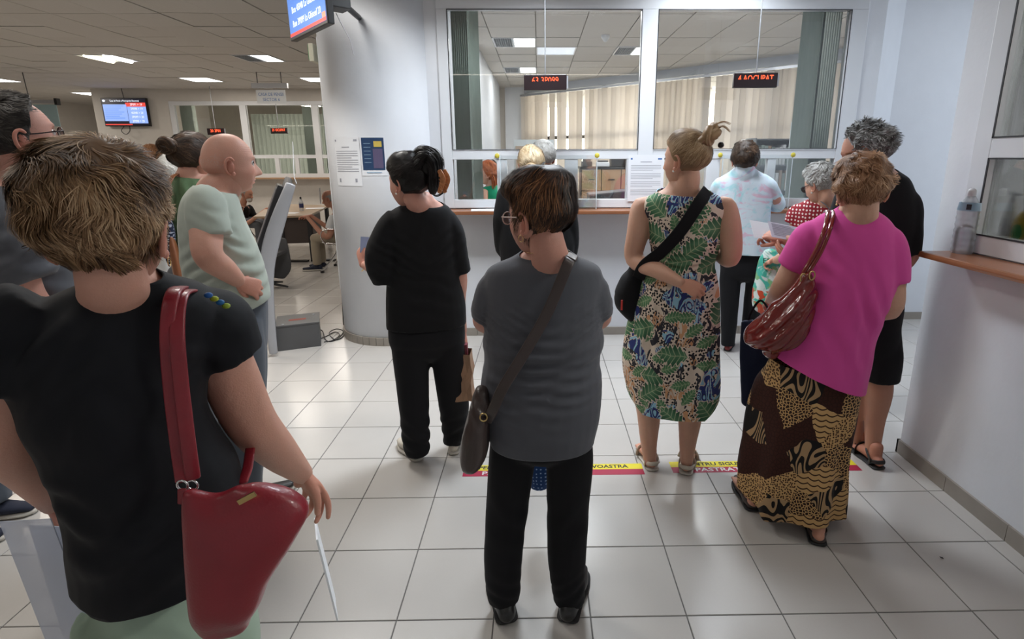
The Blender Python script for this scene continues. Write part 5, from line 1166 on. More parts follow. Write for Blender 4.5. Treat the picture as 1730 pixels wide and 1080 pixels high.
# ================================================================ woman in red polka dots
setplane(1390, 420, 1.7)
p = Person('short silver haired woman in a red polka dot blouse with glasses', *A(1385, 700, 1.7)[:2], SK_D); Yt = 1.7
H = Head(A(1386, 312, 1.66), -50, 20, 0, .97, 1.08, 1.0, .4); p.heads.append(H.mesh())
TR = [(332, 1374, 1412, .055), (340, 1362, 1424, .07), (350, 1345, 1440, .09), (368, 1336, 1446, .11), (400, 1336, 1444, .12), (440, 1330, 1444, .13), (490, 1326, 1444, .135), (540, 1330, 1440, .13)]
p.add(loft(Yt, TR[:6], -.01)); p.add(neck(H, A(1394, 342, 1.69), .05, .06))
sL, eL = A(1350, 362, Yt), A(1338, 420, 1.68); p.add(limb([sL, eL, A(1312, 440, 1.82)], [.048, .044, .03])); p.fine.append(hand(A(1308, 438, 1.83), (-.5, .6, -.5), (-.4, .2, .8), curl=(60, 60, 60, 60)))
lg = [(1372, 1.7), (1408, 1.72)]
p.finish(.01)
garment(p.root, 'blouse', [loft(Yt, TR), sleeve([A(1362, 358, Yt), sL, A(1344, 378, Yt)], [.055, .066, .066])], P_POL, .009, 4, cuts=[(A(1394, 341, 1.66), (.05, -.3, 1), .25)], amp=.004, scale=6)
garment(p.root, 'skirt', [loft(Yt, [(520, 1334, 1440, .13), (580, 1334, 1436, .13), (640, 1340, 1432, .12), (680, 1345, 1430, .11)])], F_NAVY, .01, 4, amp=.003)
shoe(p, A(1372, 676, 1.7), -20, L_BLK, name='shoe'); shoe(p, A(1404, 676, 1.72), -10, L_BLK, name='shoe')
for q in ((1372, 655), (1404, 655)): tobj('shin', [A(q[0], 630, 1.7), A(q[0], 672, 1.7)], [.045, .034], SK_D, p.root)
hair(p, H, H_LGREY, thickf(.024, .024, .02, .006, .02, lim=(-.6, -.52, -.12, .35, .6), lump=.005), flow_crown((0, -.4, .9), .6, .4), N=2600, length=.3, width=.0016, curl=.9, cscale=4, seed=51, tone=(.15, .95), lift=.01)
glasses(p, H, BLACK, LENS); earring(p, H, -1, PEARL, 'stud', .01)
strap(p, [A(1378, 340, 1.72), A(1390, 343, 1.60), A(1402, 356, 1.58), A(1408, 380, 1.57)], .016, F_SLATE, th=.003, side=(.8, 0, -.6), name='bag_strap')
bgn = empty('plastic_bag', tuple(A(1290, 480, 1.9)), 'green and white printed plastic bag held low by the polka dot woman', 'bag')
garment(bgn, 'bag_body', [loft(1.92, [(428, 1290, 1312, .03), (440, 1282, 1322, .05), (470, 1276, 1326, .07), (500, 1271, 1326, .08), (522, 1274, 1324, .07), (530, 1285, 1315, .05)], power=.8)], P_BAG, .007, 2, amp=.006, scale=11)
text('lettering', 'EN', .055, plain('dark_green_print', (.02, .12, .06), .4), frame(A(1297, 441, 1.845), (1, -.05, 0), (0, 0, 1)), bgn)
# ================================================================ foreground woman with the red bag
setplane(210, 700, -.57)
p = Person('large woman in a sheer black tunic and mint trousers carrying a red shoulder bag', *A(270, 1040, -.58)[:2], SK_A); Yt = -.57
H = Head(A(186, 396, -.63), 20, 4, 0, .98, 1.10, 1.0, .3); p.heads.append(H.mesh(n=100, m=80)); 
TR = [(462, 150, 262, .058, -.05), (476, 128, 288, .066, -.03), (488, 88, 318, .085, -.01), (500, 54, 345, .105), (520, 22, 366, .122), (548, 2, 372, .135), (600, -8, 362, .145), (650, 8, 352, .15), (700, 30, 352, .15), (750, 55, 372, .155), (800, 80, 402, .165), (850, 92, 414, .175), (900, 101, 412, .18), (950, 106, 406, .18), (1000, 114, 396, .175), (1050, 128, 380, .17)]
p.add(loft(Yt, TR[:6], -.012)); p.add(neck(H, A(205, 482, -.58), .053, .068, -.005))
sR, eR, wR = A(350, 562, -.57), A(424, 712, -.56), A(512, 802, -.44)
p.add(limb([sR+turnv((-.05, .0, .0)), sR, A(386, 630, -.57), eR, (eR+wR)/2+np.array([-.004, 0, -.004]), wR], [.045, .056, .059, .055, .047, .028]))
sL, eL, wL = A(14, 575, -.57), A(10, 745, -.50), A(92, 850, -.33)
p.add(limb([sL+turnv((.05, 0, .0)), sL, (sL+eL)/2, eL, (eL+wL)/2, wL], [.045, .058, .060, .050, .040, .027]))
p.fine.append(hand(wR, (.35, .15, -.92), (.75, .45, .35), thumb=1, curl=(14, 22, 30, 36), curl2=(1.2, 1.2, 1.1, 1.0), tcurl=18, tout=26, k=1.04))
p.fine.append(hand(wL, (.2, .3, -.95), (-.9, .2, .1), thumb=-1, curl=(30, 40, 45, 50), tcurl=20))
p.finish(.008, .0034)
capL = sleeve([A(70, 515, Yt), A(20, 560, Yt), A(2, 606, Yt), A(-6, 650, Yt)], [.07, .083, .083, .075]); capR = sleeve([A(320, 520, Yt), A(350, 548, Yt), A(366, 580, Yt), A(378, 604, Yt)], [.07, .088, .086, .082])
garment(p.root, 'tunic', [loft(Yt, TR, sub=5), capL, capR], F_SHEER, .008, 4, cuts=[(A(190, 485, -.66), (.02, -.30, 1), .165), (A(255, 1034, -.74), (0, .12, -1))],
        folds=[(A(330, 660, -.72), .12, (1, 0, .5), .07, .005), (A(110, 700, -.72), .14, (-.7, 0, 1), .09, .005), (A(260, 930, -.74), .16, (-.55, 0, 1), .10, .006), (A(180, 860, -.74), .12, (.3, 0, 1), .09, .004), (A(60, 600, -.68), .09, (-.8, 0, .7), .05, .004)], amp=.004, scale=4, seed=9)
garment(p.root, 'trousers', [loft(Yt, [(1000, 150, 392, .12), (1060, 152, 420, .13), (1110, 152, 440, .12)])]+[sleeve([A(x, y, yy) for x, y, yy in q], [.105, .105, .09, .075, .062]) for q in
        ([(225, 1030, Yt), (225, 1100, Yt), (212, 1250, -.56), (218, 1450, -.56), (222, 1640, -.56)], [(345, 1030, Yt), (355, 1100, Yt), (350, 1250, -.55), (345, 1450, -.55), (340, 1640, -.55)])], F_MINT, .009, 8, amp=.005, scale=5,
        folds=[(A(360, 1070, -.7), .1, (1, 0, .3), .06, .004)])
for x in (222, 340): q = A(x, 1640, -.56); shoe(p, (q[0], q[1], 0), 0, L_CREAM, kind='flat', name='shoe', sole=RUBW)
exf = lambda S: .022*gb(S, (-.85, -.25, .50), .55)+.018*gb(S, (-.1, 0, 1), .6)+.010*gb(S, (.7, -.2, .6), .4)-.006*gb(S, (.95, 0, -.2), .4)
hair(p, H, H_W1, thickf(.038, .026, .010, -.003, .034, lim=(-.92, -.66, -.02, .3, .55), lump=.006, seed=5, extra=exf), flow_crown((.1, -.35, .93), .5, .35), N=12500, length=.55, width=.00082, curl=.75, cscale=3.2, lift=.012, tuft=.012, seed=61, tone=(.02, .98), steps=9, drop=.03)
earring(p, H, 1, GOLD, 'hoop', .009)
CORD = plain('violet_cord', (.22, .10, .32), .6)
necklace(p, [A(128, 472, -.60), A(150, 466, -.66), A(195, 464, -.685), A(240, 470, -.66), A(276, 486, -.60)], CORD, .0014)
for k, (x, y, cc) in enumerate(((352, 499, (.01, .1, .35)), (362, 505, (.35, .4, .02)), (372, 511, (.02, .15, .4)), (382, 517, (.3, .4, .03)))):
    v, f = ball(A(x, y, -.66), (.009, .006, .006), 10); mesh('embroidered_leaf', v, f, plain('embroidery_%d' % k, cc, .5), p.root)
# crimson bag
bgr = empty('shoulder_bag', tuple(A(415, 930, -.62)), 'crimson red leather shoulder bag with two long straps and a small brass plate', 'bag'); Pb = type('X', (), {'root': bgr})
BD = [(820, 306, 412, .014), (834, 306, 462, .022), (850, 306, 500, .030), (876, 308, 524, .038), (905, 310, 512, .045), (950, 314, 482, .050), (985, 318, 460, .052), (1020, 323, 446, .048), (1046, 334, 428, .034)]
setplane(306, 900, -.775, 24.); C_, R_ = rows(-.775, BD); sd, fd = PLN['fix']; bb_ = loft(-.775, BD, n=30, power=.7); BAGP = dict(PLN); setplane(210, 700, -.57)
def dip(P):   # the mouth of the bag sinks between the strap rings
    q = P-np.array(C_[0]); u = q@sd; w = np.exp(-((u-.005)/.040)**2)*np.clip((P[:, 2]-C_[2][2]+.02)/.06, 0, 1); P = P.copy(); P[:, 2] -= .028*w; return P
garment(bgr, 'bag_body', [bb_], L_RED, .005, 3, amp=.003, scale=6, post=dip, folds=[(A(370, 960, -.75), .07, (1, 0, .55), .07, .004), (A(480, 900, -.6), .08, (.3, 0, 1), .06, .003)])
for k, (pp, w_) in enumerate((([(330, 492, -.50), (312, 486, -.60), (292, 496, -.705), (283, 560, -.738), (288, 650, -.745), (300, 750, -.765), (309, 812, -.785)], .0125), ([(345, 500, -.50), (328, 492, -.60), (306, 500, -.70), (299, 560, -.745), (306, 650, -.76), (318, 750, -.78), (326, 808, -.79)], .0125))):
    strap(Pb, [A(*q) for q in pp], w_, L_RED, th=.004, side=(1, .1, 0))
    v, f = tube([A(308+17*k, 820, -.79)+np.array([.010*math.cos(a), 0, .010*math.sin(a)]) for a in np.linspace(0, 2*np.pi, 14)], .0022, n=8, sub=1); mesh('ring', v, f, CHROME, bgr)
    strap(Pb, [A(308+17*k, 828, -.80), A(308+17*k, 850, -.80)], .008, L_RED, th=.003, side=(1, .1, 0), name='strap_tab')
strap(Pb, [A(410, 815, -.66), A(420, 780, -.62), A(424, 700, -.50), A(400, 600, -.40), A(350, 500, -.48)], .011, L_RED, th=.004, side=(1, .1, 0))
setplane(306, 900, -.775, 24.); M_ = frame(A(417, 842, -.812), (sd[0], sd[1], .45), (-.2, 0, 1)); setplane(210, 700, -.57); quadsheet('brass_plate', M_, .030, .009, BRASS, bgr, th=.003)
v, f = tube([A(345, 938, -.815), A(372, 975, -.80), A(398, 1030, -.77)], .003, n=8); mesh('piping', v, f, L_RED, bgr)
# folded sheets in her right hand, sheets and sleeve in the left
vw = PLN['v']*.965+PLN['fix'][0]*.26; M_ = frame(A(551, 962, -.43), tuple(vw), tuple(PLN['fix'][0]*.10+np.array([0, 0, -1.]))); s_ = quadsheet('document', M_, .105, .297, WHITEP, th=.005); tag(s_, 'folded white sheets held edge-on beside the crimson bag', 'paper')
TRP = bpy.data.materials.new('translucent_sleeve'); tt = NT(TRP); tt.b.inputs['Base Color'].default_value = (.62, .68, .82, 1); tt.b.inputs['Alpha'].default_value = .62; tt.b.inputs['Roughness'].default_value = .3
lf = quadsheet('document', frame(A(112, 985, -.40), (1, -.35, .22), (-.12, .1, 1)), .155, .28, WHITEP, th=.002); tag(lf, 'white sheets with a red stamp inside the plastic sleeve by the tunic hem', 'paper')
l2 = quadsheet('plastic_sleeve', frame(A(82, 985, -.43), (1, -.35, .30), (-.18, .1, 1)), .20, .30, TRP, th=.002); tag(l2, 'translucent bluish plastic document sleeve at the left of the sheer black tunic', 'plastic sleeve')
RINK = plain('red_ink', (.45, .05, .05), .7)
Ms = frame(A(116, 1066, -.455), (1, -.35, .45), (-.3, .1, 1)); bm = bmesh.new()
for a in ((-.028, .028, .014, .016), (-.028, .028, -.016, -.014), (-.028, -.026, -.016, .016), (.026, .028, -.016, .016)): bbox(bm, *a, .0, .0006, Ms)
bmobj('stamp_frame', bm, RINK, lf); text('stamp_lettering', 'To', .016, RINK, Ms @ Matrix.Translation((-.012, 0, .001)), lf)
# ================================================================ bald man in pale green
setplane(375, 420, .6)
p = Person('bald elderly man in a pale green tee and grey jeans, hand on hip, in profile', *A(412, 868, .62)[:2], SK_A); Yt = .6
H = Head(A(388, 276, .6), 82, 2, 0, .97, 1.14, 1.15, 1.0)
p.heads.append(H.mesh(n=144, m=110, lips=(.8, .66, .64), ear_r=1.05)); p.eyes(H, (1, -1))
TR = [(312, 330, 388, .07), (320, 318, 396, .10), (334, 307, 402, .15), (352, 301, 408, .175), (375, 299, 415, .185), (400, 300, 426, .185), (440, 304, 442, .18), (480, 312, 453, .18), (510, 319, 458, .18), (540, 326, 456, .18)]
p.add(loft(Yt, TR[:5], -.012)); p.add(neck(H, A(362, 322, .6), .060, .070, .0))
sR = A(345, 352, .44); eR = A(352, 432, .34); wR = A(402, 474, .42)
p.add(limb([sR, (sR+eR)/2, eR, (eR+wR)/2, wR], [.056, .056, .050, .044, .030]))
sL = A(350, 352, .76); p.add(limb([sL, A(350, 420, .82), A(380, 450, .84)], [.056, .05, .035]))
p.fine.append(hand(wR, (.83, .10, -.55), (.1, -.9, .35), thumb=1, curl=(38, 42, 46, 50), tcurl=15, tout=35, k=.92, spread=9))
p.fine.append(hand(A(380, 450, .84), (.3, .1, -.9), (0, .9, .3), thumb=-1))
p.finish(.008, .003)
sl = [sleeve([A(345, 328, .50), A(348, 345, .44), A(350, 370, .41), A(362, 402, .385)], [.058, .068, .070, .066]), sleeve([A(350, 330, .72), A(352, 352, .78), A(352, 395, .81)], [.065, .076, .074])]
garment(p.root, 'tee', [loft(Yt, TR)]+sl, F_PALE, .0075, 4, cuts=[(A(362, 320, .6), (.25, 0, 1), .155), (A(400, 530, .45), (.22, .05, -1))],
        folds=[(A(420, 440, .44), .12, (.75, 0, 1), .05, .004), (A(420, 490, .44), .12, (.5, 0, 1), .055, .004), (A(345, 370, .36), .05, (.6, 0, 1), .04, .002), (A(340, 470, .43), .12, (-.7, 0, 1), .05, .005), (A(380, 400, .43), .07, (.9, 0, .8), .03, .004)], amp=.003, scale=6, seed=12)
garment(p.root, 'jeans', [loft(Yt, [(505, 330, 453, .16), (550, 340, 453, .17), (585, 350, 452, .16)])]+[sleeve([A(x, y, yy) for x, y, yy in q], [.115, .10, .08, .068]) for q in
        ([(398, 540, .50), (404, 620, .50), (408, 740, .50), (410, 878, .50)], [(402, 540, .70), (410, 620, .70), (414, 720, .70), (416, 835, .70)])], F_JEAN, .009, 6, amp=.004, scale=6)
shoe(p, A(410, 885, .50), 82, L_BLK, kind='sneaker', sole=RUBW, name='shoe', L=.27); shoe(p, A(416, 842, .70), 82, L_BLK, kind='sneaker', sole=RUBW, name='shoe', L=.27)
hair(p, H, H_LGREY, lambda S: np.full(len(S), -.003), flow_crown((0, -.2, .97), .2, .6), N=2600, length=.10, width=.0004, lift=.007, tuft=.001, curl=.3, seed=71, minthick=-.02, tone=(.5, 1.), region=lambda S: (S[:, 2] < .25+.25*noise(S, 4., 3)) & (S[:, 1] < -.05) & (S[:, 2] > -.55))
# ================================================================ man in glasses at the left edge
setplane(20, 420, .1)
p = Person('dark haired man in glasses and a slate grey shirt at the left edge, looking right', *A(170, 990, .12)[:2], SK_C); Yt = .1
H = Head(A(30, 231, .1), 78, -9, 0, 1.0, 1.1, 1.0, .6); p.heads.append(H.mesh(n=144, m=110)); p.eyes(H, (1, -1))
TR = [(300, -30, 55, .07), (312, -55, 70, .11), (330, -72, 84, .16), (360, -85, 100, .19), (400, -80, 112, .20), (440, -65, 126, .20), (480, -38, 146, .19), (520, -2, 180, .18), (560, 30, 205, .175), (610, 55, 225, .17), (660, 70, 235, .17)]
p.add(loft(Yt, TR[:5], -.014)); p.add(neck(H, A(14, 318, .1), .062, .07, .0))
sR, eR = A(10, 360, -.08), A(40, 500, -.12); p.add(limb([sR, eR, A(130, 560, -.1)], [.056, .05, .03])); p.fine.append(hand(A(130, 560, -.1), (1, .2, .1), (0, -1, .4), curl=(40, 40, 40, 40)))
p.finish(.008, .003)
garment(p.root, 'shirt', [loft(Yt, TR), sleeve([A(10, 330, -.02), A(8, 365, -.08), A(20, 420, -.12), A(38, 470, -.12)], [.07, .085, .085, .082])], F_SLATE, .008, 4, cuts=[(A(14, 314, .1), (.2, 0, 1), .3)],
        folds=[(A(60, 430, -.1), .12, (.8, 0, .8), .05, .006), (A(20, 460, -.16), .12, (-.7, 0, 1), .05, .006)], amp=.003, scale=6)
garment(p.root, 'trousers', [loft(Yt, [(620, 58, 228, .15), (680, 75, 236, .16)])]+[sleeve([A(x, y, yy) for x, y, yy in q], [.115, .10, .08, .068]) for q in ([(140, 650, .02), (155, 760, .02), (165, 900, .02), (170, 1005, .02)], [(165, 650, .2), (175, 760, .2), (185, 880, .2), (190, 960, .2)])], F_JEAN, .01, 6, amp=.004, scale=6)
shoe(p, A(170, 1020, .02), 75, L_BLK, kind='sneaker', sole=RUBW, name='shoe', L=.27); shoe(p, A(190, 975, .2), 75, L_BLK, kind='sneaker', sole=RUBW, name='shoe', L=.27)
hair(p, H, H_DKG, thickf(.014, .018, .012, .004, .018, lim=(-.6, -.52, -.22, .50, .74), lump=.004, seed=7), flow_crown((0, -.45, .9), .3, -.1), N=6000, length=.26, width=.0009, curl=.6, cscale=4, lift=.008, seed=81, tone=(.05, .95), tuft=.008)
BLKR = plain('black_spectacle_frame', (.02, .01, .012), .25); glasses(p, H, BLKR, LENS, r=.023)
# ================================================================ woman in green with a low bun
setplane(325, 380, 1.25)
p = Person('woman with a brown bun in a green blouse behind the bald man', *A(320, 720, 1.25)[:2], SK_A); Yt = 1.25
H = Head(A(327, 268, 1.25), 55, 8, 0, 1.0, 1.05); p.heads.append(H.mesh())
TR = [(292, 300, 348, .055), (300, 284, 366, .075), (312, 277, 380, .10), (335, 274, 388, .125), (380, 276, 386, .13), (420, 282, 386, .13), (460, 290, 388, .135), (490, 286, 390, .135)]
p.add(loft(Yt, TR[:6], -.01)); p.add(neck(H, A(318, 300, 1.25), .05, .06))
sR, eR = A(362, 335, 1.15), A(366, 400, 1.1); p.add(limb([sR, eR, A(390, 430, 1.3)], [.048, .042, .03])); sL = A(286, 330, 1.3); p.add(limb([sL, A(288, 410, 1.38), A(330, 430, 1.5)], [.048, .042, .03]))
p.finish(.009)
garment(p.root, 'blouse', [loft(Yt, TR), sleeve([A(350, 318, 1.2), sR, A(365, 370, 1.12)], [.055, .065, .065]), sleeve([A(296, 315, 1.28), sL, A(287, 375, 1.33)], [.055, .06, .06])], F_OLIVE, .008, 4, cuts=[(A(318, 299, 1.2), (.1, -.2, 1), .25)],
        folds=[(A(300, 400, 1.12), .12, (.7, 0, 1), .05, .005), (A(310, 340, 1.12), .1, (1, 0, .3), .05, .004)], amp=.003, scale=6)
garment(p.root, 'trousers', [loft(Yt, [(470, 278, 380, .13), (500, 274, 376, .135), (520, 274, 372, .12)])]+[sleeve([A(x, y, Yt) for x, y in q], [.11, .09, .075]) for q in ([(300, 505), (305, 600), (308, 718)], [(345, 505), (348, 600), (350, 718)])], F_SLATE, .01, 6, amp=.003)
shoe(p, A(308, 726, 1.25), 40, L_BLK, name='shoe'); shoe(p, A(350, 726, 1.25), 40, L_BLK, name='shoe')
bl = bun_paths(H, (0, -.135, .045), .036, 1.5, 2); 
hair(p, H, H_DBR, thickf(.016, .020, .012, .006, .014, lim=(-.66, -.55, -.12, .36, .6), lump=.003), flow_to((0, -.93, .35)), N=2600, length=.65, width=.0014, curl=.12, seed=91, tone=(.15, .95), extra=core(bl, .018, .4)+lock(bl, .0014, 90, .024, 7, (.4, 1.))+lock([[H.w(q) for q in ((0, -.15, .03), (.01, -.19, .0), (0, -.20, -.04))]], .001, 12, .012, 8, (.5, 1.)))
bw = empty('shoulder_bag', tuple(A(296, 430, 1.14)), 'tan leather bag on a long tan strap over the back of the green blouse', 'bag'); Pb = type('X', (), {'root': bw})
strap(Pb, [A(304, 292, 1.25), A(290, 300, 1.13), A(280, 330, 1.10), A(280, 380, 1.10), A(288, 430, 1.10), A(297, 460, 1.12)], .012, L_TAN, th=.003, side=(1, 0, 0))
garment(bw, 'bag_body', [loft(1.10, [(400, 284, 294, .03), (430, 287, 304, .05), (460, 292, 309, .05), (473, 298, 309, .03)])], L_TAN, .006, 2, amp=.002)
sc_ = bpy.data.objects; v, f = loft(1.12, [(366, 276, 288, .03), (390, 276, 296, .045), (420, 277, 298, .045), (440, 280, 298, .03)]); o = mesh('scarf', v, f, P_DDOT); tag(o, 'dark dotted scarf hanging beside the tan bag strap', 'scarf')
# silver-haired person half hidden behind the bun
setplane(294, 350, 2.2)
p = Person('person with white hair almost hidden behind the brown bun', *A(296, 650, 2.2)[:2], SK_A)
H = Head(A(294, 292, 2.2), 20, 0, 0, 1.0); p.heads.append(H.mesh()); TR = [(316, 284, 306, .055), (324, 270, 322, .08), (345, 262, 330, .11), (400, 262, 330, .12), (460, 264, 328, .12)]
p.add(loft(2.2, TR[:3], -.01)); p.add(neck(H, A(294, 322, 2.2), .05, .06)); p.finish(.01)
garment(p.root, 'shirt', [loft(2.2, TR)], F_WHITEC, .01, 3); garment(p.root, 'trousers', [loft(2.2, [(450, 266, 326, .12), (530, 272, 320, .1), (620, 276, 316, .08)])], F_JEAN, .01, 3)
for x in (284, 306): shoe(p, A(x, 628, 2.2), 10, L_BLK, name='shoe')
hair(p, H, H_LGREY, thickf(.018, .018, .014, .004, .02), flow_crown((0, -.4, .9), .6, .4), N=700, length=.3, width=.003, curl=.6, seed=95, tone=(.6, 1))
# brown-haired person further back near the wall switch
setplane(256, 320, 5.5)
p = Person('person with short brown hair far behind, next to the wall switch box', *A(255, 470, 5.5)[:2], SK_A)
H = Head(A(256, 262, 5.5), -60, 0, 0, 1.0); p.heads.append(H.mesh()); TR = [(276, 248, 264, .055), (284, 238, 274, .09), (300, 232, 280, .11), (340, 234, 278, .12), (370, 234, 278, .12)]
p.add(loft(5.5, TR[:3], -.01)); p.add(neck(H, A(256, 280, 5.5), .05, .06)); p.finish(.012)
garment(p.root, 'shirt', [loft(5.5, TR)], F_SLATE, .012, 3); garment(p.root, 'trousers', [loft(5.5, [(360, 236, 276, .12), (410, 240, 272, .1), (455, 244, 268, .08)])], F_JEAN, .012, 3)
hair(p, H, H_AUB, thickf(.025, .025, .02, .01, .02), flow_crown((0, -.4, .9), .6, .4), N=500, length=.3, width=.004, curl=.8, seed=96)
for x in (250, 262): shoe(p, A(x, 460, 5.5), -60, L_BLK, name='shoe')
# man whose shoe alone shows at the left edge
setplane()
p = Person('man mostly out of view at the left edge, navy sneaker with white sole showing', -1.62, .50, SK_B)
B0 = np.array([-1.68, .50, 0.]); H = Head(B0+np.array([0, 0, 1.64]), 75, 0); p.heads.append(H.mesh()); p.add(tube([B0+np.array([0, 0, z]) for z in (1.50, 1.44, 1.3, 1.05)], [(.06, .06), (.11, .17), (.13, .19), (.12, .16)], fixed=FIX)); p.add(neck(H, B0+np.array([0, 0, 1.46]))); p.finish(.012)
garment(p.root, 'shirt', [tube([B0+np.array([0, 0, z]) for z in (1.45, 1.42, 1.3, 1.1, .85)], [(.09, .15), (.13, .2), (.15, .21), (.15, .19), (.15, .18)], fixed=FIX)], F_NAVY, .012)
garment(p.root, 'trousers', [sleeve([B0+np.array([dx, s_*.1, z]) for z, dx in ((.95, 0), (.5, .0), (.08, .02))], [.12, .08, .065]) for s_ in (-1, 1)], F_JEAN, .012, 5)
hair(p, H, H_DBR, thickf(.014, .016, .01, .004, .012), flow_crown((0, -.4, .9)), N=400, length=.3, width=.004)
L_NAVY = leather('navy_canvas', (.012, .016, .035), .8, coat=0)
for s_, dx in ((-1, -.02), (1, -.05)): shoe(p, B0+np.array([dx+.0, s_*.09, 0]), 80, L_NAVY, kind='sneaker', sole=RUBW, name='shoe', L=.285, W=.10, H=.085)
# ================================================================ at the cashier window
setplane(900, 380, 2.3)
p = Person('woman with a pale blonde twisted updo and black jacket at the cashier window', *A(905, 600, 2.3)[:2], SK_A); Yt = 2.3
H = Head(A(897, 279, 2.28), -8, 6, 0, 1.0, 1.05); p.heads.append(H.mesh())
TR = [(300, 884, 916, .055), (308, 868, 936, .08), (318, 854, 952, .10), (335, 844, 962, .12), (370, 842, 968, .125), (410, 843, 970, .13), (440, 846, 968, .13), (500, 850, 962, .13)]
p.add(loft(Yt, TR[:5], -.01)); p.add(neck(H, A(898, 306, 2.28), .05, .06)); p.finish(.01)
garment(p.root, 'jacket', [loft(Yt, TR), limb([A(856, 330, Yt), A(846, 380, Yt), A(852, 425, 2.38), A(880, 400, 2.44)], [.07, .065, .055, .04]), limb([A(950, 330, Yt), A(962, 380, Yt), A(962, 430, 2.38), A(940, 400, 2.44)], [.07, .065, .055, .04])], F_BLACK, .01, 4, amp=.005, scale=5, cuts=[(A(898, 304, 2.26), (0, -.3, 1), .2)])
garment(p.root, 'trousers', [loft(Yt, [(480, 852, 962, .12), (520, 856, 960, .12)])]+[sleeve([A(x, y, Yt) for x, y in q], [.1, .08, .06]) for q in ([(880, 500), (882, 550), (884, 606)], [(932, 500), (930, 550), (930, 606)])], F_BLACKP, .011, 5)
for x in (884, 930): shoe(p, A(x, 612, 2.3), 0, L_BLK, name='shoe')
bl = [[H.w(q) for q in ((-.05, -.09, -.03), (-.02, -.125, -.01), (.015, -.13, -.03), (-.005, -.135, -.055), (-.03, -.125, -.045))]]
hair(p, H, H_LBL, thickf(.022, .026, .018, .006, .02, lim=(-.62, -.56, -.12, .33, .58), lump=.003), flow_to((.1, -.92, -.4)), N=1800, length=.6, width=.0022, curl=.12, seed=101, tone=(.2, .95), extra=core(bl, .017, .2)+lock(bl, .002, 40, .02, 3, (.0, .7)))
v, f = tube([H.w(q) for q in ((.03, -.14, -.03), (.06, -.125, -.01), (.08, -.10, .01))], [(.006, .004)]*3, n=8); mesh('hair_clip', v, f, BLACK, p.root)
setplane(920, 380, 2.68)
p = Person('grey haired man in a navy blue shirt at the counter beside the blonde woman', *A(920, 585, 2.68)[:2], SK_B); Yt = 2.68
H = Head(A(917, 266, 2.66), -30, 4, 0, 1.02, 1.05); p.heads.append(H.mesh())
TR = [(284, 906, 934, .055), (289, 892, 950, .08), (298, 884, 957, .10), (320, 880, 960, .115), (380, 882, 960, .12), (440, 884, 958, .12)]
p.add(loft(Yt, TR[:4], -.01)); p.add(neck(H, A(920, 290, Yt), .052, .06)); p.finish(.01)
F_BLUE = cloth_mat('royal_navy_shirt', (.012, .035, .13)); garment(p.root, 'shirt', [loft(Yt, TR)], F_BLUE, .01, 4, cuts=[(A(920, 289, Yt), (0, -.3, 1), .2)])
garment(p.root, 'trousers', [sleeve([A(x, y, Yt) for x, y in q], [.11, .085, .065]) for q in ([(902, 425), (904, 500), (906, 580)], [(938, 425), (936, 500), (935, 580)])], F_JEAN, .011, 5)
for x in (906, 935): shoe(p, A(x, 588, Yt), 0, L_BLK, name='shoe')
hair(p, H, H_LGREY, thickf(.016, .018, .012, .004, .016, lim=(-.58, -.5, -.18, .42, .7)), flow_crown((0, -.4, .9), .5, .4), N=1400, length=.3, width=.0024, curl=.5, seed=111, tone=(.15, .75))
# blue dotted cloth bag in front of the centre woman
bd = empty('cloth_bag', tuple(A(912, 780, .42)), 'blue cloth bag with pale dots seen between the legs of the woman in charcoal', 'bag')
garment(bd, 'bag_body', [loft(.42, [(738, 892, 930, .03), (760, 886, 936, .05), (790, 888, 934, .06), (812, 894, 928, .05)])], P_BDOT, .006, 2, amp=.004, scale=9)
tobj('handle', [A(902, 745, .42), A(900, 690, .40), (.87, .27, 1.17), A(924, 690, .40), A(922, 745, .42)], .004, P_BDOT, bd)
# ================================================================ clerk and the people at the far desk
setplane(828, 350, 4.2)
p = Person('clerk with ginger hair and a bright green top behind the glass', *A(828, 420, 4.2)[:2], SK_D); Yt = 4.2
H = Head(A(825, 293, 4.2), -75, 4, 0, 1.0); p.heads.append(H.mesh()); p.eyes(H)
TR = [(311, 822, 838, .055), (317, 816, 842, .08), (325, 813, 845, .11), (340, 812, 846, .12), (362, 812, 846, .12), (395, 812, 848, .13)]
p.add(loft(Yt, TR[:4], -.01)); p.add(neck(H, A(830, 315, 4.2), .048, .055)); p.add(limb([A(818, 325, 4.1), A(816, 345, 4.05), A(800, 348, 4.1)], [.042, .036, .026])); p.fine.append(hand(A(800, 348, 4.1), (-1, 0, 0), (0, 0, 1)))
p.finish(.01); garment(p.root, 'top', [loft(Yt, TR)], F_CLERK, .01, 4, cuts=[(A(830, 313, 4.2), (-.2, 0, 1), .2)], amp=.003)
hair(p, H, H_RED, thickf(.024, .030, .018, .016, .02, lim=(-.8, -.75, -.15, .35, .6)), flow_crown((0, .1, .99), .1, .5), N=1200, length=1.0, width=.003, curl=.2, seed=121, extra=lock([[H.w(q) for q in ((0+s_*.05, -.05, .02), (s_*.07, -.07, -.08), (s_*.06, -.06, -.17))] for s_ in (-1, -.3, .5, 1)], .003, 30, .03, 3))
v, f = tube([H.w((0, -.03+.085*math.sin(a), .02+.13*math.cos(a))) for a in np.linspace(-1.2, 1.6, 12)], .006, n=8); mesh('headband', v, f, BLACK, p.root)
setplane()
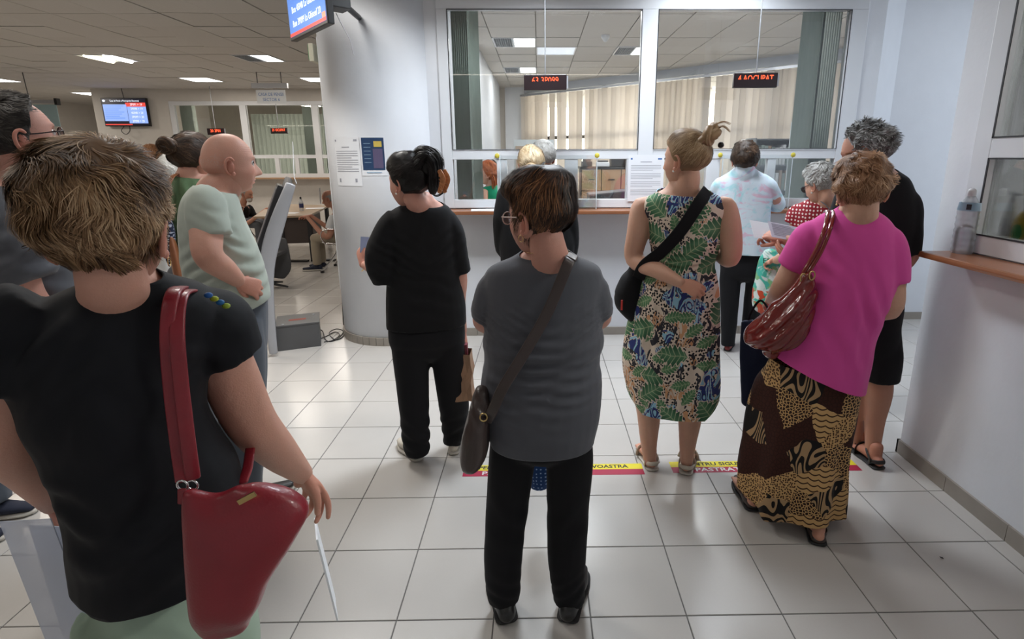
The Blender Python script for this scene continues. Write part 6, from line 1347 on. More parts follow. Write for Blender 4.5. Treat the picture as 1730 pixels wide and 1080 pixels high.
def seated(label, hx, hy, Y, yaw, k, skin, top, bot, hairm, thick, shoe_m, reach, bald=False, lean=.05):
    Hc = A(hx, hy, Y); p = Person(label, Hc[0], Hc[1], skin); H = Head(Hc, yaw, 14, 0, k); p.heads.append(H.mesh()); a = math.radians(yaw); f_ = np.array([math.sin(a), math.cos(a), 0]); s_ = np.array([math.cos(a), -math.sin(a), 0])
    B = np.array([Hc[0], Hc[1], 0])-f_*(.06+lean); sh = B+f_*lean*.6+np.array([0, 0, Hc[2]-.25]); hip = B-f_*.03+np.array([0, 0, .50])
    tor = [tube([sh+np.array([0, 0, .05]), sh+np.array([0, 0, .0]), sh*.7+hip*.3, sh*.3+hip*.7, hip-np.array([0, 0, .06])], [(.07, .06), (.17, .09), (.18, .115), (.17, .13), (.18, .14)], n=20, fixed=(s_, f_))]
    p.add(tor[0]); p.add(neck(H, sh+np.array([0, 0, .03]))); sl_ = []
    for sg in (-1, 1):
        S0 = sh+s_*sg*.18-np.array([0, 0, .02]); E0 = S0+f_*.10-np.array([0, 0, .26])+s_*sg*.03; W0 = sh+f_*reach+s_*sg*.07-np.array([0, 0, max(.0, sh[2]-.80)]); p.add(limb([S0, E0, W0], [.05, .042, .027])); p.fine.append(hand(W0, f_-.2*s_*sg, (0, 0, 1), thumb=-sg, curl=(25, 25, 25, 25), k=.95))
        sl_.append(sleeve([S0-s_*sg*.04, S0, (S0*.45+E0*.55)], [.06, .065, .062]))
    p.finish(.011, .005); garment(p.root, 'shirt', tor+sl_, top, .011, 4, cuts=[(sh+np.array([0, 0, .035]), (0, 0, 1), .2)], amp=.004)
    lg = []
    for sg in (-1, 1):
        h0 = hip+s_*sg*.09; k0 = h0+f_*.42+np.array([0, 0, -.02]); a0 = np.array([k0[0], k0[1], .09])+f_*.0
        lg.append(limb([h0, (h0+k0)/2+np.array([0, 0, .01]), k0], [.095, .088, .068])); lg.append(sleeve([k0+np.array([0, 0, -.01]), (k0+a0)/2, a0], [.066, .062, .058]))
        shoe(p, a0, yaw+sg*8, shoe_m, kind='sneaker', sole=RUBW, name='shoe', L=.27)
    garment(p.root, 'trousers', lg, bot, .011, 5)
    if hairm: hair(p, H, hairm, thick, flow_crown((0, -.4, .9), .5, .4), N=500, length=.25, width=.003, seed=131)
    return p, H, B
s1, H1, B1 = seated('seated man with a white beard and black tee writing at the far desk', 417, 328, 7.9, 95, 1.02, SK_B, F_BLACK, F_SLATE, H_LGREY, thickf(.004, .006, .004, .003, -.006, lim=(-.5, -.45, -.2, .6, 1.2)), L_BLK, .50, lean=.14)
v, f = ball(H1.w((0, .055, -.085)), (.055, .05, .05), 18, H1.R); mesh('beard', v, f, plain('white_beard', (.55, .52, .48), .8, bump=.8, bscale=200), s1.root)
s2, H2, B2 = seated('seated bald man in a white shirt, beige trousers and navy sneakers, beside the column', 556, 336, 6.15, -90, 1.02, SK_B, F_WHITEC, F_BEIGE, H_LGREY, thickf(-.006, .003, .001, .001, -.006, lim=(-.6, -.5, -.3, 1.2, 1.2)), L_NAVY, .42, lean=.10)
# ================================================================ screens, signs and papers
def disp(name, loc_bl, loc_br, w_up, depth=.05):
    "screen plane from its lower-left and lower-right corners, upright"
    a, b = np.asarray(loc_bl), np.asarray(loc_br); x = unit(b-a); z = np.array([0, 0, 1.]); c = (a+b)/2+z*w_up/2
    return frame(c, x, z), np.linalg.norm(b-a)
def mbox(name, M, x0, x1, y0, y1, z0, z1, mat, parent, bev=0):
    bm = bmesh.new(); bbox(bm, x0, x1, y0, y1, z0, z1, M, bev); return bmobj(name, bm, mat, parent)
def T2(M, x, y, z=0, s=1): return M @ Matrix.Translation((x, y, z)) @ Matrix.Scale(s, 4)
E_BLUE = emit('screen_blue', (.10, .27, .78), 1.0); E_LBL = emit('screen_light_blue', (.30, .45, .95), 1.1); E_WHT = emit('screen_white', (.85, .9, 1.), 1.2); E_RED = emit('screen_red', (.85, .08, .06), 1.0); E_DRK = emit('screen_black', (.01, .01, .02), 1.)
M_, w_ = disp('tv', (-.945, 2.615, 2.462), (-.462, 2.072, 2.462), .42)
tv = empty('television', tuple(M_.translation), 'wall television with blue queue numbers on an arm of the round column', 'television')
mbox('casing', M_, -w_/2, w_/2, -.212, .212, -.045, .0, BLACK, tv, .006); mbox('screen', M_, -w_/2+.014, w_/2-.014, -.190, .198, .0, .002, E_BLUE, tv)
mbox('red_band', M_, -w_/2+.014, w_/2-.014, -.190, -.168, .002, .003, E_RED, tv); mbox('orange_mark', M_, w_/2-.08, w_/2-.02, -.166, -.135, .002, .003, emit('screen_orange', (.9, .35, .2), 1.), tv)
for k, s_ in enumerate(('Bon 3P091 La Ghiseul 19', 'Bon 3P091 La Ghiseul 25', 'Bon 4S048 La Ghiseul 29', 'Bon 3P099 La Ghiseul 20')):
    text('lettering', s_, .062, E_WHT, T2(M_, 0, .155-.09*k, .003), tv, sx=.86)
mbox('rear_box', M_, w_/2-.16, w_/2-.02, -.10, .08, -.17, -.045, BLACK, tv, .006)
v, f = tube([M_ @ Vector(q) for q in ((.1, 0, -.10), (.0, .02, -.25), (-.22, .0, -.47))], .022, n=10); mesh('arm', v, f, BLACK, tv)
v, f = tube([M_ @ Vector(q) for q in ((.26, -.12, -.10), (.25, -.19, -.14), (.16, -.25, -.22), (.02, -.32, -.30))], .003, n=6); mesh('cable', v, f, PVC, tv)
# far wall television
a0, a1 = at(178, 213, Y=YF-.1), at(254, 213, Y=YF-.1); M2, w2 = disp('tv', a0, a1, .62); h2 = .315
tv2 = empty('television', tuple(M2.translation), 'wall television with a red top row and blue columns on the far hall wall', 'television')
mbox('casing', M2, -w2/2, w2/2, -h2, h2, -.06, 0, BLACK, tv2, .008); mbox('screen', M2, -w2/2+.02, w2/2-.02, -h2+.02, h2-.02, 0, .003, E_DRK, tv2)
mbox('text_panel', M2, -w2/2+.03, .05, -.20, .17, .003, .005, E_LBL, tv2); mbox('number_panel', M2, .06, w2/2-.03, -.25, .12, .003, .005, E_LBL, tv2); mbox('red_row', M2, .03, w2/2-.03, .12, .21, .003, .005, E_RED, tv2); mbox('red_band', M2, -w2/2+.02, .12, -.29, -.265, .003, .005, E_RED, tv2)
text('lettering', 'Casa de Pensii a Municipiului Bucuresti', .055, E_WHT, T2(M2, .02, .25, .006), tv2, sx=.78)
v, f = ball((0, 0, 0), (.035, .025, .004), 14); o = mesh('round_mark', [M2 @ (Vector(q)+Vector((-w2/2+.07, .25, .006))) for q in v], f, E_WHT, tv2)
for k, s_ in enumerate(('3P091 > 19', '3P098 > 19', '4S048 > 20', '3P099 > 20', '3P090 > 20')): text('lettering', s_, .075, E_WHT, T2(M2, .275, .165-.092*k, .006), tv2, sx=.8)
bm = bmesh.new()
for k in range(7): bbox(bm, -w2/2+.06, -.02-.06*(k % 3), .13-.045*k, .142-.045*k, .005, .0065, M2)
bmobj('small_print', bm, E_BLUE, tv2)
tobj('cable', [M2 @ Vector(q) for q in ((-.1, -.3, -.03), (-.16, -.42, .01), (-.05, -.5, .03), (.04, -.42, .02), (.02, -.3, -.03))], .008, BLACK, tv2)
tobj('ceiling_rod', [M2 @ Vector(q) for q in ((0, .3, -.03), (-.06, .85, -.03))], .008, DGREY, tv2)
# LED counter displays
E_LED = emit('led_red', (1., .10, .035), 2.6); LEDB = plain('led_housing', (.018, .010, .012), .3)
def led(px0, px1, py0, py1, Y, s, label, top=3.2, half=True, extra=''):
    a, b, c_ = at(px0, py0, Y=Y), at(px1, py0, Y=Y), at(px0, py1, Y=Y); w = b[0]-a[0]; h = a[2]-c_[2]; M = frame(((a[0]+b[0])/2, Y-.03, a[2]-h/2), (1, -.06, .0), (0, 0, 1))
    r = empty('led_display', ((a[0]+b[0])/2, Y, a[2]), label, 'display', 'red LED number displays hanging from the ceiling')
    mbox('housing', M, -w/2, w/2, -h/2, h/2, -.035, 0, LEDB, r, .004); mbox('end_cap', M, w/2, w/2+.012, -h/2+.01, h/2-.01, -.03, -.005, SILVER, r)
    t_ = text('digits', s, h*.62, E_LED, T2(M, 0, h*.10, .001), r, sx=(w*.86)/(len(s)*h*.40))
    if half: cut(t_.data, [((0, 0, a[2]-h*.43), (0, 0, -1))])
    tobj('suspension', [((a[0]+b[0])/2, Y-.03, a[2]), ((a[0]+b[0])/2+.0, Y-.03, top)], .004 if Y < 5 else .008, SILVER, r); return r
led(885, 957, 127, 153, 2.70, '63 3P099', 'red LED display hanging before the left office pane'); led(1239, 1311, 124, 149, 2.70, '4 AOCUPAT', 'red LED display hanging before the right office pane')
led(350, 380, 217, 228, 11.0, '20 3P01', 'small red LED display above the bald man by the far windows', half=False); led(457, 486, 216, 226, 11.0, '21 OCUPAT', 'small red LED display between the bald man and the column', half=False)
# hanging sign for the far counters
hs = empty('hanging_sign', tuple(at(456, 160, Y=9.)), 'small hanging sign with blue words before the far windows', 'sign')
a, b = at(432, 152, Y=9.), at(484, 175, Y=9.); Ms = frame(((a[0]+b[0])/2, 9., (a[2]+b[2])/2), (1, 0, 0), (0, 0, 1)); w_ = b[0]-a[0]; h_ = a[2]-b[2]
mbox('panel', Ms, -w_/2, w_/2, -h_/2, h_/2, -.006, 0, plain('sign_white', (.62, .65, .68), .4), hs); INKB = plain('sign_blue_print', (.10, .20, .45), .5)
text('lettering', 'CASA DE PENSII', .085, INKB, T2(Ms, 0, .04, .002), hs, sx=.8); text('lettering', 'SECTOR 6', .085, INKB, T2(Ms, 0, -.055, .002), hs, sx=.85)
box('rail', a[0]-.06, b[0]+.06, 8.97, 9.03, a[2]+.03, a[2]+.12, SILVER, hs)
for x in (a[0]+.05, b[0]-.05): tobj('rod', [(x, 9, a[2]+.1), (x, 9, 3.2)], .008, DGREY, hs)
hs2 = empty('hanging_sign', tuple(at(80, 180, Y=9.)), 'grey hanging sign rail above the man in glasses', 'sign')
a, b = at(45, 172, Y=9.), at(95, 175, Y=9.); box('rail', a[0], b[0], 8.97, 9.03, a[2]-.03, a[2]+.03, SILVER, hs2); box('end_cap', b[0], b[0]+.05, 8.96, 9.04, a[2]-.06, a[2]+.06, BLACK, hs2)
tobj('rod', [(a[0]+.06, 9, a[2]), (a[0]+.04, 9, 3.2)], .008, DGREY, hs2); box('panel', a[0]+.1, b[0], 8.99, 9.0, a[2]-.45, a[2]-.05, plain('pale_teal_panel', (.30, .42, .45), .5), hs2)
# wall switch box
sb = box('switch_box', *at(256, 252, Y=YF-.06)[[0]].tolist()*1, at(268, 252, Y=YF-.06)[0], YF-.08, YF, at(256, 272, Y=YF-.06)[2], at(256, 252, Y=YF-.06)[2], DGREY, bev=.01); tag(sb, 'dark grey switch box on the far wall beside the brown bun', 'switch box')
# emergency exit lamp on the column
ex = empty('exit_lamp', (-1.0, 3.2, 2.48), 'narrow exit lamp with a green edge seen end-on at the column', 'exit lamp')
box('housing', -1.03, -.99, 3.12, 3.42, 2.41, 2.55, plain('ivory_plastic', (.62, .60, .48), .4), ex, bev=.006); box('green_panel', -1.036, -1.030, 3.13, 3.41, 2.42, 2.54, plain('exit_green', (.03, .30, .10), .4), ex)
# notices on the column and the window
def curved_sheet(name, w, h, a0, zc, mat, label, rad=.503, parent=None):
    v = []; n = 8; da = w/rad
    for z in (zc-h/2, zc+h/2):
        for k in range(n+1): a = a0+da*k/n; v.append((-.50+rad*math.cos(a), 3.34+rad*math.sin(a), z))
    o = mesh(name, v, [(k, k+1, n+2+k, n+1+k) for k in range(n)], mat); tag(o, label, 'notice') if label else None
    o['_'] = 0; del o['_']; return o
def curved_marks(par, marks, a0, zc, mat, rad=.5045, name='print'):
    V, F = [], []
    for (u0, u1, w0, w1) in marks:
        n = max(1, int((u1-u0)/.03)); b = len(V)
        for z in (zc+w0, zc+w1):
            for k in range(n+1): a = a0+(u0+(u1-u0)*k/n)/rad; V.append((-.50+rad*math.cos(a), 3.34+rad*math.sin(a), z))
        F += [(b+k, b+k+1, b+n+2+k, b+n+1+k) for k in range(n)]
    return mesh(name, V, F, mat, par, smooth=False)
def ang(px, py):   # where the sight line through a pixel meets the column
    d = CF + CR*(px-CX0)/FPX - CU*(py-CY0)/FPX; ox, oy = CAM[0]+.5, CAM[1]-3.34; A_ = d[0]**2+d[1]**2; B_ = 2*(ox*d[0]+oy*d[1]); C_ = ox*ox+oy*oy-.2525
    t_ = (-B_-math.sqrt(max(0, B_*B_-4*A_*C_)))/(2*A_); P_ = CAM+d*t_; return math.atan2(P_[1]-3.34, P_[0]+.5), P_[2]
PRN = plain('pale_print', (.32, .33, .38), .7)
aL, zt = ang(564, 232); aR, _ = ang(606, 232); _, zb = ang(584, 314); wd = (aR-aL)*.503
n1_ = curved_sheet('notice', wd, zt-zb, aL, (zt+zb)/2, WHITEP, 'white printed notice on the round column, left of the blue poster'); hh = zt-zb
mk = [(.012, .03, hh/2-.035, hh/2-.02), (wd-.05, wd-.02, hh/2-.035, hh/2-.02), (wd*.35, wd*.65, hh/2-.085, hh/2-.078)]+[(.02, wd-.02-(.06 if k % 4 == 3 else 0), hh/2-.115-.018*k, hh/2-.1105-.018*k) for k in range(10)]+[(.035, .055, -hh/2+.03, -hh/2+.06), (wd-.06, wd-.04, -hh/2+.03, -hh/2+.06)]
curved_marks(n1_, mk, aL, (zt+zb)/2, PRN)
aL, zt = ang(607, 230); aR, _ = ang(650, 230); _, zb = ang(630, 297); wd = (aR-aL)*.503; hh = zt-zb; zc = (zt+zb)/2
n2_ = curved_sheet('poster', wd, hh, aL, zc, WHITEP, 'small dark blue poster with a yellow patch on the round column'); 
curved_marks(n2_, [(.012, wd-.012, -hh/2+.045, hh/2-.012)], aL, zc, plain('poster_blue', (.022, .055, .13), .4), .5045, 'blue_field'); curved_marks(n2_, [(wd*.55, wd*.86, hh/2-.085, hh/2-.04)], aL, zc, plain('poster_yellow', (.65, .48, .10), .4), .506, 'yellow_patch')
curved_marks(n2_, [(wd*.50, wd*.88, -hh/2+.06, hh/2-.10)], aL, zc, plain('poster_mauve', (.11, .09, .17), .4), .506, 'picture_panel'); curved_marks(n2_, [(.03, wd*.42, hh/2-.06-.03*k, hh/2-.056-.03*k) for k in range(6)]+[(wd*.2, wd*.8, -hh/2+.022, -hh/2+.028)], aL, zc, plain('poster_print', (.25, .38, .52), .5), .5065)
# printed notice on the window frame
a, b = at(1062, 262, Y=3.07), at(1119, 340, Y=3.07); Mn = frame(((a[0]+b[0])/2, 3.070, (a[2]+b[2])/2), (1, 0, 0), (0, 0, 1)); w_, h_ = b[0]-a[0], a[2]-b[2]
n3 = quadsheet('notice', Mn, w_, h_, WHITEP); tag(n3, 'white printed notice taped over the window post left of the leafy dress', 'notice'); bm = bmesh.new()
for k in range(19):
    if k in (4, 9, 14): continue
    bbox(bm, -w_/2+.025, w_/2-.025-(.07 if k % 5 == 3 else 0), h_/2-.09-.014*k, h_/2-.0865-.014*k, .0006, .001, Mn)
bbox(bm, -.05, .05, h_/2-.062, h_/2-.056, .0006, .001, Mn); bmobj('print', bm, PRN, n3)
bm = bmesh.new(); bbox(bm, -w_/2+.02, -w_/2+.036, h_/2-.04, h_/2-.024, .0006, .001, Mn); bbox(bm, w_/2-.055, w_/2-.02, h_/2-.04, h_/2-.026, .0006, .001, Mn); bmobj('emblem', bm, INKB, n3)
# folded papers on the counter
for k, (dx, rz, lab) in enumerate(((0, .10, 'loose white papers on the counter shelf near the clerk, the upper sheet'), (.02, -.05, 'loose white papers on the counter shelf near the clerk, the lower sheet'))):
    o = quadsheet('document', Matrix.Translation((.42+dx, 2.965, 1.1835+.0015*(1-k))) @ Matrix.Rotation(rz, 4, 'Z'), .26, .19, WHITEP); tag(o, lab, 'paper')
# acrylic guards with yellow stickers
ACR = glassmat('clear_acrylic', (.96, .98, .98), .2); YEL = plain('yellow_sticker', (.62, .52, .06), .5); AEDGE = plain('acrylic_edge', (.62, .70, .74), .2)
for k, (x0, x1, lab) in enumerate(((.545, 1.37, 'clear acrylic guard at the left cashier opening, behind the blonde woman'), (2.45, 3.05, 'clear acrylic guard at the right cashier opening'))):
    r = empty('acrylic_guard', ((x0+x1)/2, 3.0, 1.183), lab, 'guard'); box('sheet', x0, x1, 3.0, 3.004, 1.183, 1.64, ACR, r)
    for x in (x0, x1): box('edge', x-.003, x+.003, 2.999, 3.006, 1.183, 1.64, AEDGE, r)
    for x, z in ((x0-.03 if k == 0 else x0, 1.638), (x1, 1.638), (x0-.03 if k == 0 else x0, 1.235)):
        bm = bmesh.new(); bmesh.ops.create_cone(bm, cap_ends=True, segments=20, radius1=.021, radius2=.019, depth=.003, matrix=Matrix.Translation((x, 3.072 if abs(x-x1) > .01 else 2.995, z)) @ Matrix.Rotation(math.pi/2, 4, 'X')); bmobj('sticker', bm, YEL, r, True)
# floor stickers --------------------------------------------------
SY, SR_ = plain('sticker_yellow', (.72, .62, .03), .4), plain('sticker_crimson', (.38, .02, .06), .4); SW = plain('sticker_white', (.7, .7, .7), .5)
for (x0, x1, y0, y1, w1, w2_, lab) in ((.463, 1.42, .868, .968, 'PENTRU SIGURANTA DUMNEAVOASTRA', 'PASTRATI DISTANTA', 'yellow and crimson floor sticker under the woman in charcoal, distance notice'), (1.573, 2.58, .878, .980, 'PENTRU SIGURANTA DUMNEAVOASTRA', 'PASTRATI DISTANTA', 'yellow and crimson floor sticker under the leafy dress and the animal print skirt')):
    r = empty('floor_sticker', ((x0+x1)/2, (y0+y1)/2, 0), lab, 'sticker'); ym = (y0+y1)/2; box('yellow_strip', x0, x1, ym, y1, .0002, .0008, SY, r); box('crimson_strip', x0, x1, y0, ym, .0002, .0008, SR_, r)
    wx = x1-x0
    text('lettering', w1, .040, INK, Matrix.Translation(((x0+x1)/2, (ym+y1)/2, .001)), r, ext=.0001, bold=.0011, sx=wx*.94/(.040*20.6)); text('lettering', w2_, .044, SW, Matrix.Translation(((x0+x1)/2-.1, (y0+ym)/2, .001)), r, ext=.0001, bold=.0008, sx=1.35)
# ================================================================ information kiosk
kk = empty('information_kiosk', (-1.38, 2.8, 0), 'silver information kiosk with a leaning screen and dark grey base box', 'kiosk')
Ka = math.radians(22); ku = np.array([math.cos(Ka), math.sin(Ka), 0]); kv = np.array([-math.sin(Ka), math.cos(Ka), 0]); K0 = np.array([-1.385, 2.72, 0])
MK = Matrix(((ku[0], kv[0], 0, K0[0]), (ku[1], kv[1], 0, K0[1]), (0, 0, 1, 0), (0, 0, 0, 1)))
bm = bmesh.new(); bbox(bm, 0, .345, 0, .32, .0, .222, MK, .004); bmobj('base_box', bm, DGREY, kk)
mbox('base_lid', MK, -.004, .35, -.004, .325, .212, .226, DGREY, kk, .003); mbox('red_mark', MK, .10, .24, .12, .17, .226, .227, plain('faded_red_print', (.30, .06, .04), .6), kk)
for (x, y) in ((.06, .03), (.30, .25)): 
    v, f = ball(K0+ku*x+kv*y+np.array([0, 0, .228]), (.012, .012, .004), 10); mesh('screw_cap', v, f, SILVER, kk)
# curved silver side blades and the screen between them
prof = [(462, 596), (457, 545), (453, 495), (451, 455), (456, 420), (470, 372), (491, 312)]
kvw = at(470, 420, Y=2.60)-CAM; kvw[2] = 0; kvw = unit(kvw); ksd = np.array([kvw[1], -kvw[0], 0])
for nm, dv in (('side_blade', 0), ('side_blade', .44)):
    P = [at(px, py, Y=2.60)+kvw*dv for px, py in prof]
    v, f = tube(P, [(.032, .014), (.036, .014), (.042, .014), (.055, .014), (.06, .014), (.055, .014), (.036, .012)], n=12, sub=4, side=ksd, power=.5); mesh(nm, v, f, SILVER, kk)
Pm = [at(px-2, py, Y=2.60)+kvw*.22 for px, py in prof[2:]]
v, f = tube(Pm, [(.20, .03)]*len(Pm), n=12, sub=4, side=kvw, power=.4); mesh('rear_shell', v, f, DGREY, kk)
P0, P1 = at(436, 425, Y=2.60)+kvw*.22, at(474, 316, Y=2.60)+kvw*.22
ax = unit(P1-P0); Mk = frame((P0+P1)/2, -kvw, ax); Lk = np.linalg.norm(P1-P0)
mbox('screen_frame', Mk, -.215, .215, -Lk/2, Lk/2, -.03, .02, BLACK, kk, .006); mbox('touch_screen', Mk, -.19, .19, -Lk/2+.05, Lk/2-.03, .02, .023, emit('kiosk_screen', (.05, .05, .06), .6), kk)
v, f = tube([at(436, 436, Y=2.60)+kvw*.22, at(430, 452, Y=2.60)+kvw*.22], [(.20, .02), (.20, .02)], n=12, side=kvw, power=.4); mesh('keyboard_tray', v, f, DGREY, kk)
tobj('cable', [at(501, 310, Y=2.85), at(497, 296, Y=2.85), at(495, 250, Y=2.9), at(494, 240, Y=2.9)], .003, PVC, kk)
cb = [at(538, 565, Y=2.93)+np.array([0, 0, .0])]; zz = .006
pts = [(538, 556, .06), (545, 560, .03), (550, 574, zz), (560, 577, zz), (572, 571, zz), (580, 560, zz), (568, 556, .02), (556, 563, zz), (566, 574, zz), (578, 570, zz), (582, 558, .03), (580, 545, .10), (578, 500, .35)]
cbl = mesh('power_cable', *tube([at(x, y, Z=z) for x, y, z in pts], .0045, n=8), BLACK); tag(cbl, 'black tangled power cable on the floor between the kiosk box and the column', 'cable')
cb2 = mesh('power_cable', *tube([at(x, y, Z=z) for x, y, z in ((540, 573, .01), (552, 568, .006), (566, 561, .006), (574, 566, .014), (562, 575, .006), (548, 578, .006))], .004, n=8), BLACK); tag(cb2, 'short black cable loop lying beside the kiosk base box', 'cable')
# ================================================================ far desk and chairs
DSK = plain('pale_wood_desktop', (.42, .30, .20), .35, var=.1, coat=.2); DPN = plain('dark_brown_panel', (.05, .035, .03), .5)
dk = empty('desk', (-3.4, 7.6, 0), 'pale wood desk with a dark front panel in the far hall', 'desk')
poly = [at(428, 366, Z=.75)[:2], at(522, 364, Z=.75)[:2], at(556, 347, Z=.75)[:2], at(462, 344, Z=.75)[:2]]; prism('desk_top', poly, .72, .75, DSK, dk)
q = [np.array(p_) for p_ in poly]; e = lambda i, j, t_: q[i]*(1-t_)+q[j]*t_
a, b, c_ = e(0, 1, .38), e(0, 1, .97), e(2, 1, .90)
for nm, p0, p1 in (('front_panel', a+np.array([0, .12]), b+np.array([0, .12])), ('side_panel', b+np.array([0, .12]), e(2, 1, .55))):
    d_ = unit(p1-p0); n_ = np.array([-d_[1], d_[0]])*.012; prism(nm, [tuple(p0-n_), tuple(p1-n_), tuple(p1+n_), tuple(p0+n_)], .30, .72, DPN, dk)
for p0 in (e(0, 1, .42), e(0, 1, .93), e(3, 2, .9), e(3, 2, .1)):
    box('leg', p0[0]-.03, p0[0]+.03, p0[1]+.1, p0[1]+.16, .03, .72, BLACK, dk); box('foot', p0[0]-.03, p0[0]+.35, p0[1]+.09, p0[1]+.17, .0, .03, BLACK, dk)
CC = plain('dark_grey_chair_shell', (.075, .075, .08), .6)
cb_ = empty('office_chair', tuple(at(463, 470, Z=.0)), 'dark grey office chair back seen beside the kiosk', 'chair')
Yc = 5.2; v, f = tube([at(463, 402, Y=Yc), at(463, 425, Y=Yc), at(463, 450, Y=Yc), at(462, 467, Y=Yc)], [(.16, .02), (.20, .025), (.22, .025), (.15, .02)], n=20, side=(1, 0, 0), power=.7); mesh('backrest', v, f, CC, cb_)
bs = at(460, 440, Y=Yc); box('seat', bs[0]-.24, bs[0]+.22, Yc-.5, Yc-.02, .42, .47, CC, cb_, bev=.02); tobj('column', [(bs[0], Yc-.25, .42), (bs[0], Yc-.25, .08)], .025, BLACK, cb_)
for k in range(5): a = k*1.2566; tobj('leg', [(bs[0], Yc-.25, .09), (bs[0]+.28*math.cos(a), Yc-.25+.28*math.sin(a), .03)], [.02, .012], BLACK, cb_)
tobj('support', [(bs[0], Yc-.05, .45), at(463, 440, Y=Yc)], .018, BLACK, cb_)
def shell_chair(x, y, yaw, label):
    r = empty('waiting_chair', (x, y, 0), label, 'chair'); a = math.radians(yaw); f_ = np.array([math.sin(a), math.cos(a), 0]); s_ = np.array([math.cos(a), -math.sin(a), 0]); o_ = np.array([x, y, 0])
    q = lambda u, v_, z: o_+f_*u+s_*v_+np.array([0, 0, z])
    v, f = tube([q(.24, 0, .44), q(.1, 0, .43), q(-.15, 0, .42), q(-.22, 0, .48), q(-.26, 0, .62), q(-.30, 0, .82)], [(.24, .008)]*6, n=12, side=s_, power=.5); mesh('shell', v, f, CHROME, r)
    for sg in (-1, 1):
        v, f = tube([q(-.24, sg*.26, .60), q(.0, sg*.27, .64), q(.18, sg*.27, .62), q(.22, sg*.27, .52), q(.15, sg*.26, .42), q(.0, sg*.25, .40)], [(.02, .008)]*6, n=10, side=s_); mesh('armrest', v, f, CHROME, r)
        v, f = tube([q(0, sg*.22, .40), q(.06, sg*.23, .25), q(.26, sg*.25, .03)], [.02, .018, .014], n=10); mesh('leg', v, f, CHROME, r)
        v, f = tube([q(-.03, sg*.22, .38), q(-.1, sg*.23, .2), q(-.30, sg*.25, .03)], [.02, .018, .014], n=10); mesh('leg', v, f, CHROME, r)
        box('foot', *sorted((q(.26, sg*.25, 0)[0]-.02, q(.26, sg*.25, 0)[0]+.02)), q(.26, sg*.25, 0)[1]-.02, q(.26, sg*.25, 0)[1]+.02, 0, .03, BLACK, r)
    return r
shell_chair(B2[0], B2[1], -90, 'chromed perforated chair under the seated bald man'); shell_chair(B1[0], B1[1], 95, 'chromed chair under the bearded man at the far desk')
bt_ = empty('water_bottle', tuple(at(510, 356, Z=.75)), 'small water bottle with a dark blue label on the far desk', 'bottle'); pb = at(510, 356, Z=.751)
CLR = plain('clear_bottle_plastic', (.66, .72, .78), .12, var=.02); MATS['clear_bottle_plastic'].node_tree.nodes['Principled BSDF'].inputs['Alpha'].default_value = .42; 
v, f = tube([pb, pb+np.array([0, 0, .14]), pb+np.array([0, 0, .17]), pb+np.array([0, 0, .20])], [.035, .035, .026, .013], n=16); mesh('body', v, f, CLR, bt_)
v, f = tube([pb+np.array([0, 0, .05]), pb+np.array([0, 0, .12])], .0365, n=16, sub=1, cap=False); mesh('label', v, f, plain('dark_blue_label', (.03, .04, .14), .4), bt_); tobj('cap', [pb+np.array([0, 0, .20]), pb+np.array([0, 0, .222])], .015, BLACK, bt_)
for k, (x, y, lab) in enumerate(((487, 360, 'white sheets in front of the bearded man on the far desk'), (532, 352, 'white sheets near the seated bald man on the far desk'))):
    o = quadsheet('document', Matrix.Translation(tuple(at(x, y, Z=.7515))) @ Matrix.Rotation(.3*k, 4, 'Z'), .30, .21, WHITEP); tag(o, lab, 'paper')
o = quadsheet('document', frame(at(541, 331, Y=6.0), (.3, -1, 0), (0, .1, 1)), .16, .22, WHITEP); tag(o, 'white sheet standing upright in front of the face of the seated bald man', 'paper')
# ================================================================ things in the office behind the glass
OAK = plain('oak_cabinet_front', (.36, .22, .125), .45, var=.12, vscale=3); 
fcab = empty('filing_cabinet', (1.98, 7.0, 0), 'wooden filing cabinet with drawers behind the left office pane', 'cabinet')
box('carcass', 1.56, 2.52, 7.02, 7.5, 0, 1.44, plain('cabinet_dark', (.06, .05, .045), .5), fcab); box('top', 1.54, 2.54, 6.98, 7.52, 1.44, 1.475, BLACK, fcab)
for i in range(3):
    for j in range(4):
        x0 = 1.565+i*.318; z0 = .06+j*.345; dr = box('drawer', x0+.004, x0+.310, 6.99, 7.02, z0+.004, z0+.335, OAK, fcab, bev=.003); box('handle', x0+.11, x0+.21, 6.972, 6.99, z0+.17, z0+.185, BLACK, dr)
for k, (x, w, h, mt, nm, lab) in enumerate(((1.66, .16, .12, DGREY, 'telephone', 'dark telephone on top of the wooden filing cabinet'), (1.92, .20, .10, PVC, 'paper_tray', 'white paper tray on top of the wooden filing cabinet'), (2.2, .30, .20, BLACK, 'printer', 'black printer on top of the wooden filing cabinet'))):
    r = empty(nm, (x, 7.2, 1.475), lab, nm.replace('_', ' ')); box('body', x-w/2, x+w/2, 7.08, 7.35, 1.475, 1.475+h*.7, mt, r, bev=.012)
    box('lid' if nm == 'printer' else 'rest', x-w/2+.02, x+w/2-.02, 7.10, 7.33, 1.475+h*.7, 1.475+h, DGREY, r, bev=.01)
pr = empty('printer', (1.74, 5.0, 0), 'large dark office printer low in front of the filing cabinet', 'printer'); Mp = frame((1.76, 4.95, 1.14), (1, 0, .09), (0, 0, 1)); mbox('body', Mp, -.26, .30, -.16, .06, -.4, 0, plain('printer_charcoal', (.035, .04, .05), .45), pr, .015); mbox('paper_slot', Mp, -.10, .24, -.03, -.02, 0, .002, BLACK, pr)
box('stand', 1.5, 2.05, 4.98, 5.35, 0, .985, OAK, pr)
od = empty('office_desk', (1.0, 3.9, 0), 'office desk just behind the cashier windows', 'desk'); box('desk_top', .42, 3.2, 3.55, 4.05, .74, .77, OAK, od)
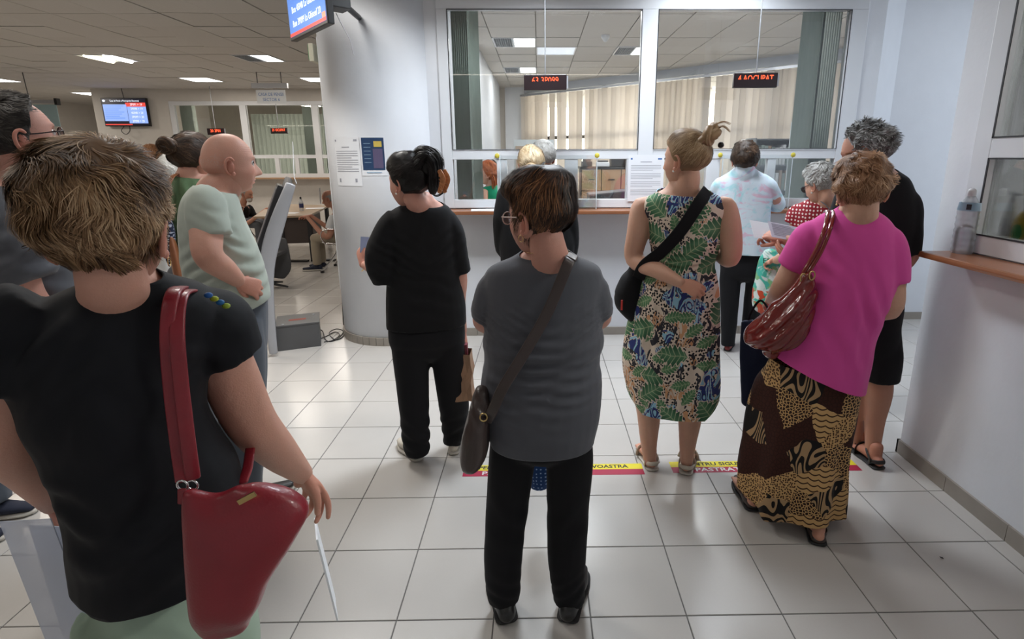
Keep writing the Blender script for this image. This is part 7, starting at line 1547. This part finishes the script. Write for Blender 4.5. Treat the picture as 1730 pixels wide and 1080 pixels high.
for x in (.46, 1.8, 3.12): box('panel', x, x+.03, 3.57, 4.03, 0, .74, OAK, od)
mo = empty('monitor', (2.2, 3.75, .77), 'black computer monitor back behind the right cashier panes', 'monitor'); box('screen', 1.98, 2.42, 3.72, 3.75, .90, 1.18, BLACK, mo, bev=.008); box('stand', 2.18, 2.22, 3.73, 3.77, .78, .95, BLACK, mo); box('foot', 2.08, 2.32, 3.66, 3.86, .77, .785, BLACK, mo)
oc = empty('office_chair', (.42, 4.4, 0), 'black office chair of the clerk with ginger hair', 'chair'); cq = at(832, 420, Y=4.25)
tobj('backrest', [(cq[0]+.16, 4.25, .60), (cq[0]+.18, 4.25, .98)], [(.20, .03), (.18, .025)], BLACK, oc, side=(0, 1, 0)); box('seat', cq[0]-.22, cq[0]+.22, 4.0, 4.45, .44, .50, BLACK, oc, bev=.02); tobj('column', [(cq[0], 4.22, .44), (cq[0], 4.22, .08)], .025, BLACK, oc)
for k in range(5): a = k*1.2566; tobj('leg', [(cq[0], 4.22, .09), (cq[0]+.27*math.cos(a), 4.22+.27*math.sin(a), .02)], [.02, .012], BLACK, oc)
# binder shelf behind the right pane
bsf = empty('bookcase', (4.3, 6.0, 0), 'dark bookcase of document folders behind the right office pane', 'bookcase'); SH = plain('grey_bookcase', (.10, .11, .12), .5)
for z in (.1, .45, .80, 1.15, 1.50, 1.86): box('shelf', 3.93, 4.60, 5.99, 6.33, z-.01, z+.01, SH, bsf)
for x in (3.92, 4.59): box('side_panel', x, x+.02, 5.98, 6.34, 0, 1.88, SH, bsf)
box('back_panel', 3.93, 4.6, 6.33, 6.345, 0, 1.88, SH, bsf)
fm = [(n_, plain('folder_%s' % n_, c_, .6)) for n_, c_ in (('grey', (.25, .27, .28)), ('white', (.45, .46, .47)), ('green', (.16, .20, .18)), ('brown', (.24, .17, .12)))]
ORD = 'first second third fourth fifth sixth seventh eighth ninth tenth eleventh twelfth thirteenth fourteenth'.split()
for z, lv in ((.80, 'low'), (1.15, 'middle'), (1.50, 'top')):
    x = 3.97; k = 0
    while x < 4.52:
        w = random.uniform(.042, .058); cn, cm = random.choice(fm); h_ = random.uniform(.24, .29)
        o = box('folder', x, x+w*.85, 6.01, 6.28, z+.0115, z+h_, cm); tag(o, '%s document folder, %s from the left on the %s bookcase shelf' % (cn, ORD[k], lv), 'folder', 'document folders on the office bookcase')
        x += w; k += 1
# long paper list hanging by the right blind stack
a, b = at(1343, 206, Y=3.5), at(1362, 322, Y=3.5); Ml = frame(((a[0]+b[0])/2-.02, 3.5, (a[2]+b[2])/2), (1, 0, 0), (-.04, 0, 1)); w_, h_ = b[0]-a[0]+.03, a[2]-b[2]
ls = quadsheet('notice', Ml, w_, h_, WHITEP, th=.002); tag(ls, 'long strip of white notices hanging inside the right office pane', 'notice'); bm = bmesh.new()
for k in range(22): bbox(bm, -w_/2+.008+(.0 if k % 3 else .01), w_/2-.01-.012*(k % 4), h_/2-.03-.027*k, h_/2-.019-.027*k, .0012, .0016, Ml)
bmobj('print', bm, plain('blue_grey_print', (.20, .27, .38), .6), ls)
# smoke detector and monitor behind
sdv = at(1023, 60, Z=3.2); sdo = empty('smoke_detector', tuple(sdv), 'round white smoke detector on the office ceiling', 'smoke detector')
v, f = tube([sdv, sdv+np.array([0, 0, -.03]), sdv+np.array([0, 0, -.05])], [.055, .055, .035], n=20, sub=2); mesh('body', v, f, PVC, sdo); v, f = ball(sdv+np.array([0, 0, -.055]), (.03, .03, .012), 12); mesh('sensor', v, f, PVC, sdo)
bx = empty('wall_cabinet', tuple(at(905, 250, Y=8.6)), 'pale cabinet with a brown front standing before the office blinds', 'cabinet'); a, b = at(868, 236, Y=8.6), at(936, 300, Y=8.6)
box('body', a[0], b[0], 8.6, 9.0, 0, a[2], plain('pale_grey_laminate', (.42, .45, .46), .5), bx); box('front', a[0]+.03, b[0]-.03, 8.585, 8.6, .05, a[2]-.12, plain('tan_laminate', (.33, .25, .19), .5), bx)
# ================================================================ on and behind the side wall shelf
wbt = empty('water_bottle', (2.845, .82, 1.187), 'clear ribbed plastic water bottle with a pale blue label on the side wall shelf', 'bottle'); c0 = np.array([2.835, .80, 1.1865])
zs = np.linspace(0, .19, 14); pr_ = [.042+.0022*(k % 2) for k in range(14)]
v, f = tube([c0+np.array([0, 0, z]) for z in zs]+[c0+np.array([0, 0, .225]), c0+np.array([0, 0, .262])], pr_+[.036, .015], n=20, sub=2); mesh('body', v, f, CLR, wbt)
v, f = tube([c0+np.array([0, 0, .196]), c0+np.array([0, 0, .232])], [.0445, .040], n=20, sub=1, cap=False); mesh('label', v, f, plain('pale_blue_label', (.28, .42, .55), .4), wbt)
v, f = tube([c0+np.array([0, 0, .262]), c0+np.array([0, 0, .282])], .016, n=16, sub=1); mesh('cap', v, f, PVC, wbt)
mbox('bar_code', frame(c0+np.array([-.030, -.0335, .214]), (.74, -.67, 0), (0, 0, 1)), -.009, .009, -.012, .012, 0, .0008, INK, wbt)
# a little water with crushed foil inside
v, f = tube([c0+np.array([0, 0, .004]), c0+np.array([0, 0, .10])], .036, n=16); o = mesh('water', v, f, glassmat('water', (.85, .9, .95), .4), wbt)
led_shelf = box('inner_ledge', 2.965, 3.40, -2, .98, 1.187, 1.2155, PVC); tag(led_shelf, 'white inner ledge behind the side wall window', 'ledge')
def pump(x, y, col, label, name, labcol, h=.17, w=.045, txt=None):
    r = empty(name, (x, y, 1.216), label, 'bottle'); b0 = np.array([x, y, 1.217]); mt = plain(name+'_plastic_%.2f' % col[0], col, .3)
    v, f = tube([b0, b0+np.array([0, 0, h*.55]), b0+np.array([0, 0, h*.85]), b0+np.array([0, 0, h])], [(w, w*.6), (w, w*.6), (w*.7, w*.45), (.014, .014)], n=20, side=(0, 1, 0), power=.8); mesh('body', v, f, mt, r)
    tobj('pump_neck', [b0+np.array([0, 0, h]), b0+np.array([0, 0, h+.04])], .006, PVC, r); tobj('pump_head', [b0+np.array([0, .015, h+.04]), b0+np.array([0, -.035, h+.036])], [.011, .006], PVC, r)
    tobj('collar', [b0+np.array([0, 0, h-.004]), b0+np.array([0, 0, h+.012])], .015, PVC, r)
    v, f = ball(b0+np.array([-w*.62, 0, h*.42]), (.002, w*.55, h*.22), 16); mesh('label', v, f, labcol, r)
    return r
q1, q2, q3 = at(1692, 400, X=3.05), at(1722, 404, X=3.05), at(1735, 405, X=3.03)
pump(3.06, q1[1]-.01, (.60, .60, .58), 'white soap pump bottle behind the side wall glass', 'soap_bottle', plain('grey_label', (.40, .40, .40), .5), .20, .036)
pump(3.05, q2[1]-.01, (.62, .42, .02), 'bright yellow detergent bottle with a green label behind the side wall glass', 'detergent_bottle', plain('green_label', (.05, .30, .08), .4), .17, .05)
pump(3.03, q3[1]-.03, (.62, .60, .50), 'cream bottle right of the yellow detergent bottle, cut by the photo edge', 'lotion_bottle', plain('yellow_label', (.5, .42, .06), .4), .12, .035)
r_ = empty('led_display', (3.7, .3, 1.98), 'red LED display glimpsed through the side wall glass', 'display', 'red LED number displays hanging from the ceiling'); Mr = frame((3.75, .42, 1.99), (.25, -1, 0), (0, 0, 1))
mbox('housing', Mr, -.2, .2, -.05, .05, -.03, 0, LEDB, r_); text('digits', '22 3P100', .05, E_LED, T2(Mr, 0, 0, .001), r_); tobj('suspension', [(3.75, .42, 2.04), (3.75, .42, 3.2)], .005, SILVER, r_)
area('lamp_light', (3.75, -.5, 3.1), .6, .6, 110, NEUT)  # unseen light added to brighten the side office behind its glass
# a leaf scrap and speck on the tiles
o = mesh('floor_scrap', [tuple(at(1590+x, 941+y, Z=.002+z)) for x, y, z in ((-3, -1, 0), (3, 1, .003), (5, 4, 0), (-1, 2, .002))], [(0, 1, 2, 3)], BLACK); tag(o, 'tiny dark scrap on the tiles by the side wall', 'scrap')
